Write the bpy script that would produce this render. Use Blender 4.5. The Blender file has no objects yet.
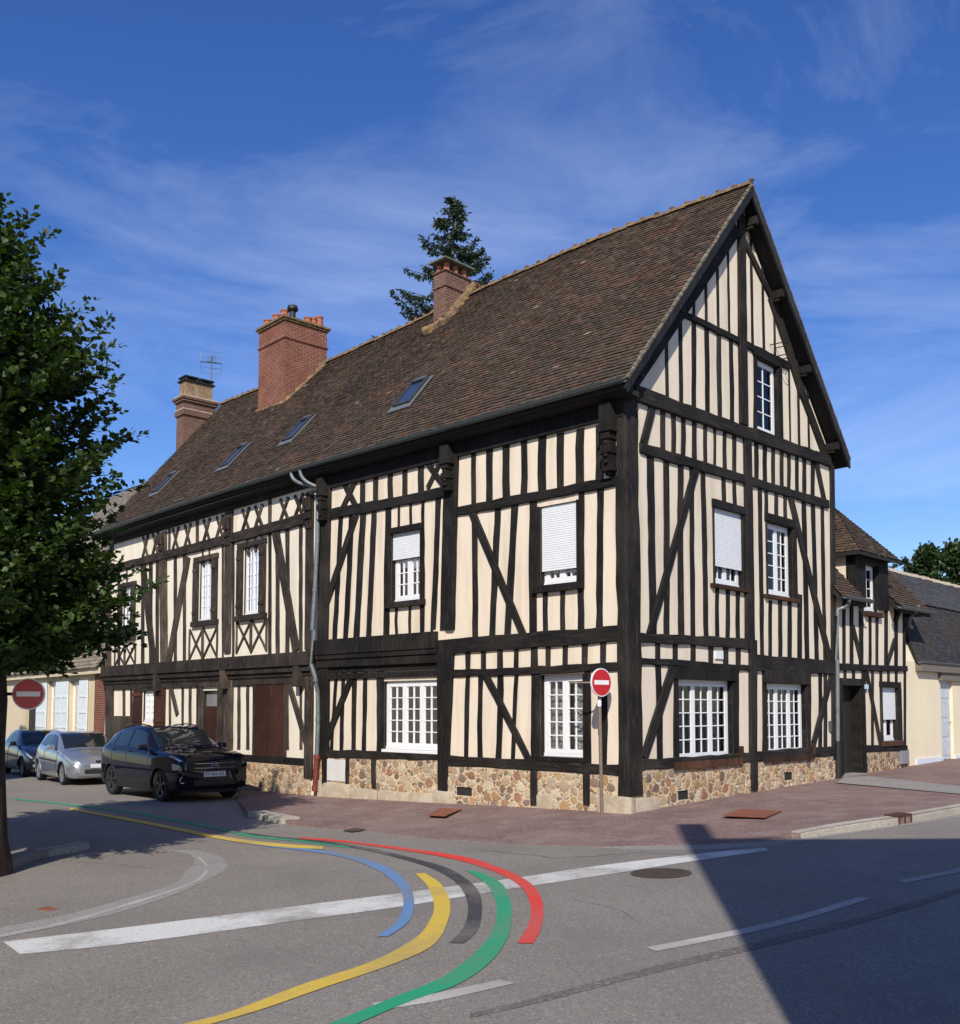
import bpy, bmesh, math, random
from mathutils import Vector, Matrix
R = math.radians
random.seed(7)
C = bpy.context.scene.collection
# ---------------------------------------------------------------- camera
F = 1004.0; TH = R(3.56); CX = 480.0; PV = 646.0; CZ = 1.7
ct, st_ = math.cos(TH), math.sin(TH)
cam_d = bpy.data.cameras.new('camera'); cam = bpy.data.objects.new('camera', cam_d); C.objects.link(cam)
cam.location = (0, 0, CZ); cam.rotation_euler = (R(90) + TH, 0, 0)
cam_d.sensor_fit = 'HORIZONTAL'; cam_d.sensor_width = 36; cam_d.lens = 36 * F / 960
cam_d.shift_y = (PV - 512) / 960; cam_d.clip_end = 3000; cam_d.clip_start = 0.05
bpy.context.scene.camera = cam
# ---------------------------------------------------------------- sun, sky, exposure
SUN_EL, SUN_AZ = 37.0, 7.3            # sunlight travels towards +Y, a little towards +X
trav = Vector((math.sin(R(SUN_AZ)) * math.cos(R(SUN_EL)), math.cos(R(SUN_AZ)) * math.cos(R(SUN_EL)), -math.sin(R(SUN_EL))))
sd = bpy.data.lights.new('sun', 'SUN'); sd.energy = 5.0; sd.angle = R(0.5); sd.color = (1, .94, .84)
so = bpy.data.objects.new('sun', sd); C.objects.link(so); so.rotation_euler = trav.to_track_quat('-Z', 'Y').to_euler()
so.location = (-5, -20, 30)
w = bpy.data.worlds.new('World'); bpy.context.scene.world = w; w.use_nodes = True
nt = w.node_tree; nt.nodes.clear()
N = nt.nodes.new; L = nt.links.new
sky = N('ShaderNodeTexSky'); sky.sky_type = 'NISHITA'; sky.sun_disc = False
sky.sun_elevation = R(SUN_EL); sky.sun_rotation = R(180 + SUN_AZ)
sky.air_density = 1.0; sky.dust_density = 0.35; sky.ozone_density = 3.2; sky.altitude = 150
geo = N('ShaderNodeNewGeometry')
tc = N('ShaderNodeTexCoord')
mp = N('ShaderNodeMapping'); mp.inputs['Rotation'].default_value = (R(20), R(34), R(12)); mp.inputs['Scale'].default_value = (1.3, 2.2, 4.2)
n1 = N('ShaderNodeTexNoise'); n1.inputs['Scale'].default_value = 1.6; n1.inputs['Detail'].default_value = 9; n1.inputs['Roughness'].default_value = .62; n1.inputs['Distortion'].default_value = .5
n2 = N('ShaderNodeTexNoise'); n2.inputs['Scale'].default_value = 1.3; n2.inputs['Detail'].default_value = 3
L(tc.outputs['Generated'], mp.inputs['Vector']); L(mp.outputs[0], n1.inputs['Vector']); L(tc.outputs['Generated'], n2.inputs['Vector'])
r1 = N('ShaderNodeMapRange'); r1.inputs['From Min'].default_value = .48; r1.inputs['From Max'].default_value = .80; L(n1.outputs['Fac'], r1.inputs['Value'])
r2 = N('ShaderNodeMapRange'); r2.inputs['From Min'].default_value = .30; r2.inputs['From Max'].default_value = .72; L(n2.outputs['Fac'], r2.inputs['Value'])
mu = N('ShaderNodeMath'); mu.operation = 'MULTIPLY'; L(r1.outputs[0], mu.inputs[0]); L(r2.outputs[0], mu.inputs[1])
mu2 = N('ShaderNodeMath'); mu2.operation = 'MULTIPLY'; mu2.inputs[1].default_value = .20; L(mu.outputs[0], mu2.inputs[0])
mix = N('ShaderNodeMix'); mix.data_type = 'RGBA'; L(mu2.outputs[0], mix.inputs[0])
hs = N('ShaderNodeHueSaturation'); hs.inputs['Hue'].default_value = .517; hs.inputs['Saturation'].default_value = 1.27; hs.inputs['Value'].default_value = 1.0; L(sky.outputs[0], hs.inputs['Color'])
L(hs.outputs[0], mix.inputs[6]); mix.inputs[7].default_value = (11, 11.8, 13, 1)
bg = N('ShaderNodeBackground'); bg.inputs['Strength'].default_value = .145; L(mix.outputs[2], bg.inputs['Color'])
ow = N('ShaderNodeOutputWorld'); L(bg.outputs[0], ow.inputs['Surface'])
vs = bpy.context.scene.view_settings
vs.view_transform = 'Standard'; vs.look = 'None'; vs.gamma = 1; vs.use_curve_mapping = False; vs.exposure = 0.0
# ---------------------------------------------------------------- measuring helpers (photo pixel -> real plane)
def ray(u, v):
    a = (u - CX) / F; b = (PV - v) / F
    return Vector((a, ct - b * st_, st_ + b * ct))
def proj(p):
    x, y, z = p[0], p[1], p[2] - CZ
    f = y * ct + z * st_
    return (CX + x / f * F, PV - (-y * st_ + z * ct) / f * F)
CAM = Vector((0, 0, CZ))
d0 = ray(628, 812); O3 = CAM + d0 * (CZ / -d0.z); O3.z = 0
GA, GB = .0349, -.0042
def G(x, y):
    x2 = x if x > -4 else -4 + (x + 4) * .12
    return GA * (x2 - O3.x) + GB * (y - O3.y)
def gp(u, v, dz=0.0):                      # pixel -> ground (+dz)
    d = ray(u, v); lo, hi = 1.0, 200.0
    for _ in range(60):
        k = (lo + hi) / 2; p = CAM + d * k
        if p.z > G(p.x, p.y) + dz: lo = k
        else: hi = k
    return CAM + d * lo
class Wall:
    """vertical plane: origin P, unit direction d, outward normal n"""
    def __init__(s, P, d, n):
        s.P = Vector((P[0], P[1], 0)); s.d = Vector((d[0], d[1], 0)).normalized(); s.n = Vector((n[0], n[1], 0)).normalized()
    def px(s, u, v, o=0.0):
        r = ray(u, v); Q = s.P + s.n * o
        k = (Q - CAM).dot(s.n) / r.dot(s.n)
        p = CAM + r * k
        return ((p - s.P).dot(s.d), p.z)
    def pt(s, a, z, o=0.0):
        p = s.P + s.d * a + s.n * o
        return Vector((p.x, p.y, z))
    def shift(s, o): return Wall(s.P + s.n * o, s.d, s.n)
def hdir(u): r = ray(u, 708.46); return Vector((r.x, r.y, 0)).normalized()
dA = hdir(-560); dG = hdir(1455); dB = hdir(-450)
def perp_to_cam(d, P):
    n = Vector((d.y, -d.x, 0)); return n if n.dot(CAM - P) > 0 else -n
WA = Wall(O3, dA, perp_to_cam(dA, O3)); WG = Wall(O3, dG, perp_to_cam(dG, O3))
SA = WA.px(316, 650)[0]
WB = Wall(WA.pt(SA, 0), dB, perp_to_cam(dB, WA.pt(SA, 0)))
SB = WB.px(106.5, 650)[0]; TG = WG.px(833, 650)[0]
WI = Wall(WG.pt(TG, 0, -.06), dG, WG.n)    # annex front
TI = WI.px(906, 680)[0]
WC = Wall(WI.pt(TI, 0, -.02), dG, WG.n)    # cream house front
print('lens', cam_d.lens, 'O', O3, 'SA', SA, 'SB', SB, 'TG', TG, 'TI', TI)
# ---------------------------------------------------------------- materials
MATS = {}
def newmat(name):
    m = bpy.data.materials.new(name); m.use_nodes = True
    return m, m.node_tree, m.node_tree.nodes['Principled BSDF']
def nd(t, kind, **kw):
    n = t.nodes.new(kind)
    for k, v in kw.items():
        if k in n.inputs: n.inputs[k].default_value = v
        else: setattr(n, k, v)
    return n
def ramp(t, src, stops, interp='LINEAR'):
    r = t.nodes.new('ShaderNodeValToRGB'); r.color_ramp.interpolation = interp
    e = r.color_ramp.elements
    while len(e) < len(stops): e.new(.5)
    for i, (p, c) in enumerate(stops):
        e[i].position = p; e[i].color = (c[0], c[1], c[2], 1)
    t.links.new(src, r.inputs[0]); return r.outputs[0]
def mixc(t, fac, a, b, mode='MIX'):
    m = t.nodes.new('ShaderNodeMix'); m.data_type = 'RGBA'; m.blend_type = mode
    for i, s in ((0, fac), (6, a), (7, b)):
        if hasattr(s, 'is_linked'): t.links.new(s, m.inputs[i])
        elif i == 0: m.inputs[0].default_value = s
        else: m.inputs[i].default_value = (s[0], s[1], s[2], 1)
    return m.outputs[2]
def vec(t, coord='Object', scale=(1, 1, 1)):
    c = t.nodes.new('ShaderNodeTexCoord'); m = t.nodes.new('ShaderNodeMapping'); m.inputs['Scale'].default_value = scale
    t.links.new(c.outputs[coord], m.inputs['Vector']); return m.outputs[0]
def noise(t, v, scale, detail=4, rough=.55, dist=0):
    n = nd(t, 'ShaderNodeTexNoise'); n.inputs['Scale'].default_value = scale; n.inputs['Detail'].default_value = detail
    n.inputs['Roughness'].default_value = rough; n.inputs['Distortion'].default_value = dist
    if v is not None: t.links.new(v, n.inputs['Vector'])
    return n.outputs['Fac']
def bump(t, b, h, strength, dist=.01):
    n = t.nodes.new('ShaderNodeBump'); n.inputs['Strength'].default_value = strength; n.inputs['Distance'].default_value = dist
    t.links.new(h, n.inputs['Height']); t.links.new(n.outputs[0], b.inputs['Normal'])
def simple(name, col, rough=.6, metal=0, var=.12, scale=6, coat=0, spec=.5, bmp=0):
    if name in MATS: return MATS[name]
    m, t, b = newmat(name)
    v = vec(t); f = noise(t, v, scale, 5)
    lo = tuple(c * (1 - var) for c in col); hi = tuple(min(1, c * (1 + var)) for c in col)
    t.links.new(ramp(t, f, [(.3, lo), (.7, hi)]), b.inputs['Base Color'])
    b.inputs['Roughness'].default_value = rough; b.inputs['Metallic'].default_value = metal
    b.inputs['Coat Weight'].default_value = coat; b.inputs['Coat Roughness'].default_value = .04
    b.inputs['Specular IOR Level'].default_value = spec
    if bmp: bump(t, b, noise(t, v, scale * 6, 4), bmp)
    MATS[name] = m; return m
def timber(name, dark, mid, pale):
    m, t, b = newmat(name)
    v = vec(t, 'UV', (28, 1.6, 1)); f = noise(t, v, 1.0, 6, .65, .3)
    c = ramp(t, f, [(.3, dark), (.58, mid), (.82, pale)])
    f2 = noise(t, vec(t, 'Object', (1, 1, 1)), 1.3, 4)
    c = mixc(t, ramp(t, f2, [(.42, (0, 0, 0)), (.75, (.75, .75, .75))]), c, pale)
    f3 = noise(t, vec(t, 'UV', (16, 2.2, 1)), 1.0, 8, .75, .6)
    c = mixc(t, ramp(t, f3, [(.52, (0, 0, 0)), (.66, (.9, .9, .9))]), c, tuple(x * 1.25 for x in pale))
    c = mixc(t, ramp(t, f3, [(.30, (.9, .9, .9)), (.40, (0, 0, 0))]), c, tuple(x * .4 for x in dark))
    t.links.new(c, b.inputs['Base Color']); b.inputs['Roughness'].default_value = .82; b.inputs['Specular IOR Level'].default_value = .25
    oi = nd(t, 'ShaderNodeObjectInfo'); lk = b.inputs['Base Color'].links[0].from_socket; rv = ramp(t, oi.outputs['Random'], [(0, (.55, .55, .55)), (.6, (.85, .85, .85)), (1, (1.5, 1.4, 1.3))])
    t.links.new(mixc(t, 1.0, lk, rv, 'MULTIPLY'), b.inputs['Base Color'])
    bump(t, b, f3, .9, .012); MATS[name] = m; return m
T_BLK = timber('tarred_timber', (.005, .0045, .004), (.0105, .009, .008), (.036, .031, .027))
T_GRY = timber('weathered_timber', (.016, .011, .008), (.040, .030, .024), (.11, .088, .07))
T_BRN = timber('brown_sill_timber', (.02, .011, .007), (.045, .022, .012), (.11, .05, .026))
T_SHUT = timber('red_brown_boards', (.03, .011, .006), (.06, .021, .012), (.09, .038, .024))
def plaster(name, col, stain):
    m, t, b = newmat(name)
    v = vec(t); f = noise(t, v, .9, 6, .6); g = noise(t, vec(t, 'Object', (5, 5, .5)), 1.0, 4)
    c = ramp(t, f, [(.3, tuple(x * .93 for x in col)), (.7, col)])
    c = mixc(t, ramp(t, g, [(.46, (0, 0, 0)), (.78, (.75, .75, .75))]), c, stain)
    c = mixc(t, ramp(t, noise(t, v, 7, 6, .75), [(.6, (0, 0, 0)), (.8, (.35, .35, .35))]), c, tuple(x * .7 for x in stain))
    t.links.new(c, b.inputs['Base Color']); b.inputs['Roughness'].default_value = .92; b.inputs['Specular IOR Level'].default_value = .15
    bump(t, b, noise(t, v, 14, 5), .35, .01); MATS[name] = m; return m
PL_A = plaster('cream_plaster', (.77, .665, .52), (.55, .44, .32))
PL_B = plaster('pale_plaster', (.82, .74, .60), (.62, .52, .39))
PL_C = plaster('yellow_render', (.80, .70, .50), (.72, .62, .45))
PL_N = plaster('sandy_render', (.66, .55, .38), (.52, .42, .28))
PL_W = plaster('bluish_white_render', (.66, .68, .74), (.55, .56, .6))
def brick(name, c1, c2, mortar, stain=None):
    m, t, b = newmat(name)
    bt = nd(t, 'ShaderNodeTexBrick'); bt.inputs['Scale'].default_value = 1
    bt.inputs['Brick Width'].default_value = .225; bt.inputs['Row Height'].default_value = .07; bt.inputs['Mortar Size'].default_value = .011
    bt.inputs['Color1'].default_value = (*c1, 1); bt.inputs['Color2'].default_value = (*c2, 1); bt.inputs['Mortar'].default_value = (*mortar, 1); bt.inputs['Bias'].default_value = -.1
    t.links.new(vec(t, 'UV'), bt.inputs['Vector'])
    f = noise(t, vec(t), 2.2, 6, .7)
    c = mixc(t, ramp(t, f, [(.35, (0, 0, 0)), (.75, (.7, .7, .7))]), bt.outputs['Color'], stain or tuple(x * .45 for x in c1))
    t.links.new(c, b.inputs['Base Color']); b.inputs['Roughness'].default_value = .9; b.inputs['Specular IOR Level'].default_value = .2
    inv = nd(t, 'ShaderNodeMath', operation='SUBTRACT'); inv.inputs[0].default_value = 1; t.links.new(bt.outputs['Fac'], inv.inputs[1])
    bump(t, b, inv.outputs[0], .6, .01); MATS[name] = m; return m
BRK = brick('red_brick', (.25, .075, .045), (.16, .05, .034), (.30, .20, .15))
BRK_OLD = brick('sooty_brick', (.19, .09, .065), (.12, .06, .05), (.24, .18, .14))
def lichen_mat(name, base, lich, lo=.42, hi=.6, scale=5):
    m, t, b = newmat(name)
    v = vec(t); f = noise(t, v, scale, 7, .7); g = noise(t, v, scale * 3, 4)
    c = mixc(t, ramp(t, f, [(lo, (0, 0, 0)), (hi, (1, 1, 1))]), base, lich)
    c = mixc(t, ramp(t, g, [(.55, (0, 0, 0)), (.75, (.6, .6, .6))]), c, (.30, .27, .2))
    t.links.new(c, b.inputs['Base Color']); b.inputs['Roughness'].default_value = .95; b.inputs['Specular IOR Level'].default_value = .1
    bump(t, b, f, .8, .02); MATS[name] = m; return m
LICH = lichen_mat('lichened_mortar', (.12, .085, .06), (.29, .18, .075), .44, .62, 7)
STONE_P = lichen_mat('pale_footing_stone', (.40, .32, .22), (.50, .43, .33), .4, .6, 4)
def tile_mat(name, red=(.135, .068, .044), gain=1.0):
    m, t, b = newmat(name)
    a = nd(t, 'ShaderNodeAttribute', attribute_name='Col')
    v = vec(t); f = noise(t, v, .9, 7, .65); g = noise(t, v, 6, 5, .7); h = noise(t, v, 16, 4, .7)
    c = mixc(t, ramp(t, f, [(.38, (0, 0, 0)), (.62, (.62, .62, .62))]), a.outputs['Color'], (.062 * gain, .046 * gain, .033 * gain))
    c = mixc(t, ramp(t, g, [(.56, (0, 0, 0)), (.72, (.5, .5, .5))]), c, (.10 * gain, .078 * gain, .055 * gain))
    r_ = noise(t, vec(t, 'Object', (1, 1, 1.6)), 1.7, 8, .72, .5)
    c = mixc(t, ramp(t, r_, [(.50, (0, 0, 0)), (.66, (.6, .6, .6))]), c, red)
    k_ = noise(t, v, 9, 6, .8); c = mixc(t, .55, c, ramp(t, k_, [(.3, (.2, .2, .2)), (.7, (.85, .85, .85))]), 'OVERLAY')
    c = mixc(t, ramp(t, h, [(.66, (0, 0, 0)), (.74, (.85, .85, .85))]), c, (.21, .18, .14))
    t.links.new(c, b.inputs['Base Color']); b.inputs['Roughness'].default_value = .9; b.inputs['Specular IOR Level'].default_value = .2
    bump(t, b, g, .6, .01); MATS[name] = m; return m
TILE = tile_mat('old_clay_tile'); SLATEY = tile_mat('grey_tile', (.22, .19, .15), gain=4.0)
def stone_wall():
    m, t, b = newmat('rubble_stone')
    c0 = t.nodes.new('ShaderNodeTexCoord'); dn = nd(t, 'ShaderNodeTexNoise'); dn.inputs['Scale'].default_value = 5; t.links.new(c0.outputs['UV'], dn.inputs['Vector'])
    ad = nd(t, 'ShaderNodeVectorMath', operation='MULTIPLY_ADD'); ad.inputs[1].default_value = (.09, .09, 0); t.links.new(dn.outputs['Color'], ad.inputs[0]); t.links.new(c0.outputs['UV'], ad.inputs[2])
    def vo(feat, out, sc):
        x = nd(t, 'ShaderNodeTexVoronoi', feature=feat, voronoi_dimensions='2D'); x.inputs['Scale'].default_value = sc; x.inputs['Randomness'].default_value = 1
        t.links.new(ad.outputs[0], x.inputs['Vector']); return x.outputs[out]
    sc = 8.8
    ed = vo('DISTANCE_TO_EDGE', 'Distance', sc); cc = vo('F1', 'Color', sc)
    sp = nd(t, 'ShaderNodeSeparateColor'); t.links.new(cc, sp.inputs[0])
    col = ramp(t, sp.outputs[0], [(0, (.38, .28, .18)), (.14, (.42, .34, .24)), (.26, (.34, .18, .09)), (.42, (.24, .10, .055)), (.54, (.13, .085, .065)), (.64, (.44, .34, .22)), (.76, (.38, .23, .10)), (.90, (.20, .14, .11))], 'CONSTANT')
    f = noise(t, vec(t), 20, 5, .7); col = mixc(t, .5, col, ramp(t, f, [(.3, (.35, .35, .35)), (.7, (.85, .85, .85))]), 'OVERLAY')
    wid = noise(t, vec(t), 3, 2)
    tw = nd(t, 'ShaderNodeMapRange'); tw.inputs['From Min'].default_value = .3; tw.inputs['From Max'].default_value = .7; tw.inputs['To Min'].default_value = .07; tw.inputs['To Max'].default_value = .14; t.links.new(wid, tw.inputs['Value'])
    lt = nd(t, 'ShaderNodeMath', operation='DIVIDE'); t.links.new(ed, lt.inputs[0]); t.links.new(tw.outputs[0], lt.inputs[1])
    fac = ramp(t, lt.outputs[0], [(.6, (0, 0, 0)), (.95, (1, 1, 1))])
    mort = ramp(t, noise(t, vec(t), 9, 5), [(.3, (.46, .36, .24)), (.7, (.60, .50, .36))])
    t.links.new(mixc(t, fac, mort, col), b.inputs['Base Color']); b.inputs['Roughness'].default_value = .93; b.inputs['Specular IOR Level'].default_value = .15
    bump(t, b, ramp(t, lt.outputs[0], [(.2, (0, 0, 0)), (1.0, (1, 1, 1))]), .8, .03); MATS['rubble_stone'] = m; return m
STONE = stone_wall()
MORT = plaster('lime_mortar', (.60, .49, .34), (.42, .33, .22))
def rubble_mat():
    m, t, b = newmat('rubble_stones'); a = nd(t, 'ShaderNodeAttribute', attribute_name='Col'); v = vec(t); f = noise(t, v, 26, 6, .75); g = noise(t, v, 9, 5, .7)
    c = mixc(t, .7, a.outputs['Color'], ramp(t, f, [(.3, (.25, .25, .25)), (.7, (.85, .85, .85))]), 'OVERLAY'); c = mixc(t, ramp(t, g, [(.5, (0, 0, 0)), (.75, (.6, .6, .6))]), c, (.36, .28, .19))
    t.links.new(c, b.inputs['Base Color']); b.inputs['Roughness'].default_value = .9; b.inputs['Specular IOR Level'].default_value = .2; bump(t, b, f, .7, .02); return m
RUBB = rubble_mat()
def glass():
    m, t, b = newmat('window_glass'); out = t.nodes['Material Output']
    tr = nd(t, 'ShaderNodeBsdfTransparent'); tr.inputs['Color'].default_value = (.82, .86, .88, 1)
    gl = nd(t, 'ShaderNodeBsdfGlossy'); gl.inputs['Roughness'].default_value = .02; bump(t, gl, noise(t, vec(t), 2.2, 3), .10, .02)
    fr = nd(t, 'ShaderNodeFresnel'); fr.inputs['IOR'].default_value = 1.55
    mx = nd(t, 'ShaderNodeMixShader'); t.links.new(fr.outputs[0], mx.inputs[0]); t.links.new(tr.outputs[0], mx.inputs[1]); t.links.new(gl.outputs[0], mx.inputs[2])
    t.links.new(mx.outputs[0], out.inputs['Surface']); MATS['window_glass'] = m; return m
GLASS = glass()
def curtain_mat():
    m, t, b = newmat('net_curtain'); out = t.nodes['Material Output']
    b.inputs['Base Color'].default_value = (.62, .60, .55, 1); b.inputs['Roughness'].default_value = .9
    tr = nd(t, 'ShaderNodeBsdfTransparent'); mx = nd(t, 'ShaderNodeMixShader')
    f = noise(t, vec(t, 'UV', (1, 1, 1)), 16, 5, .7)
    t.links.new(ramp(t, f, [(.42, (.25, .25, .25)), (.6, (.85, .85, .85))]), mx.inputs[0])
    t.links.new(tr.outputs[0], mx.inputs[1]); t.links.new(b.outputs[0], mx.inputs[2]); t.links.new(mx.outputs[0], out.inputs['Surface'])
    return m
CURT = curtain_mat()
WHITE = simple('white_window_paint', (.80, .80, .80), .35, var=.03)
SHUTW = simple('white_shutter_slats', (.72, .74, .74), .45, var=.04)
SHUTP = simple('pale_blue_white_paint', (.72, .77, .78), .5, var=.05)
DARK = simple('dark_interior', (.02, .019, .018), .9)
ZINC = simple('aged_zinc', (.17, .19, .195), .55, .4, .2, 12)
ZINC_D = simple('dull_dark_gutter', (.10, .115, .11), .55, .4, .15, 12)
CAST = simple('red_cast_iron', (.17, .035, .025), .6, var=.2)
BLKIRON = simple('black_iron', (.012, .012, .013), .55)
SOFFIT = simple('dark_soffit', (.013, .012, .011), .9)
BARGE = timber('blue_black_bargeboard', (.008, .009, .012), (.017, .019, .024), (.045, .048, .055))
TERRA = simple('terracotta', (.33, .115, .055), .85, var=.25, scale=20)
LEADM = simple('grey_lead', (.16, .17, .18), .6, .3)
def ground_mat(name, stops, fine=90, speck=.5, bmp=.5, coarse=.35, stain=None):
    m, t, b = newmat(name); v = vec(t)
    big = noise(t, v, coarse, 7, .62, .4); c = ramp(t, big, stops)
    fn = noise(t, v, fine, 3, .8)
    c = mixc(t, speck, c, ramp(t, fn, [(.3, (.12, .12, .12)), (.5, (.5, .5, .5)), (.7, (.9, .9, .9))]), 'OVERLAY')
    vn = nd(t, 'ShaderNodeTexVoronoi'); vn.inputs['Scale'].default_value = fine * .75; t.links.new(v, vn.inputs['Vector'])
    sp = nd(t, 'ShaderNodeSeparateColor'); t.links.new(vn.outputs['Color'], sp.inputs[0])
    c = mixc(t, ramp(t, sp.outputs[0], [(.88, (0, 0, 0)), (.95, (.38, .38, .38))]), c, (.42, .38, .33))
    c = mixc(t, ramp(t, sp.outputs[1], [(.88, (0, 0, 0)), (.95, (.35, .35, .35))]), c, (.05, .05, .05))
    if stain:
        md = noise(t, vec(t, 'Object', (1, 1, 1)), stain[0], 6, .7); c = mixc(t, ramp(t, md, [(.5, (0, 0, 0)), (.7, (.7, .7, .7))]), c, stain[1])
    t.links.new(c, b.inputs['Base Color']); b.inputs['Roughness'].default_value = .92; b.inputs['Specular IOR Level'].default_value = .2
    bump(t, b, fn, bmp, .006); MATS[name] = m; return m
ASPH = ground_mat('asphalt', [(.3, (.195, .174, .150)), (.7, (.25, .224, .194))], 75, .6, .5, .3, (.7, (.18, .162, .141)))
PAVE = ground_mat('reddish_pavement', [(.3, (.165, .102, .090)), (.7, (.25, .168, .148))], 60, .7, .6, .8, (2.0, (.29, .235, .20)))
PATCH = ground_mat('asphalt_patch', [(.3, (.25, .235, .215)), (.7, (.30, .285, .26))], 60, .6, .4)
TARM = ground_mat('tar_seam', [(.3, (.125, .113, .10)), (.7, (.165, .15, .132))], 60, .6, .4, 1.5)
KERB = ground_mat('kerb_concrete', [(.3, (.30, .27, .22)), (.7, (.44, .40, .33))], 60, .5, .5, 1.5)
STRIPC = ground_mat('path_concrete', [(.3, (.24, .22, .20)), (.7, (.30, .28, .25))], 60, .5, .4, 1)
def paint(name, col, wear=.4, lo=.40, hi=.62, scale=9):
    m, t, b = newmat(name); v = vec(t)
    a = noise(t, v, scale, 8, .75); g = noise(t, v, 70, 3, .8); big = noise(t, v, .9, 4)
    ad = nd(t, 'ShaderNodeMath', operation='MULTIPLY_ADD'); ad.inputs[1].default_value = .5; t.links.new(a, ad.inputs[0]); t.links.new(big, ad.inputs[2])
    f = ramp(t, ad.outputs[0], [(lo + .29, (1, 1, 1)), (hi + .30, (1 - wear,) * 3)])
    sp = ramp(t, g, [(.50, (1, 1, 1)), (.66, (1 - wear * .9,) * 3)])
    ff = mixc(t, 1.0, f, sp, 'MULTIPLY')
    t.links.new(mixc(t, ff, (.21, .188, .163), col), b.inputs['Base Color']); b.inputs['Roughness'].default_value = .8
    b.inputs['Specular IOR Level'].default_value = .25; bump(t, b, noise(t, v, 55, 3, .8), .4, .006); MATS[name] = m; return m
P_WHITE = paint('white_road_paint', (.66, .65, .60), .75)
P_FADE = paint('faded_white_paint', (.50, .48, .44), .75, .25, .62)
P_GREY = paint('worn_grey_paint', (.24, .24, .235), .7, .2, .5)
P_YEL = paint('yellow_road_paint', (.64, .44, .06), .4); P_BLU = paint('blue_road_paint', (.12, .24, .45), .7)
P_GRN = paint('green_road_paint', (.015, .31, .15), .35); P_RED = paint('red_road_paint', (.68, .045, .03), .35)
P_BLK = paint('grey_black_road_paint', (.045, .045, .05), .6)
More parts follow.
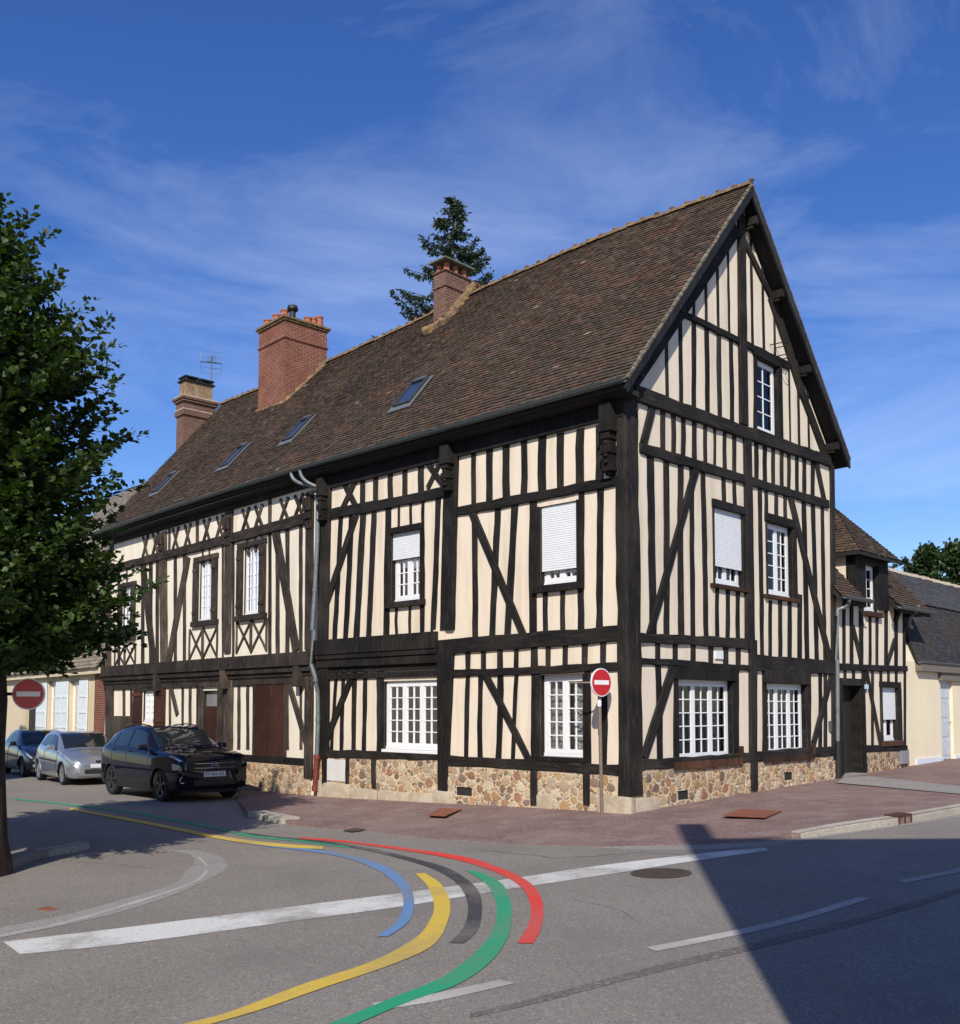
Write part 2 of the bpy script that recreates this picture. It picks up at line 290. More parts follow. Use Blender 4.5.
# ---------------------------------------------------------------- mesh builder
class MB:
    def __init__(s): s.v = []; s.f = []; s.uv = []; s.col = []; s.mi = []
    def face(s, pts, uv=None, col=None, mi=0):
        i = len(s.v); s.v += [tuple(p) for p in pts]; s.f.append(tuple(range(i, i + len(pts))))
        s.uv.append(uv or [(p[0] + p[1], p[2]) for p in pts]); s.col.append(col or (.5, .5, .5)); s.mi.append(mi)
    def hexa(s, P, ax=None, col=None):
        """P[0..3] near ring, P[4..7] far ring"""
        c = sum((Vector(p) for p in P), Vector()) / 8
        for q in ((0, 1, 2, 3), (7, 6, 5, 4), (0, 4, 5, 1), (1, 5, 6, 2), (2, 6, 7, 3), (3, 7, 4, 0)):
            p = [Vector(P[k]) for k in q]
            n = (p[1] - p[0]).cross(p[2] - p[0])
            if n.dot(sum(p, Vector()) / 4 - c) < 0: p.reverse()
            e = (p[1] - p[0]); e2 = p[2] - p[1]
            # metric uv : v axis follows height when the face is upright
            nn = (p[1] - p[0]).cross(p[2] - p[0])
            if nn.length > 1e-12: nn.normalize()
            if abs(nn.z) < .8:
                h = Vector((0, 0, 1)).cross(nn); h = h.normalized() if h.length > 1e-6 else Vector((1, 0, 0))
                uv = [(x.dot(h), x.z) for x in p]
            else: uv = [(x.x, x.y) for x in p]
            s.face(p, uv, col)
    def box(s, W, s0, s1, z0, z1, o0, o1):
        s.hexa([W.pt(s0, z0, o1), W.pt(s1, z0, o1), W.pt(s1, z1, o1), W.pt(s0, z1, o1), W.pt(s0, z0, o0), W.pt(s1, z0, o0), W.pt(s1, z1, o0), W.pt(s0, z1, o0)])
    def cube(s, x0, x1, y0, y1, z0, z1, M=None):
        P = [(x0, y0, z0), (x1, y0, z0), (x1, y0, z1), (x0, y0, z1), (x0, y1, z0), (x1, y1, z0), (x1, y1, z1), (x0, y1, z1)]
        if M is not None: P = [M @ Vector(p) for p in P]
        s.hexa(P)
    def tube(s, pts, r, n=10, cap=True):
        pts = [Vector(p) for p in pts]; rings = []
        rr = r if isinstance(r, (list, tuple)) else [r] * len(pts)
        for i, p in enumerate(pts):
            t = (pts[min(i + 1, len(pts) - 1)] - pts[max(i - 1, 0)]).normalized()
            a = t.cross(Vector((0, 0, 1)));  a = a.normalized() if a.length > .05 else Vector((1, 0, 0))
            b = t.cross(a).normalized()
            rings.append([p + (a * math.cos(2 * math.pi * k / n) + b * math.sin(2 * math.pi * k / n)) * rr[i] for k in range(n)])
        acc = 0
        for i in range(len(rings) - 1):
            l = (pts[i + 1] - pts[i]).length
            for k in range(n):
                k2 = (k + 1) % n; w_ = 2 * math.pi * r_(rr[i]) / n
                s.face([rings[i][k], rings[i][k2], rings[i + 1][k2], rings[i + 1][k]], [(k * w_, acc), ((k + 1) * w_, acc), ((k + 1) * w_, acc + l), (k * w_, acc + l)])
            acc += l
        if cap: s.face(rings[0][::-1]); s.face(rings[-1])
    def disc(s, c, ax, r, th, n=28, r2=None):
        ax = ax.normalized(); s.tube([c - ax * th / 2, c + ax * th / 2], [r, r2 if r2 is not None else r], n)
    def build(s, name, mat, parent=None, smooth=False, weld=True, bevel=0):
        me = bpy.data.meshes.new(name); me.from_pydata(s.v, [], s.f)
        me.uv_layers.new(name='UVMap'); me.color_attributes.new('Col', 'FLOAT_COLOR', 'CORNER')
        fu, fc = [], []
        for fi, f in enumerate(s.f):
            for j in range(len(f)): fu += s.uv[fi][j][:2]; fc += (*s.col[fi], 1.0)
        me.uv_layers['UVMap'].data.foreach_set('uv', fu); me.color_attributes['Col'].data.foreach_set('color', fc)
        mats = mat if isinstance(mat, (list, tuple)) else [mat]
        for m in mats: me.materials.append(m)
        if len(mats) > 1:
            for p, i in zip(me.polygons, s.mi): p.material_index = i
        if weld:
            bm = bmesh.new(); bm.from_mesh(me); bmesh.ops.remove_doubles(bm, verts=bm.verts, dist=1e-4)
            if bevel: bmesh.ops.bevel(bm, geom=[e for e in bm.edges if e.is_manifold and e.calc_face_angle(0) > .7], offset=bevel, segments=2, affect='EDGES', profile=.6)
            bm.to_mesh(me); bm.free()
        if smooth:
            for p in me.polygons: p.use_smooth = True
            try: me.set_sharp_from_angle(angle=R(38))
            except Exception: pass
        o = bpy.data.objects.new(name, me); C.objects.link(o)
        if parent: o.parent = parent
        return o
def r_(x): return x if x > 1e-4 else 1e-4
def thing(name, label, cat, group=None, kind=None):
    o = bpy.data.objects.new(name, None); C.objects.link(o); o.empty_display_size = .3
    if kind: o['kind'] = kind
    else: o['label'] = label; o['category'] = cat
    if group: o['group'] = group
    return o
def tag(o, label, cat, group=None):
    o['label'] = label; o['category'] = cat
    if group: o['group'] = group
    return o
def clip(poly, a, b, c):       # keep a*s+b*z<=c
    out = []
    for i in range(len(poly)):
        p, q = poly[i], poly[(i + 1) % len(poly)]
        fp = a * p[0] + b * p[1] - c; fq = a * q[0] + b * q[1] - c
        if fp <= 0: out.append(p)
        if fp * fq < 0:
            k = fp / (fp - fq); out.append((p[0] + (q[0] - p[0]) * k, p[1] + (q[1] - p[1]) * k))
    return out
def sheet(mb, W, s0, s1, z0, z1, holes=(), clips=(), o=0.0, reveal=.3):
    ss = sorted({s0, s1} | {x for h in holes for x in h[:2] if s0 < x < s1}); zs = sorted({z0, z1} | {x for h in holes for x in h[2:4] if z0 < x < z1})
    for i in range(len(ss) - 1):
        for j in range(len(zs) - 1):
            cs, cz = (ss[i] + ss[i + 1]) / 2, (zs[j] + zs[j + 1]) / 2
            if any(h[0] < cs < h[1] and h[2] < cz < h[3] for h in holes): continue
            poly = [(ss[i], zs[j]), (ss[i + 1], zs[j]), (ss[i + 1], zs[j + 1]), (ss[i], zs[j + 1])]
            for c in clips:
                poly = clip(poly, *c)
                if len(poly) < 3: break
            if len(poly) >= 3: mb.face([W.pt(a, b, o) for a, b in poly], [(a, b) for a, b in poly])
    s_mi = 1 if reveal > 0 else 0
    for a, b, c, d in [h[:4] for h in holes]:
        for (p, q) in (((a, c), (a, d)), ((b, c), (b, d)), ((a, c), (b, c)), ((a, d), (b, d))):
            mb.face([W.pt(*p, o), W.pt(*q, o), W.pt(*q, o - reveal), W.pt(*p, o - reveal)], mi=s_mi)
rng = random.Random(3)
def bar(W, p0, p1, w0, o1, mat, parent, name='stud', w1=None, wob=.008, o0=-.03, segs=None, ref=None):
    """timber between two points of the wall plane, uneven edges, uneven proudness"""
    w1 = w0 if w1 is None else w1
    a = Vector((p0[0], p0[1])); b = Vector((p1[0], p1[1])); L_ = (b - a).length
    d = (b - a).normalized(); n = Vector((-d.y, d.x)); k = segs or max(1, int(L_ / .28))
    o1 = o1 + rng.uniform(0, .006); rows = []
    ca, cb = rng.uniform(-1, 1) * wob, rng.uniform(-1, 1) * wob
    for i in range(k + 1):
        t = i / k; c = a.lerp(b, t) + n * math.sin(t * math.pi) * ca; w_ = w0 + (w1 - w0) * t
        l = c + n * (w_ / 2 + rng.uniform(-1, 1) * wob * .6); r = c - n * (w_ / 2 + rng.uniform(-1, 1) * wob * .6)
        rows.append((l, r, o1 + rng.uniform(-.002, .002), t * L_))
    mb = MB(); bev = min(.012, w0 * .12); off = rng.uniform(0, 40)
    for i in range(k):
        l0, r0, oa, ta = rows[i]; l1, r1, ob, tb = rows[i + 1]
        li0, ri0, li1, ri1 = l0 - n * bev, r0 + n * bev, l1 - n * bev, r1 + n * bev
        A, B = (ta + off), (tb + off); w_ = w0
        mb.face([W.pt(*li0, oa), W.pt(*ri0, oa), W.pt(*ri1, ob), W.pt(*li1, ob)], [(off, A), (off + w_, A), (off + w_, B), (off, B)])
        mb.face([W.pt(*l0, oa - bev), W.pt(*li0, oa), W.pt(*li1, ob), W.pt(*l1, ob - bev)], [(off - .01, A), (off, A), (off, B), (off - .01, B)])
        mb.face([W.pt(*ri0, oa), W.pt(*r0, oa - bev), W.pt(*r1, ob - bev), W.pt(*ri1, ob)], [(off + w_, A), (off + w_ + .01, A), (off + w_ + .01, B), (off + w_, B)])
        mb.face([W.pt(*l0, o0), W.pt(*l0, oa - bev), W.pt(*l1, ob - bev), W.pt(*l1, o0)], [(off - .1, A), (off, A), (off, B), (off - .1, B)])
        mb.face([W.pt(*r0, oa - bev), W.pt(*r0, o0), W.pt(*r1, o0), W.pt(*r1, ob - bev)], [(off, A), (off + .1, A), (off + .1, B), (off, B)])
    for (l, r, oo, t) in (rows[0], rows[-1]):
        mb.face([W.pt(*l, o0), W.pt(*l, oo), W.pt(*r, oo), W.pt(*r, o0)])
    o = mb.build(name, mat, parent); o['_size'] = L_ * w0
    return o
def pbar(W, u0, v0, u1, v1, wpx, o1, mat, parent, name='stud', w1=None, **k):
    """bar given by its centre line in the photograph; width in photo pixels measured across"""
    p0, p1 = W.px(u0, v0), W.px(u1, v1)
    if abs(v1 - v0) > abs(u1 - u0):      # upright: width measured along u
        wa = abs(W.px(u0 + wpx / 2, v0)[0] - W.px(u0 - wpx / 2, v0)[0]); wb = abs(W.px(u1 + (w1 or wpx) / 2, v1)[0] - W.px(u1 - (w1 or wpx) / 2, v1)[0])
        cs = abs(p1[1] - p0[1]) / math.hypot(p1[0] - p0[0], p1[1] - p0[1])
    else:
        wa = abs(W.px(u0, v0 + wpx / 2)[1] - W.px(u0, v0 - wpx / 2)[1]); wb = abs(W.px(u1, v1 + (w1 or wpx) / 2)[1] - W.px(u1, v1 - (w1 or wpx) / 2)[1])
        cs = abs(p1[0] - p0[0]) / math.hypot(p1[0] - p0[0], p1[1] - p0[1])
    return bar(W, p0, p1, wa * cs, o1, mat, parent, name, w1=wb * cs, **k)
def lin(a, b):
    return lambda u: a[1] + (b[1] - a[1]) * (u - a[0]) / (b[0] - a[0])
def window(W, op, parent, rec=.11, cols=(2, 2), rows=5, shutter=0.0, curtain=True, nm='window', barw=.02, mat=WHITE, sash_w=.062):
    """casement window set back in the opening op=(s0,s1,z0,z1); cols = panes across per leaf"""
    s0, s1, z0, z1 = op; fo = -rec
    fr = MB(); fw = .05
    fr.box(W, s0, s1, z0, z0 + fw * 1.1, fo - .05, fo + .02); fr.box(W, s0, s1, z1 - fw, z1, fo - .05, fo)
    fr.box(W, s0, s0 + fw, z0 + fw * 1.1, z1 - fw, fo - .05, fo); fr.box(W, s1 - fw, s1, z0 + fw * 1.1, z1 - fw, fo - .05, fo)
    f = fr.build(nm, mat, parent, bevel=.004)
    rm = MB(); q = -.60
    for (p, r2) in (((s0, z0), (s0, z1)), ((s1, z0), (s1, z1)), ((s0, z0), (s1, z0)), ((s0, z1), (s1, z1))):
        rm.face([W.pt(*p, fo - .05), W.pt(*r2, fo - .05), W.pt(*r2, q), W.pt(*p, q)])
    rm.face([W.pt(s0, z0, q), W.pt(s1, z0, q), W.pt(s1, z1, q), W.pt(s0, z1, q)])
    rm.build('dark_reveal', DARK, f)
    a0, a1 = s0 + fw + .004, s1 - fw - .004; b0, b1 = z0 + fw * 1.1 + .004, z1 - fw - .004
    n = len(cols); wl = (a1 - a0) / n
    for i, nc in enumerate(cols):
        x0, x1 = a0 + i * wl + .002, a0 + (i + 1) * wl - .002
        sm = MB(); so_, si = fo + .012, fo - .03; sw = sash_w
        sm.box(W, x0, x1, b0, b0 + sw * 1.2, si, so_); sm.box(W, x0, x1, b1 - sw, b1, si, so_)
        sm.box(W, x0, x0 + sw, b0 + sw * 1.2, b1 - sw, si, so_); sm.box(W, x1 - sw, x1, b0 + sw * 1.2, b1 - sw, si, so_)
        gx0, gx1, gz0, gz1 = x0 + sw, x1 - sw, b0 + sw * 1.2, b1 - sw
        for k in range(1, nc):
            x = gx0 + (gx1 - gx0) * k / nc; sm.box(W, x - barw / 2, x + barw / 2, gz0, gz1, si + .012, so_ - .008)
        for k in range(1, rows):
            z = gz0 + (gz1 - gz0) * k / rows; sm.box(W, gx0, gx1, z - barw / 2, z + barw / 2, si + .014, so_ - .010)
        sm.build('sash', mat, f)
        pn = MB(); pn.face([W.pt(gx0, gz0, si + .016), W.pt(gx1, gz0, si + .016), W.pt(gx1, gz1, si + .016), W.pt(gx0, gz1, si + .016)]); pn.build('pane', GLASS, f)
    if curtain:
        cu = MB(); nn = 40; oc = fo - .12; amp = .02; zt = b0 + (b1 - b0) * (curtain if curtain is not True else 1)
        prev = None; ph = rng.uniform(0, 6)
        gap = (a0 + a1) / 2; gw = (a1 - a0) * .07
        for k in range(nn + 1):
            x = a0 + (a1 - a0) * k / nn; o = oc + amp * math.sin(k * 1.7 + ph) + .01 * math.sin(k * .6)
            if prev and not (abs(x - gap) < gw): cu.face([W.pt(prev[0], b0, prev[1]), W.pt(x, b0, o), W.pt(x, zt, o), W.pt(prev[0], zt, prev[1])], [(prev[0], b0), (x, b0), (x, zt), (prev[0], zt)])
            prev = (x, o)
        cu.build('curtain', CURT, f)
    if shutter > 0:
        rs = MB(); zb = z1 - (z1 - z0) * shutter; z = z1; o = fo + .07
        while z > zb:
            h = min(.042, z - zb)
            rs.hexa([W.pt(s0 + .005, z - h, o + .006), W.pt(s1 - .005, z - h, o + .006), W.pt(s1 - .005, z - .004, o + .003), W.pt(s0 + .005, z - .004, o + .003), W.pt(s0 + .005, z - h, o - .012), W.pt(s1 - .005, z - h, o - .012), W.pt(s1 - .005, z - .006, o - .012), W.pt(s0 + .005, z - .006, o - .012)])
            z -= .042
        rs.box(W, s0 + .005, s1 - .005, zb, z1, o - .022, o - .013)
        rs.build('roller_shutter', SHUTW, f)
    return f
def opx(W, u0, u1, v0, v1):   # opening from photo pixels at its centre
    um, vm = (u0 + u1) / 2, (v0 + v1) / 2
    a, b = W.px(u0, vm)[0], W.px(u1, vm)[0]; c, d = W.px(um, v1)[1], W.px(um, v0)[1]
    return (min(a, b), max(a, b), c, d)
# ================================================================ ground, road, pavement
def struct(o): o['kind'] = 'structure'; return o
def gpt(x, y, dz=0): return Vector((x, y, G(x, y) + dz))
RD = -.10
gm = MB()
xs = [-260, -120, -60, -30, -20, -12, -6, -4, 0, 6, 12, 20, 30, 60, 120, 260]; ys = [-60, -20, -5, 0, 5, 10, 15, 20, 30, 45, 70, 120, 300]
for i in range(len(xs) - 1):
    for j in range(len(ys) - 1):
        P = [(xs[i], ys[j]), (xs[i + 1], ys[j]), (xs[i + 1], ys[j + 1]), (xs[i], ys[j + 1])]
        def cl(x, y):
            x2 = max(-45, min(45, x)); y2 = max(-20, min(60, y)); return Vector((x, y, G(x2, y2) + RD))
        gm.face([cl(*p) for p in P], P)
struct(gm.build('road', ASPH))
# pavement: outer edge given by photo pixels with its drop below the house level
edge = [  # u, v, dz, wall, wall-pos
    (236, 798, -.08, WB, WB.px(232, 780)[0]), (248, 812, -.02, WB, WB.px(250, 780)[0]), (283, 819, -.02, WB, WB.px(280, 780)[0]), (300, 823, -.05, WB, 0.4), (372, 831.5, -.092, WA, SA - .3),
    (440, 839, -.092, WA, WA.px(420, 790)[0]), (520, 844, -.092, WA, WA.px(500, 790)[0]), (600, 846.5, -.092, WA, WA.px(570, 790)[0]), (660, 845, -.092, WA, .05),
    (745, 840.5, -.085, WG, WG.px(690, 790)[0]), (800, 833, -.03, WG, WG.px(745, 790)[0]), (840, 825.5, .0, WG, WG.px(790, 790)[0]), (870, 821, .005, WG, TG), (898, 817.5, .005, WI, 1.0), (960, 806.5, .01, WI, TI), (1010, 797.5, .01, WC, 4), (1200, 770, .01, WC, 14), (1330, 750, .01, WC, 30)]
pm = MB(); outer = []; inner = []
for u, v, dz, W_, s in edge:
    outer.append(gp(u, v, dz)); q = W_.pt(s, 0, -.35); inner.append(gpt(q.x, q.y, 0))
for i in range(len(outer) - 1):
    n = 6
    for k in range(n):
        f0, f1 = k / n, (k + 1) / n
        a, b = outer[i].lerp(inner[i], f0), outer[i + 1].lerp(inner[i + 1], f0); c, d = outer[i + 1].lerp(inner[i + 1], f1), outer[i].lerp(inner[i], f1)
        pm.face([a, b, c, d], [(p.x, p.y) for p in (a, b, c, d)])
    a, b = outer[i], outer[i + 1]
    pm.face([a, b, b + Vector((0, 0, -.3)), a + Vector((0, 0, -.3))])
a, b = outer[0], inner[0]; pm.face([a, b, b + Vector((0, 0, -.3)), a + Vector((0, 0, -.3))])
struct(pm.build('pavement', PAVE))
def kerb(pts, wid=.16, up=.012, nm='kerb', lbl=None):
    m = MB()
    for i in range(len(pts) - 1):
        a, b = pts[i], pts[i + 1]; L_ = (b - a).length; d = (b - a) / L_; n = Vector((-d.y, d.x, 0)).normalized()
        if n.y < 0: n = -n
        k = max(1, round(L_ / 1.0))
        for j in range(k):
            p = a + d * (L_ * j / k + .004); q = a + d * (L_ * (j + 1) / k - .004)
            lo = Vector((0, 0, -.25)); t = Vector((0, 0, up)); bv = n * .02; bz = Vector((0, 0, -.02))
            P0 = [p - n * .03 + lo, q - n * .03 + lo, q - n * .03 + t + bz, p - n * .03 + t + bz]
            P1 = [p + n * wid + lo, q + n * wid + lo, q + n * wid + t, p + n * wid + t]
            m.hexa(P0 + P1)
    return struct(m.build(nm, KERB, bevel=.012))
kerb([gp(u, v, dz) for u, v, dz in ((800, 833, -.03), (840, 825.5, 0), (870, 821, .005), (897, 817.5, .005))])
kerb([gp(u, v, dz) for u, v, dz in ((911, 815, .005), (960, 806.5, .01), (1010, 797.5, .01), (1200, 770, .01), (1330, 750, .01))])
kerb([gp(u, v, dz) for u, v, dz in ((249, 812.5, -.02), (284, 819.5, -.02))], .3, .03)
# left pavement in the shade with its kerb
lp = MB(); le = [(-60, 895), (-10, 868), (40, 851), (70, 846), (88, 842), (89, 836), (74, 830), (40, 822), (-10, 815), (-120, 812)]
cen = gp(-20, 838, -.0)
lpts = [gp(u, v, .0) for u, v in le]
for i in range(len(lpts) - 1):
    a, b = lpts[i], lpts[i + 1]; lp.face([a, b, cen], [(p.x, p.y) for p in (a, b, cen)]); lp.face([a, b, b - Vector((0, 0, .3)), a - Vector((0, 0, .3))])
struct(lp.build('pavement', ASPH))
kerb([gp(40, 850.5, 0), gp(70, 846, 0), gp(88, 842, 0)], .14, .012)
# concrete path from the annex door
def gsheet(name, px, dz, mat, lay=0.004, sub=1):
    m = MB(); pts = [gp(u, v, dz) for u, v in px]; m.face([p + Vector((0, 0, lay)) for p in pts], [(p.x, p.y) for p in pts]); return struct(m.build(name, mat))
gsheet('concrete_path', [(836, 783.5), (846, 778), (869, 777), (960, 787), (1080, 797), (1080, 806), (960, 795)], .0, STRIPC, .02)
def strip(name, px, mat, lay, dz=RD):
    """painted band: list of (u, v, left-right photo half widths as dx,dy) -> edge pairs"""
    m = MB(); A = [gp(a[0], a[1], dz + lay) for a in px]; B = [gp(a[2], a[3], dz + lay) for a in px]
    for i in range(len(A) - 1):
        m.face([A[i], A[i + 1], B[i + 1], B[i]], [(p.x, p.y) for p in (A[i], A[i + 1], B[i + 1], B[i])])
    return struct(m.build(name, mat))
def crv(name, c, mat, lay, n=8):
    """smooth band through control rows (u0,v0,u1,v1) = two edges in the photograph"""
    out = []
    P = [c[0]] + list(c) + [c[-1]]
    for i in range(1, len(P) - 2):
        for k in range(n):
            t = k / n; r = []
            for j in range(4):
                p0, p1, p2, p3 = P[i - 1][j], P[i][j], P[i + 1][j], P[i + 2][j]
                r.append(.5 * (2 * p1 + (p2 - p0) * t + (2 * p0 - 5 * p1 + 4 * p2 - p3) * t * t + (3 * p1 - p0 - 3 * p2 + p3) * t ** 3))
            out.append(r)
    out.append(list(c[-1])); return strip(name, out, mat, lay)
crv('white_road_line', [(3, 941.5, 20, 954), (100, 930.5, 100, 946.5), (200, 918, 200, 934), (300, 905.5, 300, 920), (400, 893, 400, 906.5), (500, 880, 500, 890.5), (600, 865.5, 600, 875.5), (700, 853.5, 700, 860), (765, 847.5, 768, 850.5)], P_WHITE, .004)
# coloured swooshes (photo edges)
crv('yellow_road_band', [(182, 1024, 210, 1024), (230, 1011.5, 262, 1009), (300, 985, 325, 987), (370, 962, 390, 965), (415, 938, 433, 945), (430, 920, 448, 920), (434, 905, 449.5, 900), (428, 887, 441, 884), (415.5, 873.5, 425, 873)], P_YEL, .0065)
crv('green_road_band', [(328, 1024, 356, 1024), (390, 998.5, 410, 1001), (438, 979, 458, 984), (470, 957, 490, 962), (490, 935, 508, 936), (497, 912, 511.5, 908), (491, 890, 504, 886), (478, 877.5, 489, 876), (465, 870, 474, 870)], P_GRN, .0065)
crv('grey_road_band', [(449, 942.5, 464, 943), (463, 928, 478, 929), (468, 911, 482, 908), (465, 895, 479, 892), (455, 881.5, 468, 880), (435, 869.5, 448, 868), (408, 860.5, 415, 858.5), (370, 851, 374, 849), (320, 842.3, 322, 840.6), (278, 838, 278, 836.5), (240, 833, 240, 831.7)], P_BLK, .0065)
crv('red_road_band', [(517, 943, 533, 943), (527, 927, 541, 929), (531, 910, 543.5, 908), (526, 893, 537, 890), (513, 881, 523, 878), (492, 870.5, 500, 867.5), (462, 861, 470, 857.8), (430, 854.3, 434, 851.8), (395, 849, 398, 847), (350, 843, 351, 841), (300, 838.5, 300, 837)], P_RED, .0065)
crv('blue_road_band', [(377, 936, 388, 936.5), (396, 922, 409, 921), (403, 906, 414, 904), (401, 892, 411, 889), (389, 877.5, 399, 874.5), (368, 865.5, 377, 862.5), (340, 856.5, 345, 854), (310, 851.5, 313, 849), (250, 844, 251, 842), (215, 836, 216, 835)], P_BLU, .0065)
crv('yellow_road_band', [(323, 849, 323, 846.3), (280, 846.8, 280, 843.5), (230, 840.7, 230, 837.5), (180, 831, 180, 827.8), (130, 821, 130, 818.3), (70, 809.5, 70, 807.5)], P_YEL, .009)
crv('green_road_band', [(350, 848.2, 350, 846.9), (300, 841.7, 300, 840.1), (250, 836.7, 250, 834.6), (200, 826, 200, 824), (120, 811.5, 120, 810), (14, 799.5, 14, 798.3)], P_GRN, .0065)
# worn old marking, dashes, seam
crv('worn_grey_band', [(-20, 941, -20, 931), (60, 926, 60, 916), (120, 912, 120, 900), (170, 896, 172, 884), (203, 882, 185, 872), (226, 869, 194, 863), (222, 857, 190, 855), (195, 850, 165, 850)], PATCH, .003)
crv('worn_white_line', [(-20, 941.5, -20, 938.5), (60, 925, 60, 922.3), (120, 908, 120, 905.5), (170, 892, 170, 890), (200, 880, 197, 878.5), (209, 868, 205, 867), (200, 857.5, 197, 857)], P_FADE, .0045)
crv('faded_dash', [(646, 947, 656, 951), (700, 937, 708, 941), (780, 920, 788, 923.5), (858, 897, 872, 898)], P_FADE, .0045)
crv('faded_dash', [(372, 1003, 378, 1010), (430, 994, 436, 1001), (500, 979.5, 515, 983)], P_FADE, .0045)
crv('faded_dash', [(900, 880, 905, 883), (960, 868, 966, 871)], P_FADE, .0045)
crv('tar_seam', [(470, 1013, 470, 1018), (545, 995, 545, 1001), (650, 967, 650, 974), (760, 941, 760, 948), (860, 917, 860, 923), (960, 888, 960, 893), (1060, 860, 1060, 864)], TARM, .003)
crv('tar_seam', [(560, 843.5, 560, 845.5), (660, 846, 660, 850), (760, 842, 760, 846), (830, 833, 830, 836.5), (960, 813, 960, 817)], STRIPC, .002)
gsheet('worn_pavement_patch', [(560, 838), (590, 834), (602, 829), (628, 827), (652, 829), (657, 834), (640, 839), (612, 841.5), (580, 842)], -.05, ground_mat('pale_grit', [(.3, (.22, .17, .15)), (.7, (.36, .31, .27))], 40, .9, .6, 3), .006) if False else None
def crack(pts, wid, dz, seed, mat=None):
    r = random.Random(seed); m = MB(); W0 = [gp(u, v, dz + .0025) for u, v in pts]; P = []
    for i in range(len(W0) - 1):
        n = max(2, int((W0[i + 1] - W0[i]).length / .12))
        for k in range(n): P.append(W0[i].lerp(W0[i + 1], k / n) + Vector((r.uniform(-.035, .035), r.uniform(-.035, .035), 0)))
    P.append(W0[-1])
    for i in range(len(P) - 1):
        d = (P[i + 1] - P[i]).normalized(); n = Vector((-d.y, d.x, 0)); a, b_ = wid * r.uniform(.5, 1.2), wid * r.uniform(.5, 1.2)
        m.face([P[i] - n * a, P[i + 1] - n * b_, P[i + 1] + n * b_, P[i] + n * a])
    return struct(m.build('road_crack', CRK))
CRK = simple('crack_dirt', (.045, .04, .036), .95, var=.3, scale=20)
for i, (pts, wd, dz) in enumerate((([(60, 860), (150, 868), (240, 860)], .004, RD), ([(575, 900), (615, 908), (640, 922)], .003, RD), ([(480, 850), (560, 858), (640, 853), (720, 856)], .007, RD))): crack(pts, wd, dz, i)
# iron covers let into the ground
def cover(u, v, du, dv, mat, dz, label, round_=True, plate=None):
    c = gp(u, v, dz); rx = (gp(u + du, v, dz) - c).length; W_ = MB()
    n = 28 if round_ else 4; ax, ay = Vector((1, 0, GA)), Vector((0, 1, GB))
    if not round_:
        P = [gp(*p, dz) for p in plate]; top = [p + Vector((0, 0, .012)) for p in P]; W_.face(top)
        for i in range(4): W_.face([P[i], P[(i + 1) % 4], top[(i + 1) % 4], top[i]])
        return tag(W_.build('access_cover', mat), label, 'cover')
    t = thing('manhole_cover', label, 'cover'); t.location = c
    def rg(r, z): return [ax * (r * math.cos(2 * math.pi * k / n)) + ay * (r * math.sin(2 * math.pi * k / n)) + Vector((0, 0, z)) for k in range(n)]
    o, i2 = rg(rx, .008), rg(rx * .88, .008)
    fr = MB()
    for k in range(n): fr.face([o[k], o[(k + 1) % n], i2[(k + 1) % n], i2[k]])
    fr.build('rim', mat, t)
    pl = MB(); pl.face(rg(rx * .87, .006)); pl.build('plate', mat, t)
    rb = MB()
    for k in range(-8, 9):
        x = k / 9 * rx * .82; h = math.sqrt(max(0, (rx * .84) ** 2 - x * x))
        for s in (-1, 1): rb.hexa([ax * (x - .012) + ay * (-h) + Vector((0, 0, .005)), ax * (x + .012) + ay * (-h) + Vector((0, 0, .005)), ax * (x + .012) + ay * (-h) + Vector((0, 0, .013)), ax * (x - .012) + ay * (-h) + Vector((0, 0, .013)), ax * (x - .012) + ay * h + Vector((0, 0, .005)), ax * (x + .012) + ay * h + Vector((0, 0, .005)), ax * (x + .012) + ay * h + Vector((0, 0, .013)), ax * (x - .012) + ay * h + Vector((0, 0, .013))]) if s == 1 else None
    rb.build('ribs', mat, t)
    return t
IRON = simple('worn_iron', (.085, .065, .05), .7, .3, .3, 20); RUST = simple('rusty_plate', (.22, .07, .035), .85, var=.3, scale=8)
cover(661, 873.5, 31, 6, IRON, RD, 'round ribbed iron manhole cover in the road beside the white line')
cover(0, 0, 0, 0, RUST, -.002, 'large rusty access plate in the pavement before the gable windows', False, [(722, 816), (765, 818), (782, 811.5), (740, 809.5)])
cover(0, 0, 0, 0, RUST, -.01, 'small rusty access plate in the pavement below the cellar vent', False, [(428, 815.5), (445, 816.5), (462, 809.5), (440, 808.5)])
cover(0, 0, 0, 0, RUST, -.06, 'faded red plate in the pavement in front of the long white-barred window wall', False, [(465, 819), (492, 821), (506, 815.5), (478, 813.5)])
cover(0, 0, 0, 0, IRON, -.085, 'small iron valve cover at the pavement edge behind the red band', False, [(343, 830.5), (352, 832), (366, 830), (357, 828.3)])
cover(0, 0, 0, 0, RUST, RD, 'tiny rusty valve lid in the open road near the worn grey curve', False, [(37, 909.5), (47, 911), (57, 909.5), (48, 907.5)])
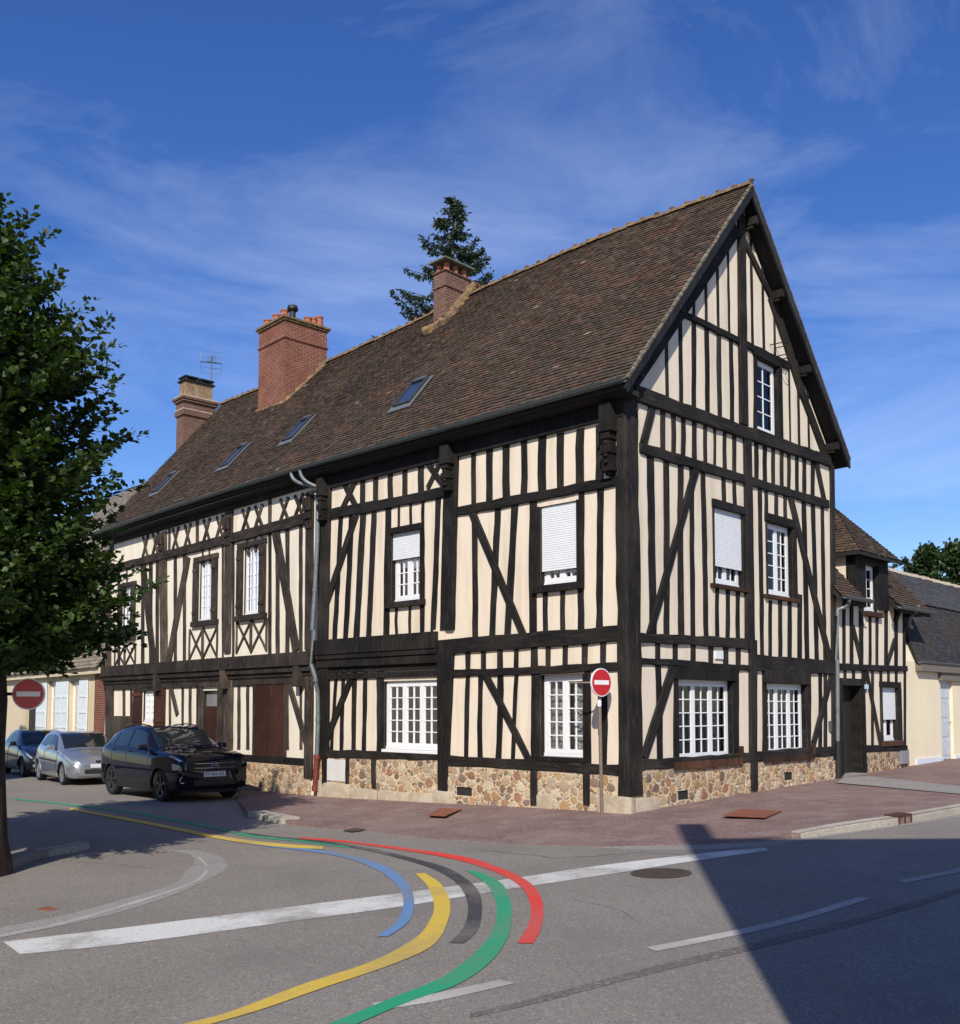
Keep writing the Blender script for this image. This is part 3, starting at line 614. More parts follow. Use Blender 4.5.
# gully in the kerb
t = thing('street_drain', 'rusty storm drain opening set in the kerb at the right', 'drain'); a, b = gp(897.5, 817.5, .005), gp(910.5, 815.2, .005); d = (b - a).normalized(); n = Vector((-d.y, d.x, 0))
m = MB(); up = Vector((0, 0, 1))
for (p, q, z0, z1) in ((a, b, .0, .03),): m.hexa([p - n * .02 + up * z0, q - n * .02 + up * z0, q - n * .02 + up * z1, p - n * .02 + up * z1, p + n * .2 + up * z0, q + n * .2 + up * z0, q + n * .2 + up * z1, p + n * .2 + up * z1])
for k in range(3):
    p = a.lerp(b, (k + .0) / 2.15); q = p + d * .035; m.hexa([p - n * .02 - up * .12, q - n * .02 - up * .12, q - n * .02, p - n * .02, p + n * .03 - up * .12, q + n * .03 - up * .12, q + n * .03, p + n * .03])
m.build('drain_frame', simple('dark_rust', (.07, .025, .018), .85, var=.3), t)
m = MB(); m.hexa([a + n * .05 - up * .12, b + n * .05 - up * .12, b + n * .05 - up * .002, a + n * .05 - up * .002, a + n * .2 - up * .12, b + n * .2 - up * .12, b + n * .2 - up * .002, a + n * .2 - up * .002]); m.build('drain_mouth', DARK, t)

# ================================================================ the half-timbered house
H = thing('half_timbered_house', 'large black and cream half-timbered corner house with steep brown tiled roof', 'house')
VO, GO = .38, .32
nA, nB, nG = WA.n, WB.n, WG.n
def zat(xy, v):                # height of a vertical line at xy that shows at photo row v
    lo, hi = -2, 30
    for _ in range(50):
        mid = (lo + hi) / 2
        if proj((xy.x, xy.y, mid))[1] > v: lo = mid
        else: hi = mid
    return (lo + hi) / 2
def xy(v): return Vector((v.x, v.y, 0))
cF = xy(WA.pt(-GO, 0, VO)); cB = xy(WG.pt(TG + VO, 0, GO)); aP = xy(WG.pt(TG / 2, 0, GO))
E0z = zat(cF, 379); Eb = zat(cB, 460); Az = zat(aP, 184)
kE = xy(WA.pt(SA, 0, VO)); eE = xy(WB.pt(SB + .12, 0, VO))
print('eave', E0z, Eb, 'apex', Az, [proj((p.x, p.y, z)) for p, z in ((cF, E0z), (cB, Eb), (aP, Az), (kE, E0z), (eE, E0z))])
def zline_at(pa, pb, pxs):     # heights along an xy line from photo pixels
    res = []
    for u, v in pxs:
        lo, hi = -.3, 1.3
        for _ in range(50):
            mid = (lo + hi) / 2; q = pa.lerp(pb, mid)
            a = proj((q.x, q.y, 8))[0]; b0 = proj((pa.x, pa.y, 8))[0]; b1 = proj((pb.x, pb.y, 8))[0]
            if (a - u) * (b0 - b1) > 0: lo = mid
            else: hi = mid
        k = (lo + hi) / 2; q = pa.lerp(pb, k); res.append((k, zat(q, v)))
    return res
kR = xy(WA.pt(SA, 0, -TG / 2)); eR = xy(WB.pt(SB + .12, 0, -TG / 2))
print('ridge k', [round(x, 2) for r in zline_at(aP, kR, [(620, 231), (497, 282), (440, 309), (330, 361)]) for x in r], proj((kR.x, kR.y, Az)), proj((eR.x, eR.y, Az)))
print('eave z', zline_at(cF, kE, [(440, 427), (330, 456)]), zline_at(kE, eE, [(290, 467), (200, 495), (132, 520)]))
# ---- front A: rails in photo pixels (top line, bottom line)
fe = lin((460, 455), (607, 425))
R1t, R1b = lin((460.6, 506.7), (618.7, 476.3)), lin((460.6, 515), (619.8, 485.3))
R1t2, R1b2 = lin((333.3, 508.9), (448.2, 486.3)), lin((333.3, 518.5), (448.2, 496))
Mt, Mb = lin((456, 639.3), (616.5, 626.7)), lin((456, 653), (617.5, 641.5))
Mt2, Mb2 = lin((318, 638), (434.8, 633.8)), lin((324, 671), (440, 669.5))
S2t, S2b = lin((456, 670), (617.5, 662)), lin((456, 676.5), (617.5, 670))
SLt, SLb = lin((449, 756), (617.6, 765.3)), lin((449, 765), (617.6, 774.5))
SL2t, SL2b = lin((324.7, 750), (439, 752)), lin((324.7, 757.3), (439, 759.6))
def rail(W, ft, fb, u0, u1, o, mat, name='beam', n=3, wob=.022):
    us = [u0 + (u1 - u0) * i / n for i in range(n + 1)]
    um = (u0 + u1) / 2
    wa, wb = fb(u0) - ft(u0), fb(u1) - ft(u1)
    return pbar(W, u0, (ft(u0) + fb(u0)) / 2, u1, (ft(u1) + fb(u1)) / 2, wa * 1.08, o, mat, H, name, w1=wb * 1.08, wob=wob)
def studs(W, f, g, lst, mat, o=.013, ext=1.5, name='stud'):
    for e in lst:
        u, wd = e[0], e[1]
        u0, u1 = u if isinstance(u, tuple) else (u, u)
        pbar(W, u0, f(u0) - ext, u1, g(u1) + ext, wd * ((1.0 if W is WG else .94) if mat is T_BLK else .8), o, mat, H, name, wob=.016)
sillA = WA.px(530, 770)[1]; sillA2 = WA.px(380, 756)[1]
winA = [opx(WA, 540.5, 578, 503.5, 584), opx(WA, 540.5, 584.5, 674.5, 757), opx(WA, 391.5, 421.5, 531.5, 601), opx(WA, 384.5, 440, 680.5, 750)]
TOPZ = E0z + VO * 1.17 - .12
m = MB(); sheet(m, WA, 0, SA, -.6, TOPZ, winA); wallA = m.build('plaster_wall', [PL_A, T_BLK], H)
m = MB(); ventA = opx(WA, 458, 473, 787, 795.5)
def plinth(W, s0, s1, ztop, vents=(), o=.03):
    m = MB(); sheet(m, W, s0, s1, -.9, ztop, vents, o=o, reveal=.25)
    rs = random.Random(int(abs(s0 * 37 + ztop * 91)) + 5); st = []; q0, q1 = W.pt(s0, 0), W.pt(s1, 0); lowz = min(G(q0.x, q0.y), G(q1.x, q1.y)) - .04
    grid = {}
    for k in range(int(5200 * (s1 - s0))):
        r_s = (.088, .07, .056, .045, .034, .023)[min(5, int(max(0, k / (5200 * (s1 - s0)) - .012) * 11))] * rs.uniform(.8, 1.25); fx = rs.uniform(1.0, 1.35); a, z = rs.uniform(s0 + .02, s1 - .02), rs.uniform(lowz, ztop - .02)
        if z + r_s * .9 > ztop or a - r_s < s0 or a + r_s > s1 or (s0 < 0 and a < .30): continue
        if any(v[0] - r_s * 1.1 < a < v[1] + r_s * 1.1 and v[2] - r_s < z < v[3] + r_s for v in vents): continue
        ok = True; gx_, gz_ = int(a / .3), int(z / .3)
        for ii in (-1, 0, 1):
            for jj in (-1, 0, 1):
                for (b_, y_, rr_) in grid.get((gx_ + ii, gz_ + jj), ()):
                    if ((a - b_) / 1.12) ** 2 + ((z - y_) * 1.06) ** 2 < (r_s + rr_ - .004) ** 2: ok = False; break
        if ok: grid.setdefault((gx_, gz_), []).append((a, z, r_s)); st.append((a, z, r_s, fx))
    sm = MB(); PS = [((.40, .29, .18), 4), ((.44, .35, .24), 4), ((.36, .19, .09), 3), ((.25, .10, .055), 2.4), ((.13, .085, .065), 1.8), ((.38, .24, .10), 2), ((.20, .15, .12), 1.2), ((.50, .42, .31), 1.5)]
    for (a, z, r_s, fx) in st:
        n = 7; cc0 = (.38, .29, .195); ph = rs.uniform(0, 6); cc_ = rs.choices([p[0] for p in PS], [p[1] for p in PS])[0]; q = rs.uniform(.8, 1.2); cc_ = tuple((x * .75 + y * .25) * q for x, y in zip(cc_, cc0)); tl = rs.uniform(-.25, .25)
        rad = [rs.uniform(.74, 1.28) for _ in range(n)]; hh = rs.uniform(.006, .018)
        def rr3(f, oo): return [W.pt(a + r_s * 1.12 * f * rad[j] * math.cos(ph + 6.283 * j / n), z + r_s * .96 * f * rad[j] * math.sin(ph + 6.283 * j / n) , o + oo) for j in range(n)]
        A, B, D_ = rr3(1.0, -.004), rr3(.90, hh * .8), rr3(.5, hh); cen = W.pt(a, z, o + hh * 1.05)
        for j in range(n):
            j2 = (j + 1) % n; sm.face([A[j], A[j2], B[j2], B[j]], None, cc_); sm.face([B[j], B[j2], D_[j2], D_[j]], None, cc_); sm.face([D_[j], D_[j2], cen], None, cc_)
    so3 = sm.build('rubble_stones', RUBB, None, weld=False, smooth=False)
    m.face([W.pt(s0, ztop, o), W.pt(s1, ztop, o), W.pt(s1, ztop, -.02), W.pt(s0, ztop, -.02)])
    for v in vents:
        m2 = MB(); m2.face([W.pt(v[0], v[2], .005), W.pt(v[1], v[2], .005), W.pt(v[1], v[3], .005), W.pt(v[0], v[3], .005)]); m2.build('cellar_vent', DARK, H)
    pl_ = m.build('stone_plinth', [MORT, DARK], H); so3.parent = pl_; return pl_
plinth(WA, -.03, WA.px(441, 770)[0], sillA, [ventA]); plinth(WA, WA.px(447, 770)[0] + .002, SA, sillA2)
# wall plate under the eaves
zf = WA.px(534, fe(534))[1]
for W_, a, b, up_ in ((WA, -.02, SA, 0), (WB, .02, SB, .16)):
    m = MB(); m.box(W_, a, b, zf + .02 + up_, zf + .30, -.02, .07); m.box(W_, a, b, zf + .302, TOPZ + .02, -.02, .12); m.build('wall_plate', T_BLK, H)
# posts
def post(W, pts, o, mat, name='post', **k):
    for (u0, v0, u1, v1, w0, w1) in pts: pbar(W, u0, v0, u1, v1, w0, o, mat, H, name, w1=w1, **k)
post(WA, [(453, 444, 448.7, 630, 13, 13)], .075, T_BLK); post(WA, [(447, 642, 444.3, 796, 16.5, 9)], .068, T_BLK)
post(WA, [(327, 470, 324, 640, 10.5, 9.5), (325.5, 668, 325.5, 758, 9.5, 8), (326, 758, 326, 784, 5, 4)], .066, T_BLK)
# corner post, worked round the corner
m = MB(); n_ = 16; zb_, zt_ = WA.px(628, 797)[1], TOPZ
aw, gw = WA.px(619.5, 700)[0], WG.px(639.3, 700)[0]
for i in range(n_):
    z0, z1 = zb_ + (zt_ - zb_) * i / n_, zb_ + (zt_ - zb_) * (i + 1) / n_
    def ring(i, z):
        rr = random.Random(i * 7); ja, jg = rr.uniform(-.02, .02), rr.uniform(-.02, .02); o = .055 + rr.uniform(-.008, .008); c = .03 + rr.uniform(0, .02)
        ta = aw * (1 if z < 6 else .93) ; tg = gw * (1 if z < 5 else .9)
        q = WA.n * o + WG.n * o
        b = O3 + q
        P = [WA.pt(ta + ja, z, -.02), WA.pt(ta + ja, z, o), b + WA.d * c, b + WG.d * c, WG.pt(tg + jg, z, o), WG.pt(tg + jg, z, -.02)]
        return [Vector((p.x, p.y, z)) for p in P]
    A, B = ring(i, z0), ring(i + 1, z1)
    for k in range(5): m.face([A[k], A[k + 1], B[k + 1], B[k]], [(k * .2, z0), ((k + 1) * .2, z0), ((k + 1) * .2, z1), (k * .2, z1)])
    if i == 0: m.face(A)
    if i == n_ - 1: m.face(B)
m.build('corner_post', T_BLK, H)
m = MB(); q = O3 + WA.n * .16 + WG.n * .14
for (a, b, c_, d_, z0, z1, j) in ((-.14, .42, -.14, .40, -.45, .30, .0), (.43, .78, -.1, .1, -.45, .24, 0)):
    pass
def block(W, s0, s1, z0, z1, o1, seed, name='footing_stone'):
    r = random.Random(seed); m = MB(); P = []
    for o in (o1, -.05):
        for (s, z) in ((s0, z0), (s1, z0), (s1, z1), (s0, z1)): P.append(W.pt(s + r.uniform(-.02, .02), z + r.uniform(-.02, .02), o + (r.uniform(-.02, .01) if o > 0 else 0)))
    m.hexa(P); return m.build(name, STONE_P, H, smooth=True, bevel=.035)
block(WA, -.15, .52, -.5, zb_ + .0, .15, 1); block(WG, -.05, .75, -.5, zb_ - .03, .13, 2)
block(WA, 1.6, 2.0, -.5, .17, .07, 3); block(WA, WA.px(455, 795)[0], WA.px(436, 795)[0], -.6, .10, .09, 4)
for i, (u0, u1, v) in enumerate(((436, 412, 792), (411, 380, 791), (379, 352, 789), (351, 325, 783), (324.5, 319.5, 780))):
    block(WA, WA.px(u0, v)[0] + .01, WA.px(u1, v)[0] - .01, -.8, WA.px((u0 + u1) / 2, v)[1], .09, 10 + i)
# rails
rail(WA, R1t, R1b, 459, 620, .05, T_BLK); rail(WA, R1t2, R1b2, 332, 447, .052, T_BLK)
rail(WA, Mt, Mb, 441, 619.5, .055, T_BLK, 'floor_beam'); rail(WA, S2t, S2b, 452, 619.5, .042, T_BLK)
rail(WA, SLt, SLb, 449, 619.5, .06, T_BLK, 'sill_beam'); rail(WA, SL2t, SL2b, 321, 440.5, .062, T_BLK, 'sill_beam')
# moulded jetty beam of the left bay
z0, z1 = WA.px(380, 678)[1], WA.px(380, 636)[1]; a, b = WA.px(440, 650)[0] , SA - .06
m = MB(); prof = [(0, 1, .13), (.0, .0, 0)]
for (f0, f1, o) in ((.0, .14, .05), (.16, .30, .03), (.30, .50, .10), (.50, .62, .135), (.62, 1.0, .16)):
    m.box(WA, a, b, z0 + (z1 - z0) * f0, z0 + (z1 - z0) * f1 - .004, -.02, o)
m.build('moulded_beam', T_BLK, H, bevel=.008)
m = MB(); m.box(WA, WA.px(435, 632)[0] - .33, WA.px(435, 632)[0], WA.px(445, 640)[1], WA.px(445, 629.5)[1], -.02, .05); m.build('plaster_patch', PL_A, H)
# studs bay 1
studs(WA, fe, R1t, [(473.9, 5), (489.5, 7.3), (506.4, 8), (524, 7), (542.4, 8.7), (560.5, 8), (580.2, 8.7), (599.6, 9)], T_BLK)
studs(WA, R1b, Mt, [((474.4, 475.5), 6.5), ((498, 492), 7), ((515, 507.6), 7.3), ((533.5, 533), 8.5), ((581.5, 581), 7), ((600.6, 599.5), 7.2)], T_BLK)
pbar(WA, 472.5, 512, 524.5, 636, 7, .04, T_BLK, H, 'brace')
studs(WA, lambda u: 589, Mt, [(545.8, 5.5), (563, 6)], T_BLK)
studs(WA, Mb, S2t, [(468, 5.5), (483.5, 6), (500.2, 6), (516.3, 5), (534.4, 7.5), (548, 5.5), (565.3, 6), (584.8, 6.5), (603, 6.5)], T_BLK)
studs(WA, S2b, SLt, [((468, 466.3), 5), ((481, 480), 5.5), ((500.7, 498.4), 6.5), ((516.7, 512.6), 4.5), (535.5, 9.5), (588, 7), (604, 7)], T_BLK)
pbar(WA, 485, 673, 530, 761, 7, .04, T_BLK, H, 'brace')
studs(WA, SLb, lambda u: 805, [(535.4, 7.4), (587.8, 7)], T_BLK, .055, 0)
# studs bay 2
for a in ((342, 479, 356.5, 507), (357.5, 478, 343.5, 508), (428.5, 463, 444.5, 486), (442.5, 460, 428.5, 488)): pbar(WA, *a, 5, .034 + (a[0] > 350) * .012, T_BLK, H, 'brace')
studs(WA, fe, R1t2, [(362.7, 5.5), (375.8, 5.5), (390.6, 5.5), (404.8, 5.5), (421.4, 6.5)], T_BLK)
studs(WA, R1b2, Mt2, [((341, 334.6), 5), ((352, 345.6), 5.5), ((363.5, 356.6), 6.5), ((374.3, 368.5), 6), ((388.5, 386.5), 6.5), (423, 3.5), ((438.5, 433), 6)], T_BLK)
pbar(WA, 357, 515, 324, 612, 6, .042, T_BLK, H, 'brace')
studs(WA, lambda u: 498, lambda u: 525, [(399, 2.8), (411, 3)], T_BLK); studs(WA, lambda u: 607, Mt2, [(385, 2.5), (396.6, 3), (410, 3), (421.3, 3)], T_BLK)
studs(WA, Mb2, SL2t, [((337, 331.5), 3.5), ((354.6, 353.5), 5), ((343.8, 341.5), 4), ((365.6, 364), 4.5), (380.5, 8)], T_BLK)
pbar(WA, 351.5, 679, 324.5, 747, 6, .04, T_BLK, H, 'brace')
studs(WA, SL2b, lambda u: 788, [(375.3, 5), (349, 3.5)], T_BLK, .055, 0)
m = MB(); m.box(WA, WA.px(347, 770)[0], WA.px(329, 770)[0], WA.px(338, 781)[1], WA.px(338, 759.5)[1], -.02, .06); m.build('meter_cabinet', simple('off_white_metal', (.66, .64, .60), .5, var=.05), H, bevel=.008)
# window trims A
def lintel(W, op, h, o, mat, side=.12, name='lintel'):
    m = MB(); m.box(W, op[0] - side, op[1] + side, op[3] + .002, op[3] + h, -.02, o); return m.build(name, mat, H, bevel=.006)
def sill(W, op, h, o, mat, side=.12, name='window_sill'):
    m = MB(); m.box(W, op[0] - side, op[1] + side, op[2] - h, op[2] - .002, -.05, o); return m.build(name, mat, H, bevel=.006)
lintel(WA, winA[2], .12, .058, T_BLK, .06); sill(WA, winA[0], .13, .09, T_BLK, .14); sill(WA, winA[2], .12, .09, T_BLK, .13); sill(WA, winA[1], .08, .075, T_BLK, .05); sill(WA, winA[3], .06, .08, WHITE, .0)
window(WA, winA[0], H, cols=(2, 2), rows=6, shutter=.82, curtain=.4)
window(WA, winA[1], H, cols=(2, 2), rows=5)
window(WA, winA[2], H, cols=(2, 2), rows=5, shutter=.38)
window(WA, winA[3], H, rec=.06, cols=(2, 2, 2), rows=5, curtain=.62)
# carved brackets on posts
def bracket(W, s, wd, ztop, h, mat, o=.09):
    m = MB(); m.box(W, s - wd / 2, s + wd / 2, ztop - h * .36, ztop, -.02, o + .16); m.box(W, s - wd / 2 - .02, s + wd / 2 + .02, ztop - h * .40, ztop - h * .362, -.02, o + .18)
    rr = random.Random(int(s * 10))
    for (f0, f1, ww, oo) in ((.40, .50, .75, .15), (.50, .58, .55, .12), (.58, .70, .85, .15), (.70, .80, .65, .11), (.80, .90, .8, .10), (.90, .95, .95, .12), (.95, 1.0, .5, .06)):
        m.box(W, s - wd / 2 * ww, s + wd / 2 * ww, ztop - h * f1, ztop - h * f0 - .003, -.02, o + oo)
    for k in range(5):
        c = W.pt(s, ztop - h * (.46 + .09 * k), o + .10); m.tube([c + Vector((0, 0, .05)), c + Vector((0, 0, .02)), c - Vector((0, 0, .02)), c - Vector((0, 0, .05))], [.02, .055, .055, .02], 8)
    return m.build('carved_bracket', mat, H, bevel=.008)
bracket(WA, WA.px(613, 440)[0], .24, WA.px(616, 405)[1], 1.22, T_BLK); bracket(WA, WA.px(452.5, 480)[0], .24, WA.px(452, 447)[1], .95, T_BLK); bracket(WA, WA.px(327.5, 500)[0], .22, WA.px(327, 480)[1], 1.0, T_BLK)
# ---------------- front B (greyer, more weathered timber)
dB0, dB1 = WB.px(219, 730), WB.px(202, 730)
JBt, JBb = lin((107.6, 669), (311, 649)), lin((109, 687), (309.7, 673))
RBt, RBb = lin((137.5, 559), (306, 514)), lin((132.5, 567), (306, 524.5))
feB = lin((140, 546), (307.5, 499))
GBt = lin((113.8, 692), (310, 678.5)); SBt, SBb = lin((237.4, 755), (306, 760)), lin((237, 761), (306, 766.5))
winB = [opx(WB, 244.5, 260.5, 546.5, 614.5), opx(WB, 200, 213, 560.5, 620.5), opx(WB, 123.5, 132, 587, 636), opx(WB, 143.5, 154.5, 691, 722)]
doorB = (WB.px(219, 730)[0], WB.px(202.5, 730)[0], -.9, WB.px(210, 690.5)[1])
garB = (WB.px(285.5, 720)[0], WB.px(255.7, 720)[0], WB.px(270, 757)[1], WB.px(270, 684)[1])
m = MB(); sheet(m, WB, 0, SB, -1, TOPZ, winB + [doorB, garB]); m.build('plaster_wall', [PL_B, T_GRY], H)
plinth(WB, .12, WB.px(221, 770)[0], WB.px(272, 763)[1]); plinth(WB, WB.px(200, 770)[0], SB, WB.px(150, 752)[1])
# floor beam of B, moulded
z1 = WB.px(210, JBt(210))[1]; z0 = WB.px(210, JBb(210))[1]
m = MB()
for (f0, f1, o) in ((-.32, -.02, .05), (.0, .16, .09), (.18, .40, .15), (.42, 1.0, .20)): m.box(WB, .06, SB + .02, z0 + (z1 - z0) * f0, z0 + (z1 - z0) * f1 - .004, -.02, o)
m.build('moulded_beam', T_GRY, H, bevel=.012)
for u in (162, 229, 303): 
    s = WB.px(u, 670)[0]; m = MB(); m.box(WB, s - .11, s + .11, z0 - .25, z0 + .22, -.02, .20 + .015); m.build('beam_end', T_GRY, H, bevel=.012)
rail(WB, RBt, RBb, 112, 306, .075, T_GRY)
m = MB(); z = WB.px(272, 763)[1]; m.box(WB, .1, WB.px(221, 760)[0], z - .002, z + .16, -.02, .05); m.build('sill_beam', T_BLK, H, bevel=.01)
m = MB(); z = WB.px(150, 752)[1]; m.box(WB, WB.px(200, 760)[0], SB, z - .002, z + .16, -.02, .05); m.build('sill_beam', T_BLK, H, bevel=.01)
post(WB, [(311, 492, 309.5, 650, 7, 7), (230, 511, 228, 653, 7.5, 6), (163.5, 533, 165, 662, 7, 6.5), (109, 550, 109, 668, 5, 5)], .05, T_GRY)
post(WB, [(310.5, 676, 309.5, 778, 7.5, 7.5), (230, 680, 229, 762, 8, 8), (110.5, 686, 110.5, 780, 7, 7)], .062, T_GRY)
for u, v in ((311, 498), (230, 518), (163.5, 534)):
    s, z = WB.px(u, v); m = MB()
    for (h0, h1, o) in ((0, .32, .16), (.325, .50, .12), (.505, .72, .085)): m.box(WB, s - .13, s + .13, z - h1, z - h0, -.02, o)
    m.build('bracket', T_GRY, H, bevel=.02)
for i, c in enumerate((146, 156, 176, 188, 207, 220, 246, 259, 284.5, 299)):
    s = WB.px(c, 540)[0]; ztop = WB.px(c, RBt(c) - 21)[1]; zb = WB.px(c, RBt(c) + 2)[1]
    hw = .185
    for k, sg in enumerate((1, -1)): bar(WB, (s - sg * hw, zb), (s + sg * hw, ztop), .095, .03 + .012 * k, T_GRY, H, 'cross_brace')
studs(WB, lambda u: feB(u) - 10, RBt, [(197.5, 4), (270, 4), (169.5, 3)], T_GRY)
studs(WB, RBb, JBt, [(143, 4), (151, 4.5), (157.5, 4), (175.5, 4), (184.5, 4), (119, 3.5), (270, 4), (277.8, 5), (287.5, 5), (301, 4.5), (233.5, 3), (223, 2.5)], T_GRY)
for a in ((143.7, 566, 154.6, 664, 5), (188.7, 557, 169, 664, 5), (276, 531, 297, 651, 7)): pbar(WB, *a, .042, T_GRY, H, 'brace')
studs(WB, lambda u: RBb(u), lambda u: RBb(u) + 14, [(247.5, 2.2), (255.5, 2.2), (262, 2.2), (203, 2), (209.5, 2), (127, 2)], T_GRY)
for u0, u1, v0, v1 in ((237, 267, 620, 652), (190, 217.5, 628, 659), (115.5, 136, 645, 666)):
    sa, sb = WB.px(u1, 640)[0], WB.px(u0, 640)[0]; za, zb = WB.px((u0 + u1) / 2, v1)[1], WB.px((u0 + u1) / 2, v0)[1]; mid = (sa + sb) / 2
    for k, (p, q) in enumerate((((sa, za), (mid, zb)), ((mid, za), (sa, zb)), ((mid, za), (sb, zb)), ((sb, za), (mid, zb)))): bar(WB, p, q, .075, .020 + .010 * (k % 2), T_GRY, H, 'cross_brace')
    bar(WB, (mid, za), (mid, zb), .07, .05, T_GRY, H, 'stud')
    bar(WB, (sa, za), (sa, zb), .07, .028, T_GRY, H, 'stud'); bar(WB, (sb, za), (sb, zb), .07, .028, T_GRY, H, 'stud')
def shutter_leaf(W, s0, s1, z0, z1, o0, o1, mat, parent, name='shutter', bars=True):
    m = MB(); n = max(2, round((s1 - s0) / .12)); w_ = (s1 - s0) / n
    for k in range(n): m.box(W, s0 + k * w_ + .003, s0 + (k + 1) * w_ - .003, z0, z1, o0, o1)
    f = m.build(name, mat, parent, bevel=.003)
    if bars:
        for z in (z0 + (z1 - z0) * .14, z0 + (z1 - z0) * .86): m = MB(); m.box(W, s0 + .02, s1 - .02, z - .04, z + .04, o1 + .001, o1 + .02); m.build('batten', mat, f)
    return f
for i, op in enumerate(winB[:3]):
    lintel(WB, op, .13, .065, T_GRY, .30); sill(WB, op, .14, .10, T_GRY, .34)
    for (a, b) in ((op[0] - .30, op[0] - .02), (op[1] + .02, op[1] + .30)): shutter_leaf(WB, a, b, op[2] + .01, op[3] - .01, .04, .075, T_GRY, H)
    window(WB, op, H, rec=.04, cols=(2, 2) if i < 2 else (1, 1), rows=5, curtain=False, sash_w=.035)
# ground floor B
window(WB, winB[3], H, rec=.05, cols=(2, 2), rows=4, curtain=False)
lintel(WB, winB[3], .12, .05, T_GRY, .1)
for (u0, u1) in ((134.5, 142.5), (155.5, 166)): shutter_leaf(WB, WB.px(u1, 720)[0], WB.px(u0, 720)[0], winB[3][2] - .1, winB[3][3] + .05, .03, .065, T_SHUT, H)
studs(WB, GBt, lambda u: 748, [(124, 3.5), (131.5, 3), (170, 3), (183, 3), (190.5, 3.5), (198.5, 5), (222.5, 4.5), (239, 4), (248, 4), (254, 3), (301, 3.5), (288, 2.5)], T_GRY, name='stud')
pbar(WB, 171.5, 687, 178, 715, 3, .045, T_GRY, H, 'brace'); pbar(WB, 288.5, 681, 308, 747, 5, .045, T_GRY, H, 'brace')
m = MB(); a, b = WB.px(134, 740)[0], WB.px(113, 740)[0]; z0, z1 = WB.px(124, 748)[1], WB.px(124, 716)[1]
k = 6
for i in range(k): m.box(WB, a + (b - a) * i / k + .003, a + (b - a) * (i + 1) / k - .003, z0, z1, -.01, .03)
m.build('board_panel', T_GRY, H)
# door
s0, s1, z0, z1 = doorB; dz = G(WB.pt(s0, 0).x, WB.pt(s0, 0).y) + .1
m = MB(); m.box(WB, s0, s1, dz, z1 - .42, -.13, -.09)
for (a, b) in ((.12, .46), (.54, .88)):
    for (c_, d_) in ((.08, .45), (.5, .93)):
        m.box(WB, s0 + (s1 - s0) * a, s0 + (s1 - s0) * b, dz + (z1 - .42 - dz) * c_, dz + (z1 - .42 - dz) * d_, -.09, -.07)
dr = m.build('door', T_SHUT, H, bevel=.01)
m = MB(); m.box(WB, s0, s1, z1 - .41, z1, -.13, -.10); m.build('transom_panel', simple('pale_grey_glass', (.20, .19, .19), .3), dr)
m = MB(); c = WB.pt(s0 + .12, dz + 1.0, -.06); m.tube([c, c + WB.n * .05], .018, 8); m.tube([c + WB.n * .05, c + WB.n * .05 + WB.d * .1], .012, 8); m.build('handle', ZINC, dr)
m = MB(); m.box(WB, s0 - .12, s0 - .002, dz, z1 + .1, -.1, .07); m.box(WB, s1 + .002, s1 + .12, dz, z1 + .1, -.1, .07); m.box(WB, s0 - .12, s1 + .12, z1 + .102, z1 + .2, -.1, .075); m.build('door_frame', T_GRY, H, bevel=.006)
m = MB(); m.box(WB, s0 - .15, s1 + .15, dz - .5, dz - .003, -.2, .22); m.build('door_step', STONE_P, H, bevel=.01)
s0, s1, z0, z1 = garB; mid = (s0 + s1) / 2
for a, b in ((s0, mid - .004), (mid + .004, s1)): shutter_leaf(WB, a + .01, b, z0, z1 - .01, .0, .035, T_SHUT, H, 'wide_shutter', False)
m = MB(); m.box(WB, s0 - .07, s0, z0, z1, -.02, .05); m.box(WB, s1, s1 + .07, z0, z1, -.02, .05); m.box(WB, s0 - .07, s1 + .07, z1 + .002, z1 + .12, -.02, .055); m.build('shutter_frame', T_GRY, H)
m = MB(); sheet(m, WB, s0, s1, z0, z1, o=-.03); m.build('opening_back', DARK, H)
# ---------------- gable
kf = (Az - E0z) / (TG / 2 + VO); kb = (Az - Eb) / (TG / 2 + VO); RT = .16     # roof slope lines
def roofz(t, under=RT): return (E0z + kf * (t + VO) if t < TG / 2 else Eb + kb * (TG + VO - t)) - under * 1.5
G1t, G1b = lin((635, 387), (830, 458)), lin((635, 400), (830, 466.5))
def poly(*p):
    def f(u):
        for i in range(len(p) - 1):
            if u <= p[i + 1][0] or i == len(p) - 2: return lin(p[i], p[i + 1])(u)
    return f
G1t = poly((635, 387), (680, 402), (746, 424), (830, 457.5)); G1b = poly((635, 401), (680, 414.5), (746, 438), (830, 467))
G2t = poly((637.5, 442.5), (680, 456), (746, 475), (827, 501)); G2b = poly((637.5, 452.5), (680, 465.5), (746, 483.5), (827, 508.5))
G4t, G4b = lin((645, 634), (750, 640)), lin((645, 642.5), (752, 649.5)); G4rt, G4rb = lin((755, 655), (832.5, 661)), lin((755, 670), (832.5, 673.7))
G5t, G5b = lin((642.5, 657.5), (750, 665.5)), lin((642.5, 663.7), (750, 671))
G6t, G6b = lin((643.7, 759.5), (750, 752.5)), lin((643.7, 769), (750, 762)); G6rt, G6rb = lin((755, 752), (833.5, 747)), lin((755, 761.5), (833.5, 755.5))
winG = [opx(WG, 755.5, 777.5, 362, 434), opx(WG, 713.5, 742.5, 511, 586), opx(WG, 766.5, 792.5, 524.5, 596.5), opx(WG, 677.5, 732.5, 680, 760), opx(WG, 766, 806, 684, 755)]
ventsG = [opx(WG, 676.5, 686.5, 790.5, 799.5), opx(WG, 783, 790.5, 772, 780)]
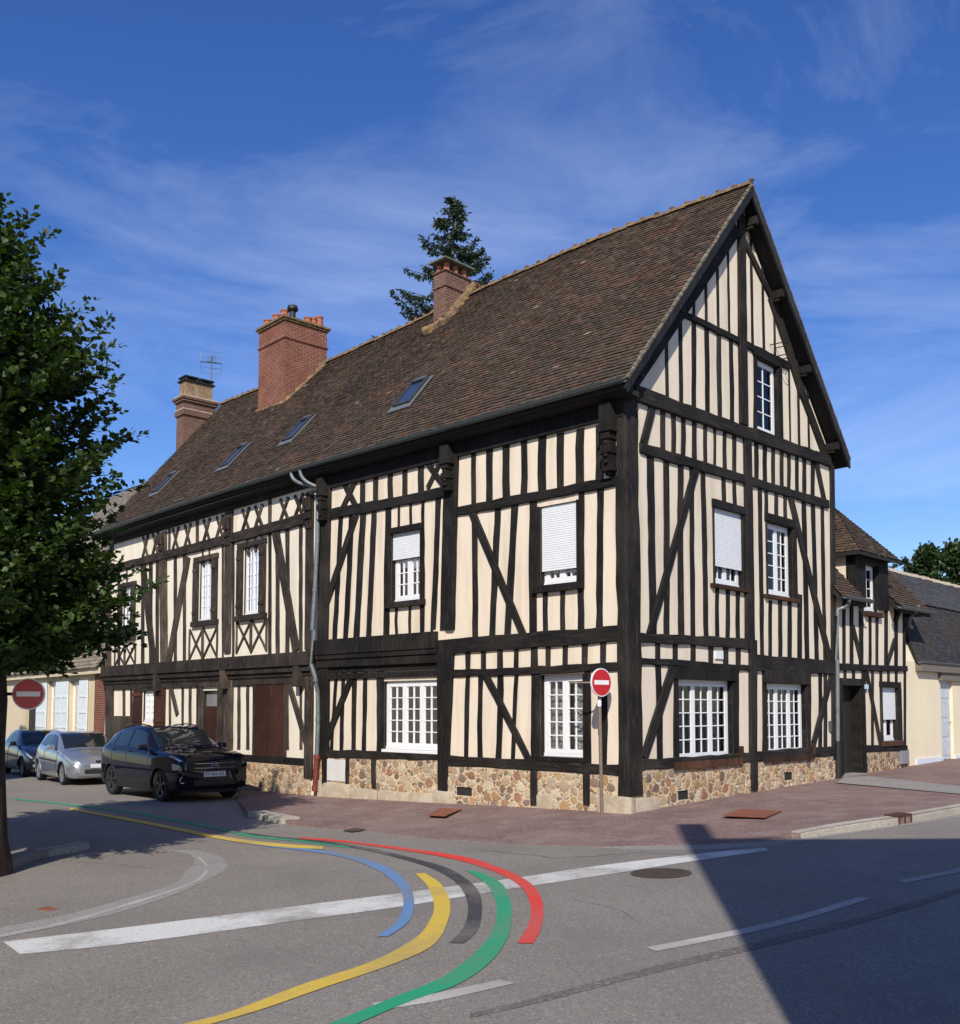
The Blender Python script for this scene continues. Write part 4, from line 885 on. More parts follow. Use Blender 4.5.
cl = [(-kf, 1, E0z + kf * VO - RT * 1.5), (kb, 1, Eb + kb * (TG + VO) - RT * 1.5)]
m = MB(); sheet(m, WG, 0, TG, -.6, Az, winG, cl); m.build('plaster_wall', [PL_A, T_BLK], H)
sillG = WG.px(697, 764)[1]
plinth(WG, -.028, WG.px(752, 770)[0], sillG, ventsG[:1]); plinth(WG, WG.px(752, 770)[0] + .002, TG, WG.px(795, 757)[1], ventsG[1:])
def gst(f, g, lst, name='stud', o=.013): studs(WG, f, g, lst, T_BLK, o, name=name)
COt, COb = lin((684, 312.5), (787.5, 363)), lin((684, 318.5), (787.5, 370))
for (u, w_) in ((693.7, 4.5), (706, 4.5), (718, 4.2), (729, 3.8), (752.5, 5), (763.7, 4.5), (775, 4.5)):
    t_, z_ = WG.px(u, COt(u)); zr = roofz(t_, .10)
    if zr > z_ + .1: bar(WG, (WG.px(u, COt(u))[0], z_ - .03), (t_, zr), w_ * .020, .013, T_BLK, H)
gst(COb, G1t, [(693.7, 4.5), ((706.5, 707.5), 4.5), ((718.5, 719.5), 4.2), ((730.5, 732), 4), (755, 4)])
for (u, w_) in ((667, 5), (681, 6), (790, 3), (799, 5), (809, 4.5)):
    t_, z_ = WG.px(u, G1t(u)); bar(WG, (t_, z_ - .05), (t_, max(z_ + .2, roofz(t_, .05))), w_ * .0205, .013, T_BLK, H)
rail(WG, COt, COb, 683, 788, .045, T_BLK, 'collar_beam'); rail(WG, G1t, G1b, 632, 828, .08, T_BLK, 'tie_beam', wob=.02); rail(WG, G2t, G2b, 639, 827, .052, T_BLK)
pbar(WG, 740, 214, 742.5, 425, 6.5, .06, T_BLK, H, 'king_post', w1=7.5); pbar(WG, 746, 436, 748.5, 640, 6.5, .06, T_BLK, H, 'king_post', w1=8)
pbar(WG, 751.5, 640, 752, 790, 6.5, .064, T_BLK, H, 'post', w1=6)
pbar(WG, 831, 462, 833.3, 760, 3.5, .045, T_BLK, H, 'edge_post', w1=4)
# inner principal rafters of the gable
for (a, b, wd) in (((742.5, 240), (770, 297), 6), ((770, 297), (786, 345), 8), ((786, 345), (801, 393), 8), ((801, 393), (826, 460), 7)): pbar(WG, a[0], a[1], b[0], b[1], wd, .05, T_BLK, H, 'rafter')
bar(WG, (.16, WG.px(640, 390)[1] + .02), (TG / 2 - .1, Az - .83), .30, .05, T_BLK, H, 'rafter')
pbar(WG, 652.5, 403, 642.5, 444, 6.5, .036, T_BLK, H, 'brace'); pbar(WG, 815.5, 462, 824, 503, 4, .036, T_BLK, H, 'brace')
gst(G1b, G2t, [(662.5, 5), (673, 4.5), (683, 4.5), (694, 4.7), (705, 4), (714.5, 2.8), (724.5, 4), (734, 4), (756, 4), (764.7, 4), (773, 3.5), (781.5, 3.8), (788.5, 3.5), (796.7, 3.5), (804, 3.8), (812.5, 3.8)])
gst(G2b, G4t, [((650, 653), 7), ((666, 666.5), 6), ((680.5, 681), 6), ((691.5, 693), 4.8), ((702.5, 706), 4.8)])
gst(G2b, lambda u: 506, [((723, 724), 4), ((734, 735), 4)]); gst(G2b, lambda u: 520, [(766, 3.5), (776, 3.5), (785, 3.5)])
gst(lambda u: 590, G4t, [(717, 4), (727.5, 4), (737.8, 4)]); gst(lambda u: 602, G4rt, [(770, 3.5), (780, 4), (789.5, 4)])
gst(G2b, G4rt, [((759.5, 762), 4), ((803.5, 807), 4.5), ((812.5, 816.5), 4), ((822, 825), 3.5)]); gst(lambda u: 596, G4rt, [(799.5, 4.5)])
pbar(WG, 696, 466, 648.5, 635, 6, .04, T_BLK, H, 'brace'); pbar(WG, 789.5, 497, 829, 660, 5, .04, T_BLK, H, 'brace')
rail(WG, G4t, G4b, 639, 752, .06, T_BLK, 'floor_beam'); rail(WG, G4rt, G4rb, 753, 832, .062, T_BLK, 'floor_beam'); rail(WG, G5t, G5b, 639, 750, .045, T_BLK)
gst(G4b, G5t, [(657.5, 5), (675, 5), (693, 5), (710.5, 5), (725.5, 5), (738, 5)])
m = MB(); a = WG.px(714.5, 655)[0]; b = WG.px(722, 655)[0]; m.box(WG, a, b, WG.px(718, 659)[1], WG.px(718, 651)[1], -.02, .03); m.build('vent_tile', SHUTW, H)
rail(WG, G6t, G6b, 639, 750, .055, T_BLK, 'sill_beam'); rail(WG, G6rt, G6rb, 755, 834, .055, T_BLK, 'sill_beam')
gst(G5b, G6t, [((657.8, 660), 6), (675.5, 4)]); gst(G5b, lambda u: 748, [(736.5, 5)])
gst(G4rb, G6rt, [(764, 4), (820, 3.5), (825, 3.5)]); gst(G4rb, lambda u: 742, [(808.5, 4.5)])
pbar(WG, 672.5, 667, 643, 758, 8, .04, T_BLK, H, 'brace'); pbar(WG, 831, 675, 812.5, 744, 4.5, .04, T_BLK, H, 'brace')
gst(G6b, lambda u: 789, [(752, 5.5)], o=.075)
lintel(WG, winG[0], .10, .055, T_BLK, .10); 
lintel(WG, winG[1], .15, .055, T_BLK, .05); lintel(WG, winG[2], .16, .055, T_BLK, .05); lintel(WG, winG[3], .22, .066, T_BLK, .10); lintel(WG, winG[4], .26, .066, T_BLK, .10)
for (op, l, r) in ((winG[0], .05, .17), (winG[1], .03, .10), (winG[2], .03, .15), (winG[3], .06, .13), (winG[4], .05, .12)):
    for (a, b) in ((op[0] - l, op[0] - .001), (op[1] + .001, op[1] + r)):
        m = MB(); m.box(WG, a, b, op[2] - .02, op[3], -.15, .035); m.build('jamb', T_BLK, H, bevel=.005)
for (op) in (winA[0], winA[1], winA[2], winA[3]):
    for (a, b) in ((op[0] - .04, op[0] - .001), (op[1] + .001, op[1] + .07)):
        m = MB(); m.box(WA, a, b, op[2] - .02, op[3] + .001, -.15, .056); m.build('jamb', T_BLK, H, bevel=.005)
sill(WG, winG[0], .06, .08, T_BLK, .1); sill(WG, winG[1], .08, .08, T_BRN, .14); sill(WG, winG[2], .08, .08, T_BRN, .14); sill(WG, winG[3], .13, .09, T_BRN, .22); sill(WG, winG[4], .12, .09, T_BRN, .22)
for op in (winG[3], winG[4]):
    m = MB(); m.box(WG, op[1] + .13, op[1] + .30, op[2] - .02, op[2] + .22, -.02, .066); m.build('brown_block', T_BRN, H, bevel=.01)
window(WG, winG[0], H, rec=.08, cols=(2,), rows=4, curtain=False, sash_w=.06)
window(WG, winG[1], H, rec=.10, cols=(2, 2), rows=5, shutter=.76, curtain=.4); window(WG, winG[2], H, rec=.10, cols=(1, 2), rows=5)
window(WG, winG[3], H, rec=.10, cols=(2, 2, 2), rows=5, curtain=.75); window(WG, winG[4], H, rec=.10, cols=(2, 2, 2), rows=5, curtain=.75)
# balcony-like iron hooks by the top window
for (u, v) in ((770, 345), (773, 357)):
    p = WG.px(u, v); a = WG.pt(p[0], p[1], 0); m = MB(); m.tube([a, a + WG.n * .35 + WG.d * .05, a + WG.n * .35 + WG.d * .25, a + WG.d * .25], .011, 6); m.build('iron_hook', BLKIRON, H)
# door bell and number
m = MB(); a = WG.px(829, 727)[0]; m.box(WG, a - .03, a + .05, WG.px(829, 731)[1], WG.px(829, 721)[1], 0, .05); m.build('door_bell', ZINC_D, H)
# back and left walls (closed volume)
WLB = WB.pt(SB, 0, 0)
bk = MB(); corners = [WG.pt(TG, 0), WA.pt(SA, 0, -TG), WB.pt(SB, 0, -TG)]
for i in range(2):
    a, b = corners[i], corners[i + 1]; bk.face([Vector((a.x, a.y, -1)), Vector((b.x, b.y, -1)), Vector((b.x, b.y, 7)), Vector((a.x, a.y, 7))])
a, b, c_ = corners[2], WLB, WB.pt(SB, 0, -TG / 2)
bk.face([Vector((a.x, a.y, -1)), Vector((b.x, b.y, -1)), Vector((b.x, b.y, 7.1)), Vector((c_.x, c_.y, 10.9)), Vector((a.x, a.y, 7.1))]); bk.build('rear_wall', PL_B, H)
# ---------------------------------------------------------------- roof of the house: real courses of tiles
PAL = [((.080, .054, .037), 6), ((.092, .058, .038), 4), ((.112, .062, .040), 1.6), ((.070, .052, .038), 6), ((.13, .070, .045), .5), ((.083, .067, .048), 3), ((.060, .046, .034), 3), ((.26, .21, .16), .10)]
PALG = [((.22, .205, .17), 5), ((.26, .235, .19), 4), ((.18, .165, .14), 4), ((.20, .15, .11), 1)]
PALS = [((.030, .033, .040), 5), ((.040, .042, .048), 4), ((.024, .027, .034), 4), ((.055, .052, .045), 1)]
def tiles(e0, e1, r0, r1, expo, wid, pal, name, mat, parent, eave=None, ridge=None, lift=.022, seed=1, skip=None, holes=(), jit=.006, sag=0.0):
    """e0-e1 eave line, r0-r1 ridge line; eave(k), ridge(k) give points for k in 0..1"""
    rr = random.Random(seed); cols_ = [p[0] for p in pal]; ws = [p[1] for p in pal]
    ev = eave or (lambda k: e0.lerp(e1, k)); rd = ridge or (lambda k: r0.lerp(r1, k))
    Lx = (e1 - e0).length; Ly = ((r0 - e0).length + (r1 - e1).length) / 2
    nr = max(1, int(Ly / expo)); m = MB()
    for j in range(nr):
        f0, f1 = j / nr, min(1, (j + 1.12) / nr); wl = ev(0).lerp(rd(0), f0); wr = ev(1).lerp(rd(1), f0); nc = max(1, int((wr - wl).length / wid)); ph = (j % 2) * .5
        for i in range(-1, nc + 1):
            k0, k1 = (i + ph) / nc, (i + 1 + ph) / nc
            k0, k1 = max(0, k0), min(1, k1)
            if k1 - k0 < .15 / nc: continue
            km = (k0 + k1) / 2
            if skip and skip(km, (f0 + f1) / 2): continue
            a, b = ev(k0).lerp(rd(k0), f0), ev(k1).lerp(rd(k1), f0); c, d = ev(k1).lerp(rd(k1), f1), ev(k0).lerp(rd(k0), f1)
            n = (b - a).cross(d - a).normalized()
            if n.z < 0: n = -n
            if sag:
                wv = lambda K, F_: sag * (math.sin(K * Lx * .9 + F_ * 5) + .6 * math.sin(K * Lx * 2.3 - F_ * 9) + 1.2 * math.sin(F_ * 6.3 + K * 4)) * math.sin(math.pi * min(1, F_)) * min(1, K * 7, (1 - K) * 7)
                a = a + n * wv(k0, f0); b = b + n * wv(k1, f0); c = c + n * wv(k1, f1); d = d + n * wv(k0, f1)
            g = (b - a).normalized() * .0035
            la, lb = lift + rr.uniform(-jit, jit), lift + rr.uniform(-jit, jit)
            dn = (a - d).normalized() * rr.uniform(-.006, .010)
            A, B = a + g + n * la + dn, b - g + n * lb + dn; D_, C_ = d + g + n * .001, c - g + n * .001
            col = rr.choices(cols_, ws)[0]; ff_ = rr.uniform(.78, 1.2); col = tuple(x * ff_ for x in col)
            m.face([A, B, C_, D_], None, col); m.face([a + g, b - g, B, A], None, col)
    return m.build(name, mat, parent, weld=False)
def V3(p, z): return Vector((p.x, p.y, z))
kEz = 7.12
RA = [(0, Az)] + zline_at(aP, kR, [(620, 231), (497, 283), (440, 310)]); 
kz = 11.97; RA.append((1.0, kz)); RB_ = [(0, kz)] + zline_at(kR, eR, [(330, 361)]) + [(1.0, zat(eR, 404))]
print('RA', RA, 'RB', RB_)
def interp(tab, k):
    for i in range(len(tab) - 1):
        if k <= tab[i + 1][0] or i == len(tab) - 2:
            (a, za), (b, zb) = tab[i], tab[i + 1]; return za + (zb - za) * (k - a) / (b - a)
ridA = lambda k: V3(aP.lerp(kR, k), interp(RA, k)); ridB = lambda k: V3(kR.lerp(eR, k), interp(RB_, k))
eveA = lambda k: V3(cF.lerp(kE, k), E0z + (kEz - E0z) * k); eveB = lambda k: V3(kE.lerp(eE, k), kEz + .04 * math.sin(k * 3.1))
class Slope:
    """point on a roof slope seen at a photo pixel"""
    def __init__(s, ev, rd): s.o = ev(.5); s.n = (ev(1) - ev(0)).cross(rd(.5) - ev(.5)).normalized(); s.n = s.n if s.n.z > 0 else -s.n; s.x = (ev(1) - ev(0)).normalized(); s.up = s.n.cross(s.x); s.up = s.up if s.up.z > 0 else -s.up
    def at(s, u, v, off=0): r = ray(u, v); return CAM + r * ((s.o + s.n * off - CAM).dot(s.n) / r.dot(s.n))
slA, slB = Slope(eveA, ridA), Slope(eveB, ridB)
RF = tiles(eveA(0), eveA(1), ridA(0), ridA(1), .105, .165, PAL, 'tiled_roof', TILE, H, eveA, ridA, seed=1, sag=.016, jit=.009)
tiles(eveB(0), eveB(1), ridB(0), ridB(1), .105, .165, PAL, 'tiled_roof', TILE, H, eveB, ridB, seed=2, sag=.018, jit=.009)
cBk = xy(WA.pt(SA, 0, -TG - VO)); cBe = xy(WB.pt(SB + .12, 0, -TG - VO))
bA = lambda k: V3(cB.lerp(cBk, k), Eb + (7.1 - Eb) * k); bB = lambda k: V3(cBk.lerp(cBe, k), 7.1)
tiles(bA(0), bA(1), ridA(0), ridA(1), .21, .33, PAL, 'rear_tiled_roof', TILE, H, bA, ridA, seed=3); tiles(bB(0), bB(1), ridB(0), ridB(1), .21, .33, PAL, 'rear_tiled_roof', TILE, H, bB, ridB, seed=4)
# boarding under the tiles, soffit
m = MB()
def slab(m, ev, rd, th0, th1, n=8):
    for i in range(n):
        k0, k1 = i / n, (i + 1) / n; P = [ev(k0), ev(k1), rd(k1), rd(k0)]
        m.hexa([p - Vector((0, 0, th0)) for p in P] + [p - Vector((0, 0, th1)) for p in P])
slab(m, eveA, ridA, .06, .15); slab(m, eveB, ridB, .06, .15); slab(m, bA, ridA, .012, .15); slab(m, bB, ridB, .012, .15)
m.build('roof_boarding', SOFFIT, H, weld=False)
m = MB()
for (Wx, a, b, ez) in ((WA, -GO + .05, SA, (E0z + kEz) / 2), (WB, 0, SB, kEz)):
    m.hexa([Wx.pt(a, ez - .17, VO - .03), Wx.pt(b, ez - .17, VO - .03), Wx.pt(b, ez - .12, VO - .03), Wx.pt(a, ez - .12, VO - .03), Wx.pt(a, ez - .22, -.05), Wx.pt(b, ez - .22, -.05), Wx.pt(b, ez - .12, -.05), Wx.pt(a, ez - .12, -.05)])
m.build('soffit', SOFFIT, H)
# ridge tiles with orange lichen
rt = MB(); rr = random.Random(5)
for rd, n in ((ridA, 24), (ridB, 33)):
    for i in range(n):
        p, q = rd(i / n), rd((i + 1) / n); d = (q - p); q = q + d * .08; s = Vector((-d.y, d.x, 0)).normalized(); u_ = Vector((0, 0, 1)); R0 = .088 + rr.uniform(-.01, .012); h = rr.uniform(-.012, .012)
        prof = [(-1.15, -.75), (-.8, .1), (0, .5), (.8, .1), (1.15, -.75)]
        A = [p + s * (x * R0) + u_ * (z * R0 + .03 + h) for x, z in prof]; B = [q + s * (x * R0 * .92) + u_ * (z * R0 * .9 + .03 + h) for x, z in prof]
        for k in range(4): rt.face([A[k], A[k + 1], B[k + 1], B[k]])
        rt.face(A); rt.face(B)
        # mortar crest between ridge tiles
        c = p + u_ * .085; rt.tube([c - d.normalized() * .05, c, c + d.normalized() * .05], [.025, .036 + rr.uniform(0, .014), .025], 6)
rt.build('ridge_tiles', LICH, H)
# verge: pale mortar edge + bargeboards
for (e, r, nm) in ((eveA(0), ridA(0), 'l'), (bA(0), ridA(0), 'r')):
    dd = (r - e); n_out = Vector((nG.x, nG.y, 0)); m = MB(); up = dd.cross(n_out).normalized(); up = up if up.z > 0 else -up
    e2 = e + dd.normalized() * .02; k = 40
    for i in range(k):
        a = e2 + (r - e2) * (i / k); b = e2 + (r - e2) * ((i + 1) / k - .002); j = rr.uniform(-.008, .008)
        m.hexa([a + up * (.014 + j) + n_out * .03, b + up * (.012 + j) + n_out * .03, b - up * .02 + n_out * .03, a - up * .02 + n_out * .03, a + up * (.024 + j) - n_out * .02, b + up * (.022 + j) - n_out * .02, b - up * .02 - n_out * .02, a - up * .02 - n_out * .02])
    m.build('verge_mortar', lichen_mat('verge_mortar', (.10, .085, .065), (.24, .20, .14), .45, .62, 8) if 'verge_mortar' not in MATS else MATS['verge_mortar'], H)
    m = MB(); P0 = [e2 + n_out * .025 - up * .025, r + n_out * .025 - up * .025, r + n_out * .025 - up * .025 - Vector((0, 0, .22)), e2 + n_out * .025 - up * .025 - Vector((0, 0, .20))]
    P1 = [p - n_out * .05 for p in P0]; m.hexa(P0 + P1); m.build('bargeboard', BARGE, H, bevel=.006)
# purlin ends carrying the verge
for f in (.03, .36, .66, .93):
    for side in (0, 1):
        t_ = (TG / 2 * f) if side == 0 else TG - TG / 2 * f; z = roofz(t_, 0) - .30
        m = MB(); m.box(WG, t_ - .06, t_ + .06, z - .10, z + .06, -.02, GO - .03); m.box(WG, t_ - .04, t_ + .04, z - .16, z - .102, -.02, GO - .12); m.build('purlin_end', T_BLK, H, bevel=.01)
# gutters
def gutter(Wx, s0, s1, z, o, parent, mat=ZINC_D, name='gutter', zf=None, r=.07):
    m = MB(); n = 9; k = 12
    for i in range(k):
        a, b = s0 + (s1 - s0) * i / k, s0 + (s1 - s0) * (i + 1) / k; za, zb = (z(a), z(b))
        for j in range(n):
            t0, t1 = math.pi * (1 + j / n), math.pi * (1 + (j + 1) / n)
            q = lambda s, zz, t, R_: Wx.pt(s, zz + R_ * math.sin(t), o + R_ * math.cos(t))
            m.face([q(a, za, t0, r), q(a, za, t1, r), q(b, zb, t1, r), q(b, zb, t0, r)]); m.face([q(a, za, t0, r - .008), q(b, zb, t0, r - .008), q(b, zb, t1, r - .008), q(a, za, t1, r - .008)])
    m.tube([Wx.pt(s0 + (s1 - s0) * i / k, z(s0 + (s1 - s0) * i / k), o + r) for i in range(k + 1)], .011, 6)
    m.build(name, mat, parent, smooth=True)
gutter(WA, -GO, SA + .02, lambda s: E0z + (kEz - E0z) * s / SA - .0, VO + .06, H); gutter(WB, -.02, SB + .1, lambda s: kEz + .04 * math.sin(s / SB * 3.1), VO + .06, H)
# downpipe with two swan necks
gx = lambda u, v, o: WA.pt(*WA.px(u, v, o), o)
bz = []
pA = SA - WA.px(318, 600)[0]
s_ = WA.px(317.5, 520, .09)[0]
zt, zk = WA.px(318, 490, .16)[1], WA.px(314, 662, .22)[1]
pts = [gx(318, 488, .16), gx(317.5, 540, .16), gx(315, 590, .18), gx(312.3, 630, .22), gx(312, 664, .24), gx(315.5, 680, .20), gx(318, 692, .12), gx(318, 720, .12), gx(317, 758, .12)]
m = MB(); m.tube(pts, .052, 12); 
for p in (pts[0], pts[2], pts[5], pts[7]): m.tube([p + Vector((0, 0, .04)), p - Vector((0, 0, .04))], .062, 12)
m.build('downpipe', ZINC, H, smooth=True)
m = MB(); b0, b1 = gx(317, 757, .12), gx(314.8, 791, .12); m.tube([b0, b1], .06, 12); m.tube([b0 + Vector((0, 0, .05)), b0 - Vector((0, 0, .05))], .075, 12); m.tube([b1 + Vector((0, 0, .12)), b1], .072, 12); m.build('cast_iron_shoe', CAST, H, smooth=True)
for (u, v) in ((293.5, 471), (302.5, 468)):
    a = WB.pt(WB.px(u, v, VO)[0], kEz - .05, VO + .06); e = pts[0] + Vector((0, 0, .02)); m = MB()
    c1 = a + Vector((0, 0, -.25)) ; c2 = a.lerp(e, .5) + Vector((0, 0, -.12))
    P = []
    for i in range(11):
        t_ = i / 10; P.append(a * (1 - t_) ** 3 + c1 * 3 * t_ * (1 - t_) ** 2 + c2 * 3 * t_ ** 2 * (1 - t_) + e * t_ ** 3)
    m.tube(P, .042, 10); m.build('outlet_pipe', ZINC, H, smooth=True)
# thin wall slit by the downpipe is covered by the kink of the wall
# skylights
def skylight(sl, cx, cy, wd, ht, label=None):
    c = sl.at(cx, cy); X, U, n = sl.x, sl.up, sl.n
    def bx(m, x0, x1, u0, u1, n0, n1):
        P = [c + X * x + U * y + n * z for z in (n1, n0) for (x, y) in ((x0, u0), (x1, u0), (x1, u1), (x0, u1))]; m.hexa(P)
    w2, h2 = wd / 2, ht / 2; m = MB()
    bx(m, -w2, -w2 + .07, -h2, h2, -.02, .085); bx(m, w2 - .07, w2, -h2, h2, -.02, .085); bx(m, -w2 + .07, w2 - .07, -h2, -h2 + .07, -.02, .075); bx(m, -w2 + .07, w2 - .07, h2 - .09, h2, -.02, .10)
    f = m.build('skylight', simple('dark_grey_metal', (.055, .055, .058), .5, .3), H, bevel=.006)
    m = MB(); bx(m, -w2 + .07, w2 - .07, -h2 + .07, h2 - .09, .045, .05); g = m.build('pane', SKYG, f)
    m = MB(); bx(m, -w2 - .09, w2 + .09, -h2 - .16, -h2 - .002, .02, .034); bx(m, -w2 - .09, -w2 - .002, -h2, h2 + .08, .02, .036); bx(m, w2 + .002, w2 + .09, -h2, h2 + .08, .02, .036); m.build('flashing', ZINC, f)
    m = MB(); bx(m, -w2 + .1, w2 - .1, h2 + .002, h2 + .07, .03, .09); m.build('top_hood', ZINC, f)
mg, tg, bgx = newmat('skylight_glass'); bgx.inputs['Base Color'].default_value = (.03, .05, .11, 1); bgx.inputs['Roughness'].default_value = .04; bgx.inputs['Specular IOR Level'].default_value = .9; SKYG = mg
skylight(slA, 412, 394, .55, .88); skylight(slB, 298, 430.5, .50, .88); skylight(slB, 234.5, 457, .50, .88); skylight(slB, 165, 484, .5, .85)
# ---------------------------------------------------------------- chimneys
def chim_frame(P, d): 
    d = Vector((d.x, d.y, 0)).normalized(); n = Vector((d.y, -d.x, 0)); n = n if n.dot(CAM - P) > 0 else -n
    return Wall(P, d, n)
def ring_box(m, Wc, hs, ho, z0, z1, e=0):   # s in -hs..hs , o in -ho..ho
    P = []
    for o in (ho + e, -ho - e): P += [Wc.pt(-hs - e, z0, o), Wc.pt(hs + e, z0, o), Wc.pt(hs + e, z1, o), Wc.pt(-hs - e, z1, o)]
    m.hexa(P)
def at_ridge(rd, lo, hi, u):
    a, b = 0., 1.
    for _ in range(40):
        mid = (a + b) / 2
        if proj(rd(mid))[0] > u: a = mid
        else: b = mid
    return rd((a + b) / 2)
def chimney(c0, d, u_left, u_right, vtop, zbot, mat, name='chimney', back=None):
    """c0: front corner on the roof; d runs away to the left, the other side runs straight back"""
    d = Vector((d.x, d.y, 0)).normalized(); n = Vector((d.y, -d.x, 0)); n = n if n.dot(CAM - c0) > 0 else -n; bk = -n
    def solve(dr, u):
        lo, hi = 0, 4.
        for _ in range(40):
            m_ = (lo + hi) / 2; q = c0 + dr * m_
            if abs(proj((q.x, q.y, 11))[0] - proj((c0.x, c0.y, 11))[0]) < abs(u - proj((c0.x, c0.y, 11))[0]): lo = m_
            else: hi = m_
        return lo
    L1, L2 = solve(d, u_left), solve(bk, u_right); zt = zat(c0, vtop)
    P = c0 + d * (L1 / 2) + bk * (L2 / 2); Wc = Wall(P, d, n)
    print(name, 'size', L1, L2, 'top', zt)
    return Wc, L1 / 2, L2 / 2, zt
c0 = slB.at(284, 402.5); zb = c0.z - 1.2
Wc, hs, ho, zt = chimney(xy(c0), dB, 258.2, 326.5, 316.5, 0, BRK)
m = MB(); ring_box(m, Wc, hs, ho, zb, zt - .62, 0); ring_box(m, Wc, hs, ho, zt - .618, zt - .56, .035); ring_box(m, Wc, hs, ho, zt - .558, zt - .10, .0); ch = m.build('chimney', BRK, H)
m = MB(); ring_box(m, Wc, hs, ho, zt - .098, zt - .04, .05); ring_box(m, Wc, hs, ho, zt - .038, zt + .03, .09); ring_box(m, Wc, hs - .08, ho - .08, zt + .032, zt + .09, 0); m.build('chimney_cap', LICH, ch, bevel=.012)
for (s, o, h, r) in ((hs * .75, ho * .75, .46, .15), (hs * .1, ho * .72, .50, .15), (-hs * .5, ho * .72, .52, .15), (-hs * .7, -ho * .25, .40, .14), (-hs * .7, -ho * .52, .44, .14), (-hs * .7, -ho * .8, .62, .15)):
    c = Wc.pt(s, zt + .02, o); h *= .62; r *= .85; m = MB(); m.tube([c, c + Vector((0, 0, h * .85)), c + Vector((0, 0, h * .86)), c + Vector((0, 0, h))], [r * 1.1, r * .85, r, r], 14); m.build('chimney_pot', TERRA, ch, smooth=True)
c = Wc.pt(-hs * .75, zt + .08, ho * .5); m = MB(); m.tube([c, c + Vector((0, 0, .22))], .09, 12); m.tube([c + Vector((0, 0, .22)), c + Vector((0, 0, .27)), c + Vector((0, 0, .38)), c + Vector((0, 0, .43))], [.12, .17, .14, .04], 12); m.build('metal_cowl', BLKIRON, ch, smooth=True)
def flash(pts, r, parent, mat=LICH, n=3):
    m = MB(); rr2 = random.Random(2)
    P = []
    for i in range(len(pts) - 1):
        for k in range(8): P.append(pts[i].lerp(pts[i + 1], k / 8) + Vector((rr2.uniform(-.02, .02), rr2.uniform(-.02, .02), rr2.uniform(-.015, .015))))
    P.append(pts[-1]); m.tube(P, [r * rr2.uniform(.8, 1.3) for _ in P], 7); m.build('mortar_flashing', mat, parent, smooth=True)
flash([slB.at(256.5, 413, -.03), slB.at(284, 404, -.03), slB.at(303, 387, -.03), slB.at(329, 361, -.02)], .095, ch)
c0 = slA.at(445.5, 318)
Wc, hs, ho, zt = chimney(xy(c0), dA, 433.5, 469.5, 269, 0, BRK_OLD)
m = MB(); ring_box(m, Wc, hs, ho, c0.z - 1.2, zt - .42, 0); ring_box(m, Wc, hs, ho, zt - .418, zt - .36, .03); ring_box(m, Wc, hs, ho, zt - .358, zt - .03, .0); ring_box(m, Wc, hs, ho, zt - .028, zt, .035); ch = m.build('chimney', BRK_OLD, H)
for s in (-.55, .6):
    for o in (-.7, 0, .7):
        c = Wc.pt(hs * s, zt, ho * o); m = MB(); m.tube([c, c + Vector((0, 0, .22))], [.085, .07], 12); m.build('chimney_pot', TERRA, ch, smooth=True)
m = MB(); ring_box(m, Wc, hs + .10, ho + .10, zt + .24, zt + .285, 0); m.build('cap_slab', simple('mossy_slab', (.11, .12, .09), .8, var=.3), ch, bevel=.006)
flash([slA.at(424, 334, -.05), slA.at(446, 321, -.03), slA.at(457, 308, -.03), slA.at(470, 291, -.02), slA.at(477, 284, -.02)], .13, ch)
# far-left stack on the end gable
lo, hi = -4, 1.
for _ in range(40):
    mid = (lo + hi) / 2
    if proj(WB.pt(SB + .16, 10, mid))[0] > 183.2: lo = mid
    else: hi = mid
q = WB.pt(SB + .16, 0, mid); Wc, hs, ho, zt = chimney(xy(q), dB, 176.3, 214.5, 396, 0, BRK_OLD)
m = MB(); ring_box(m, Wc, hs, ho, -1, zt - .62, 0); ring_box(m, Wc, hs, ho, zt - .618, zt - .42, .05); ring_box(m, Wc, hs, ho, zt - .418, zt - .16, .015); ring_box(m, Wc, hs, ho, zt - .158, zt - .08, .08); ring_box(m, Wc, hs, ho, zt - .078, zt, .12); ch = m.build('chimney', BRK_OLD, H)
m = MB(); ring_box(m, Wc, hs, ho, zt - .44, zt - .405, .056); ring_box(m, Wc, hs, ho, zt + .002, zt + .05, .08); m.build('white_band', STONE_P, ch)
m = MB(); ring_box(m, Wc, hs, ho, zt + .052, zt + .56, -.06); m.build('rendered_top', lichen_mat('ochre_render', (.30, .235, .15), (.22, .13, .07), .42, .58, 5), ch, bevel=.01)
m = MB(); ring_box(m, Wc, hs, ho, zt + .562, zt + .61, .0); 
for sg in (-1, 1): m.box(Wc, -hs * .9, hs * .9, zt + .612, zt + .74, sg * ho * .9 - (.05), sg * ho * .9 + .05) if False else None
m.build('cap_slab', SOFFIT, ch)
for sg in (-.5, .5):
    m = MB(); m.box(Wc, -hs, hs, zt + .70, zt + .74, sg * ho * 1 - ho * .45, sg * ho + ho * .45); 
    for a in (-.8, .8):
        for b in (-.35, .35): m.tube([Wc.pt(hs * a, zt + .61, sg * ho + ho * b), Wc.pt(hs * a, zt + .70, sg * ho + ho * b)], .025, 6)
    m.build('rain_cover', BLKIRON, ch)
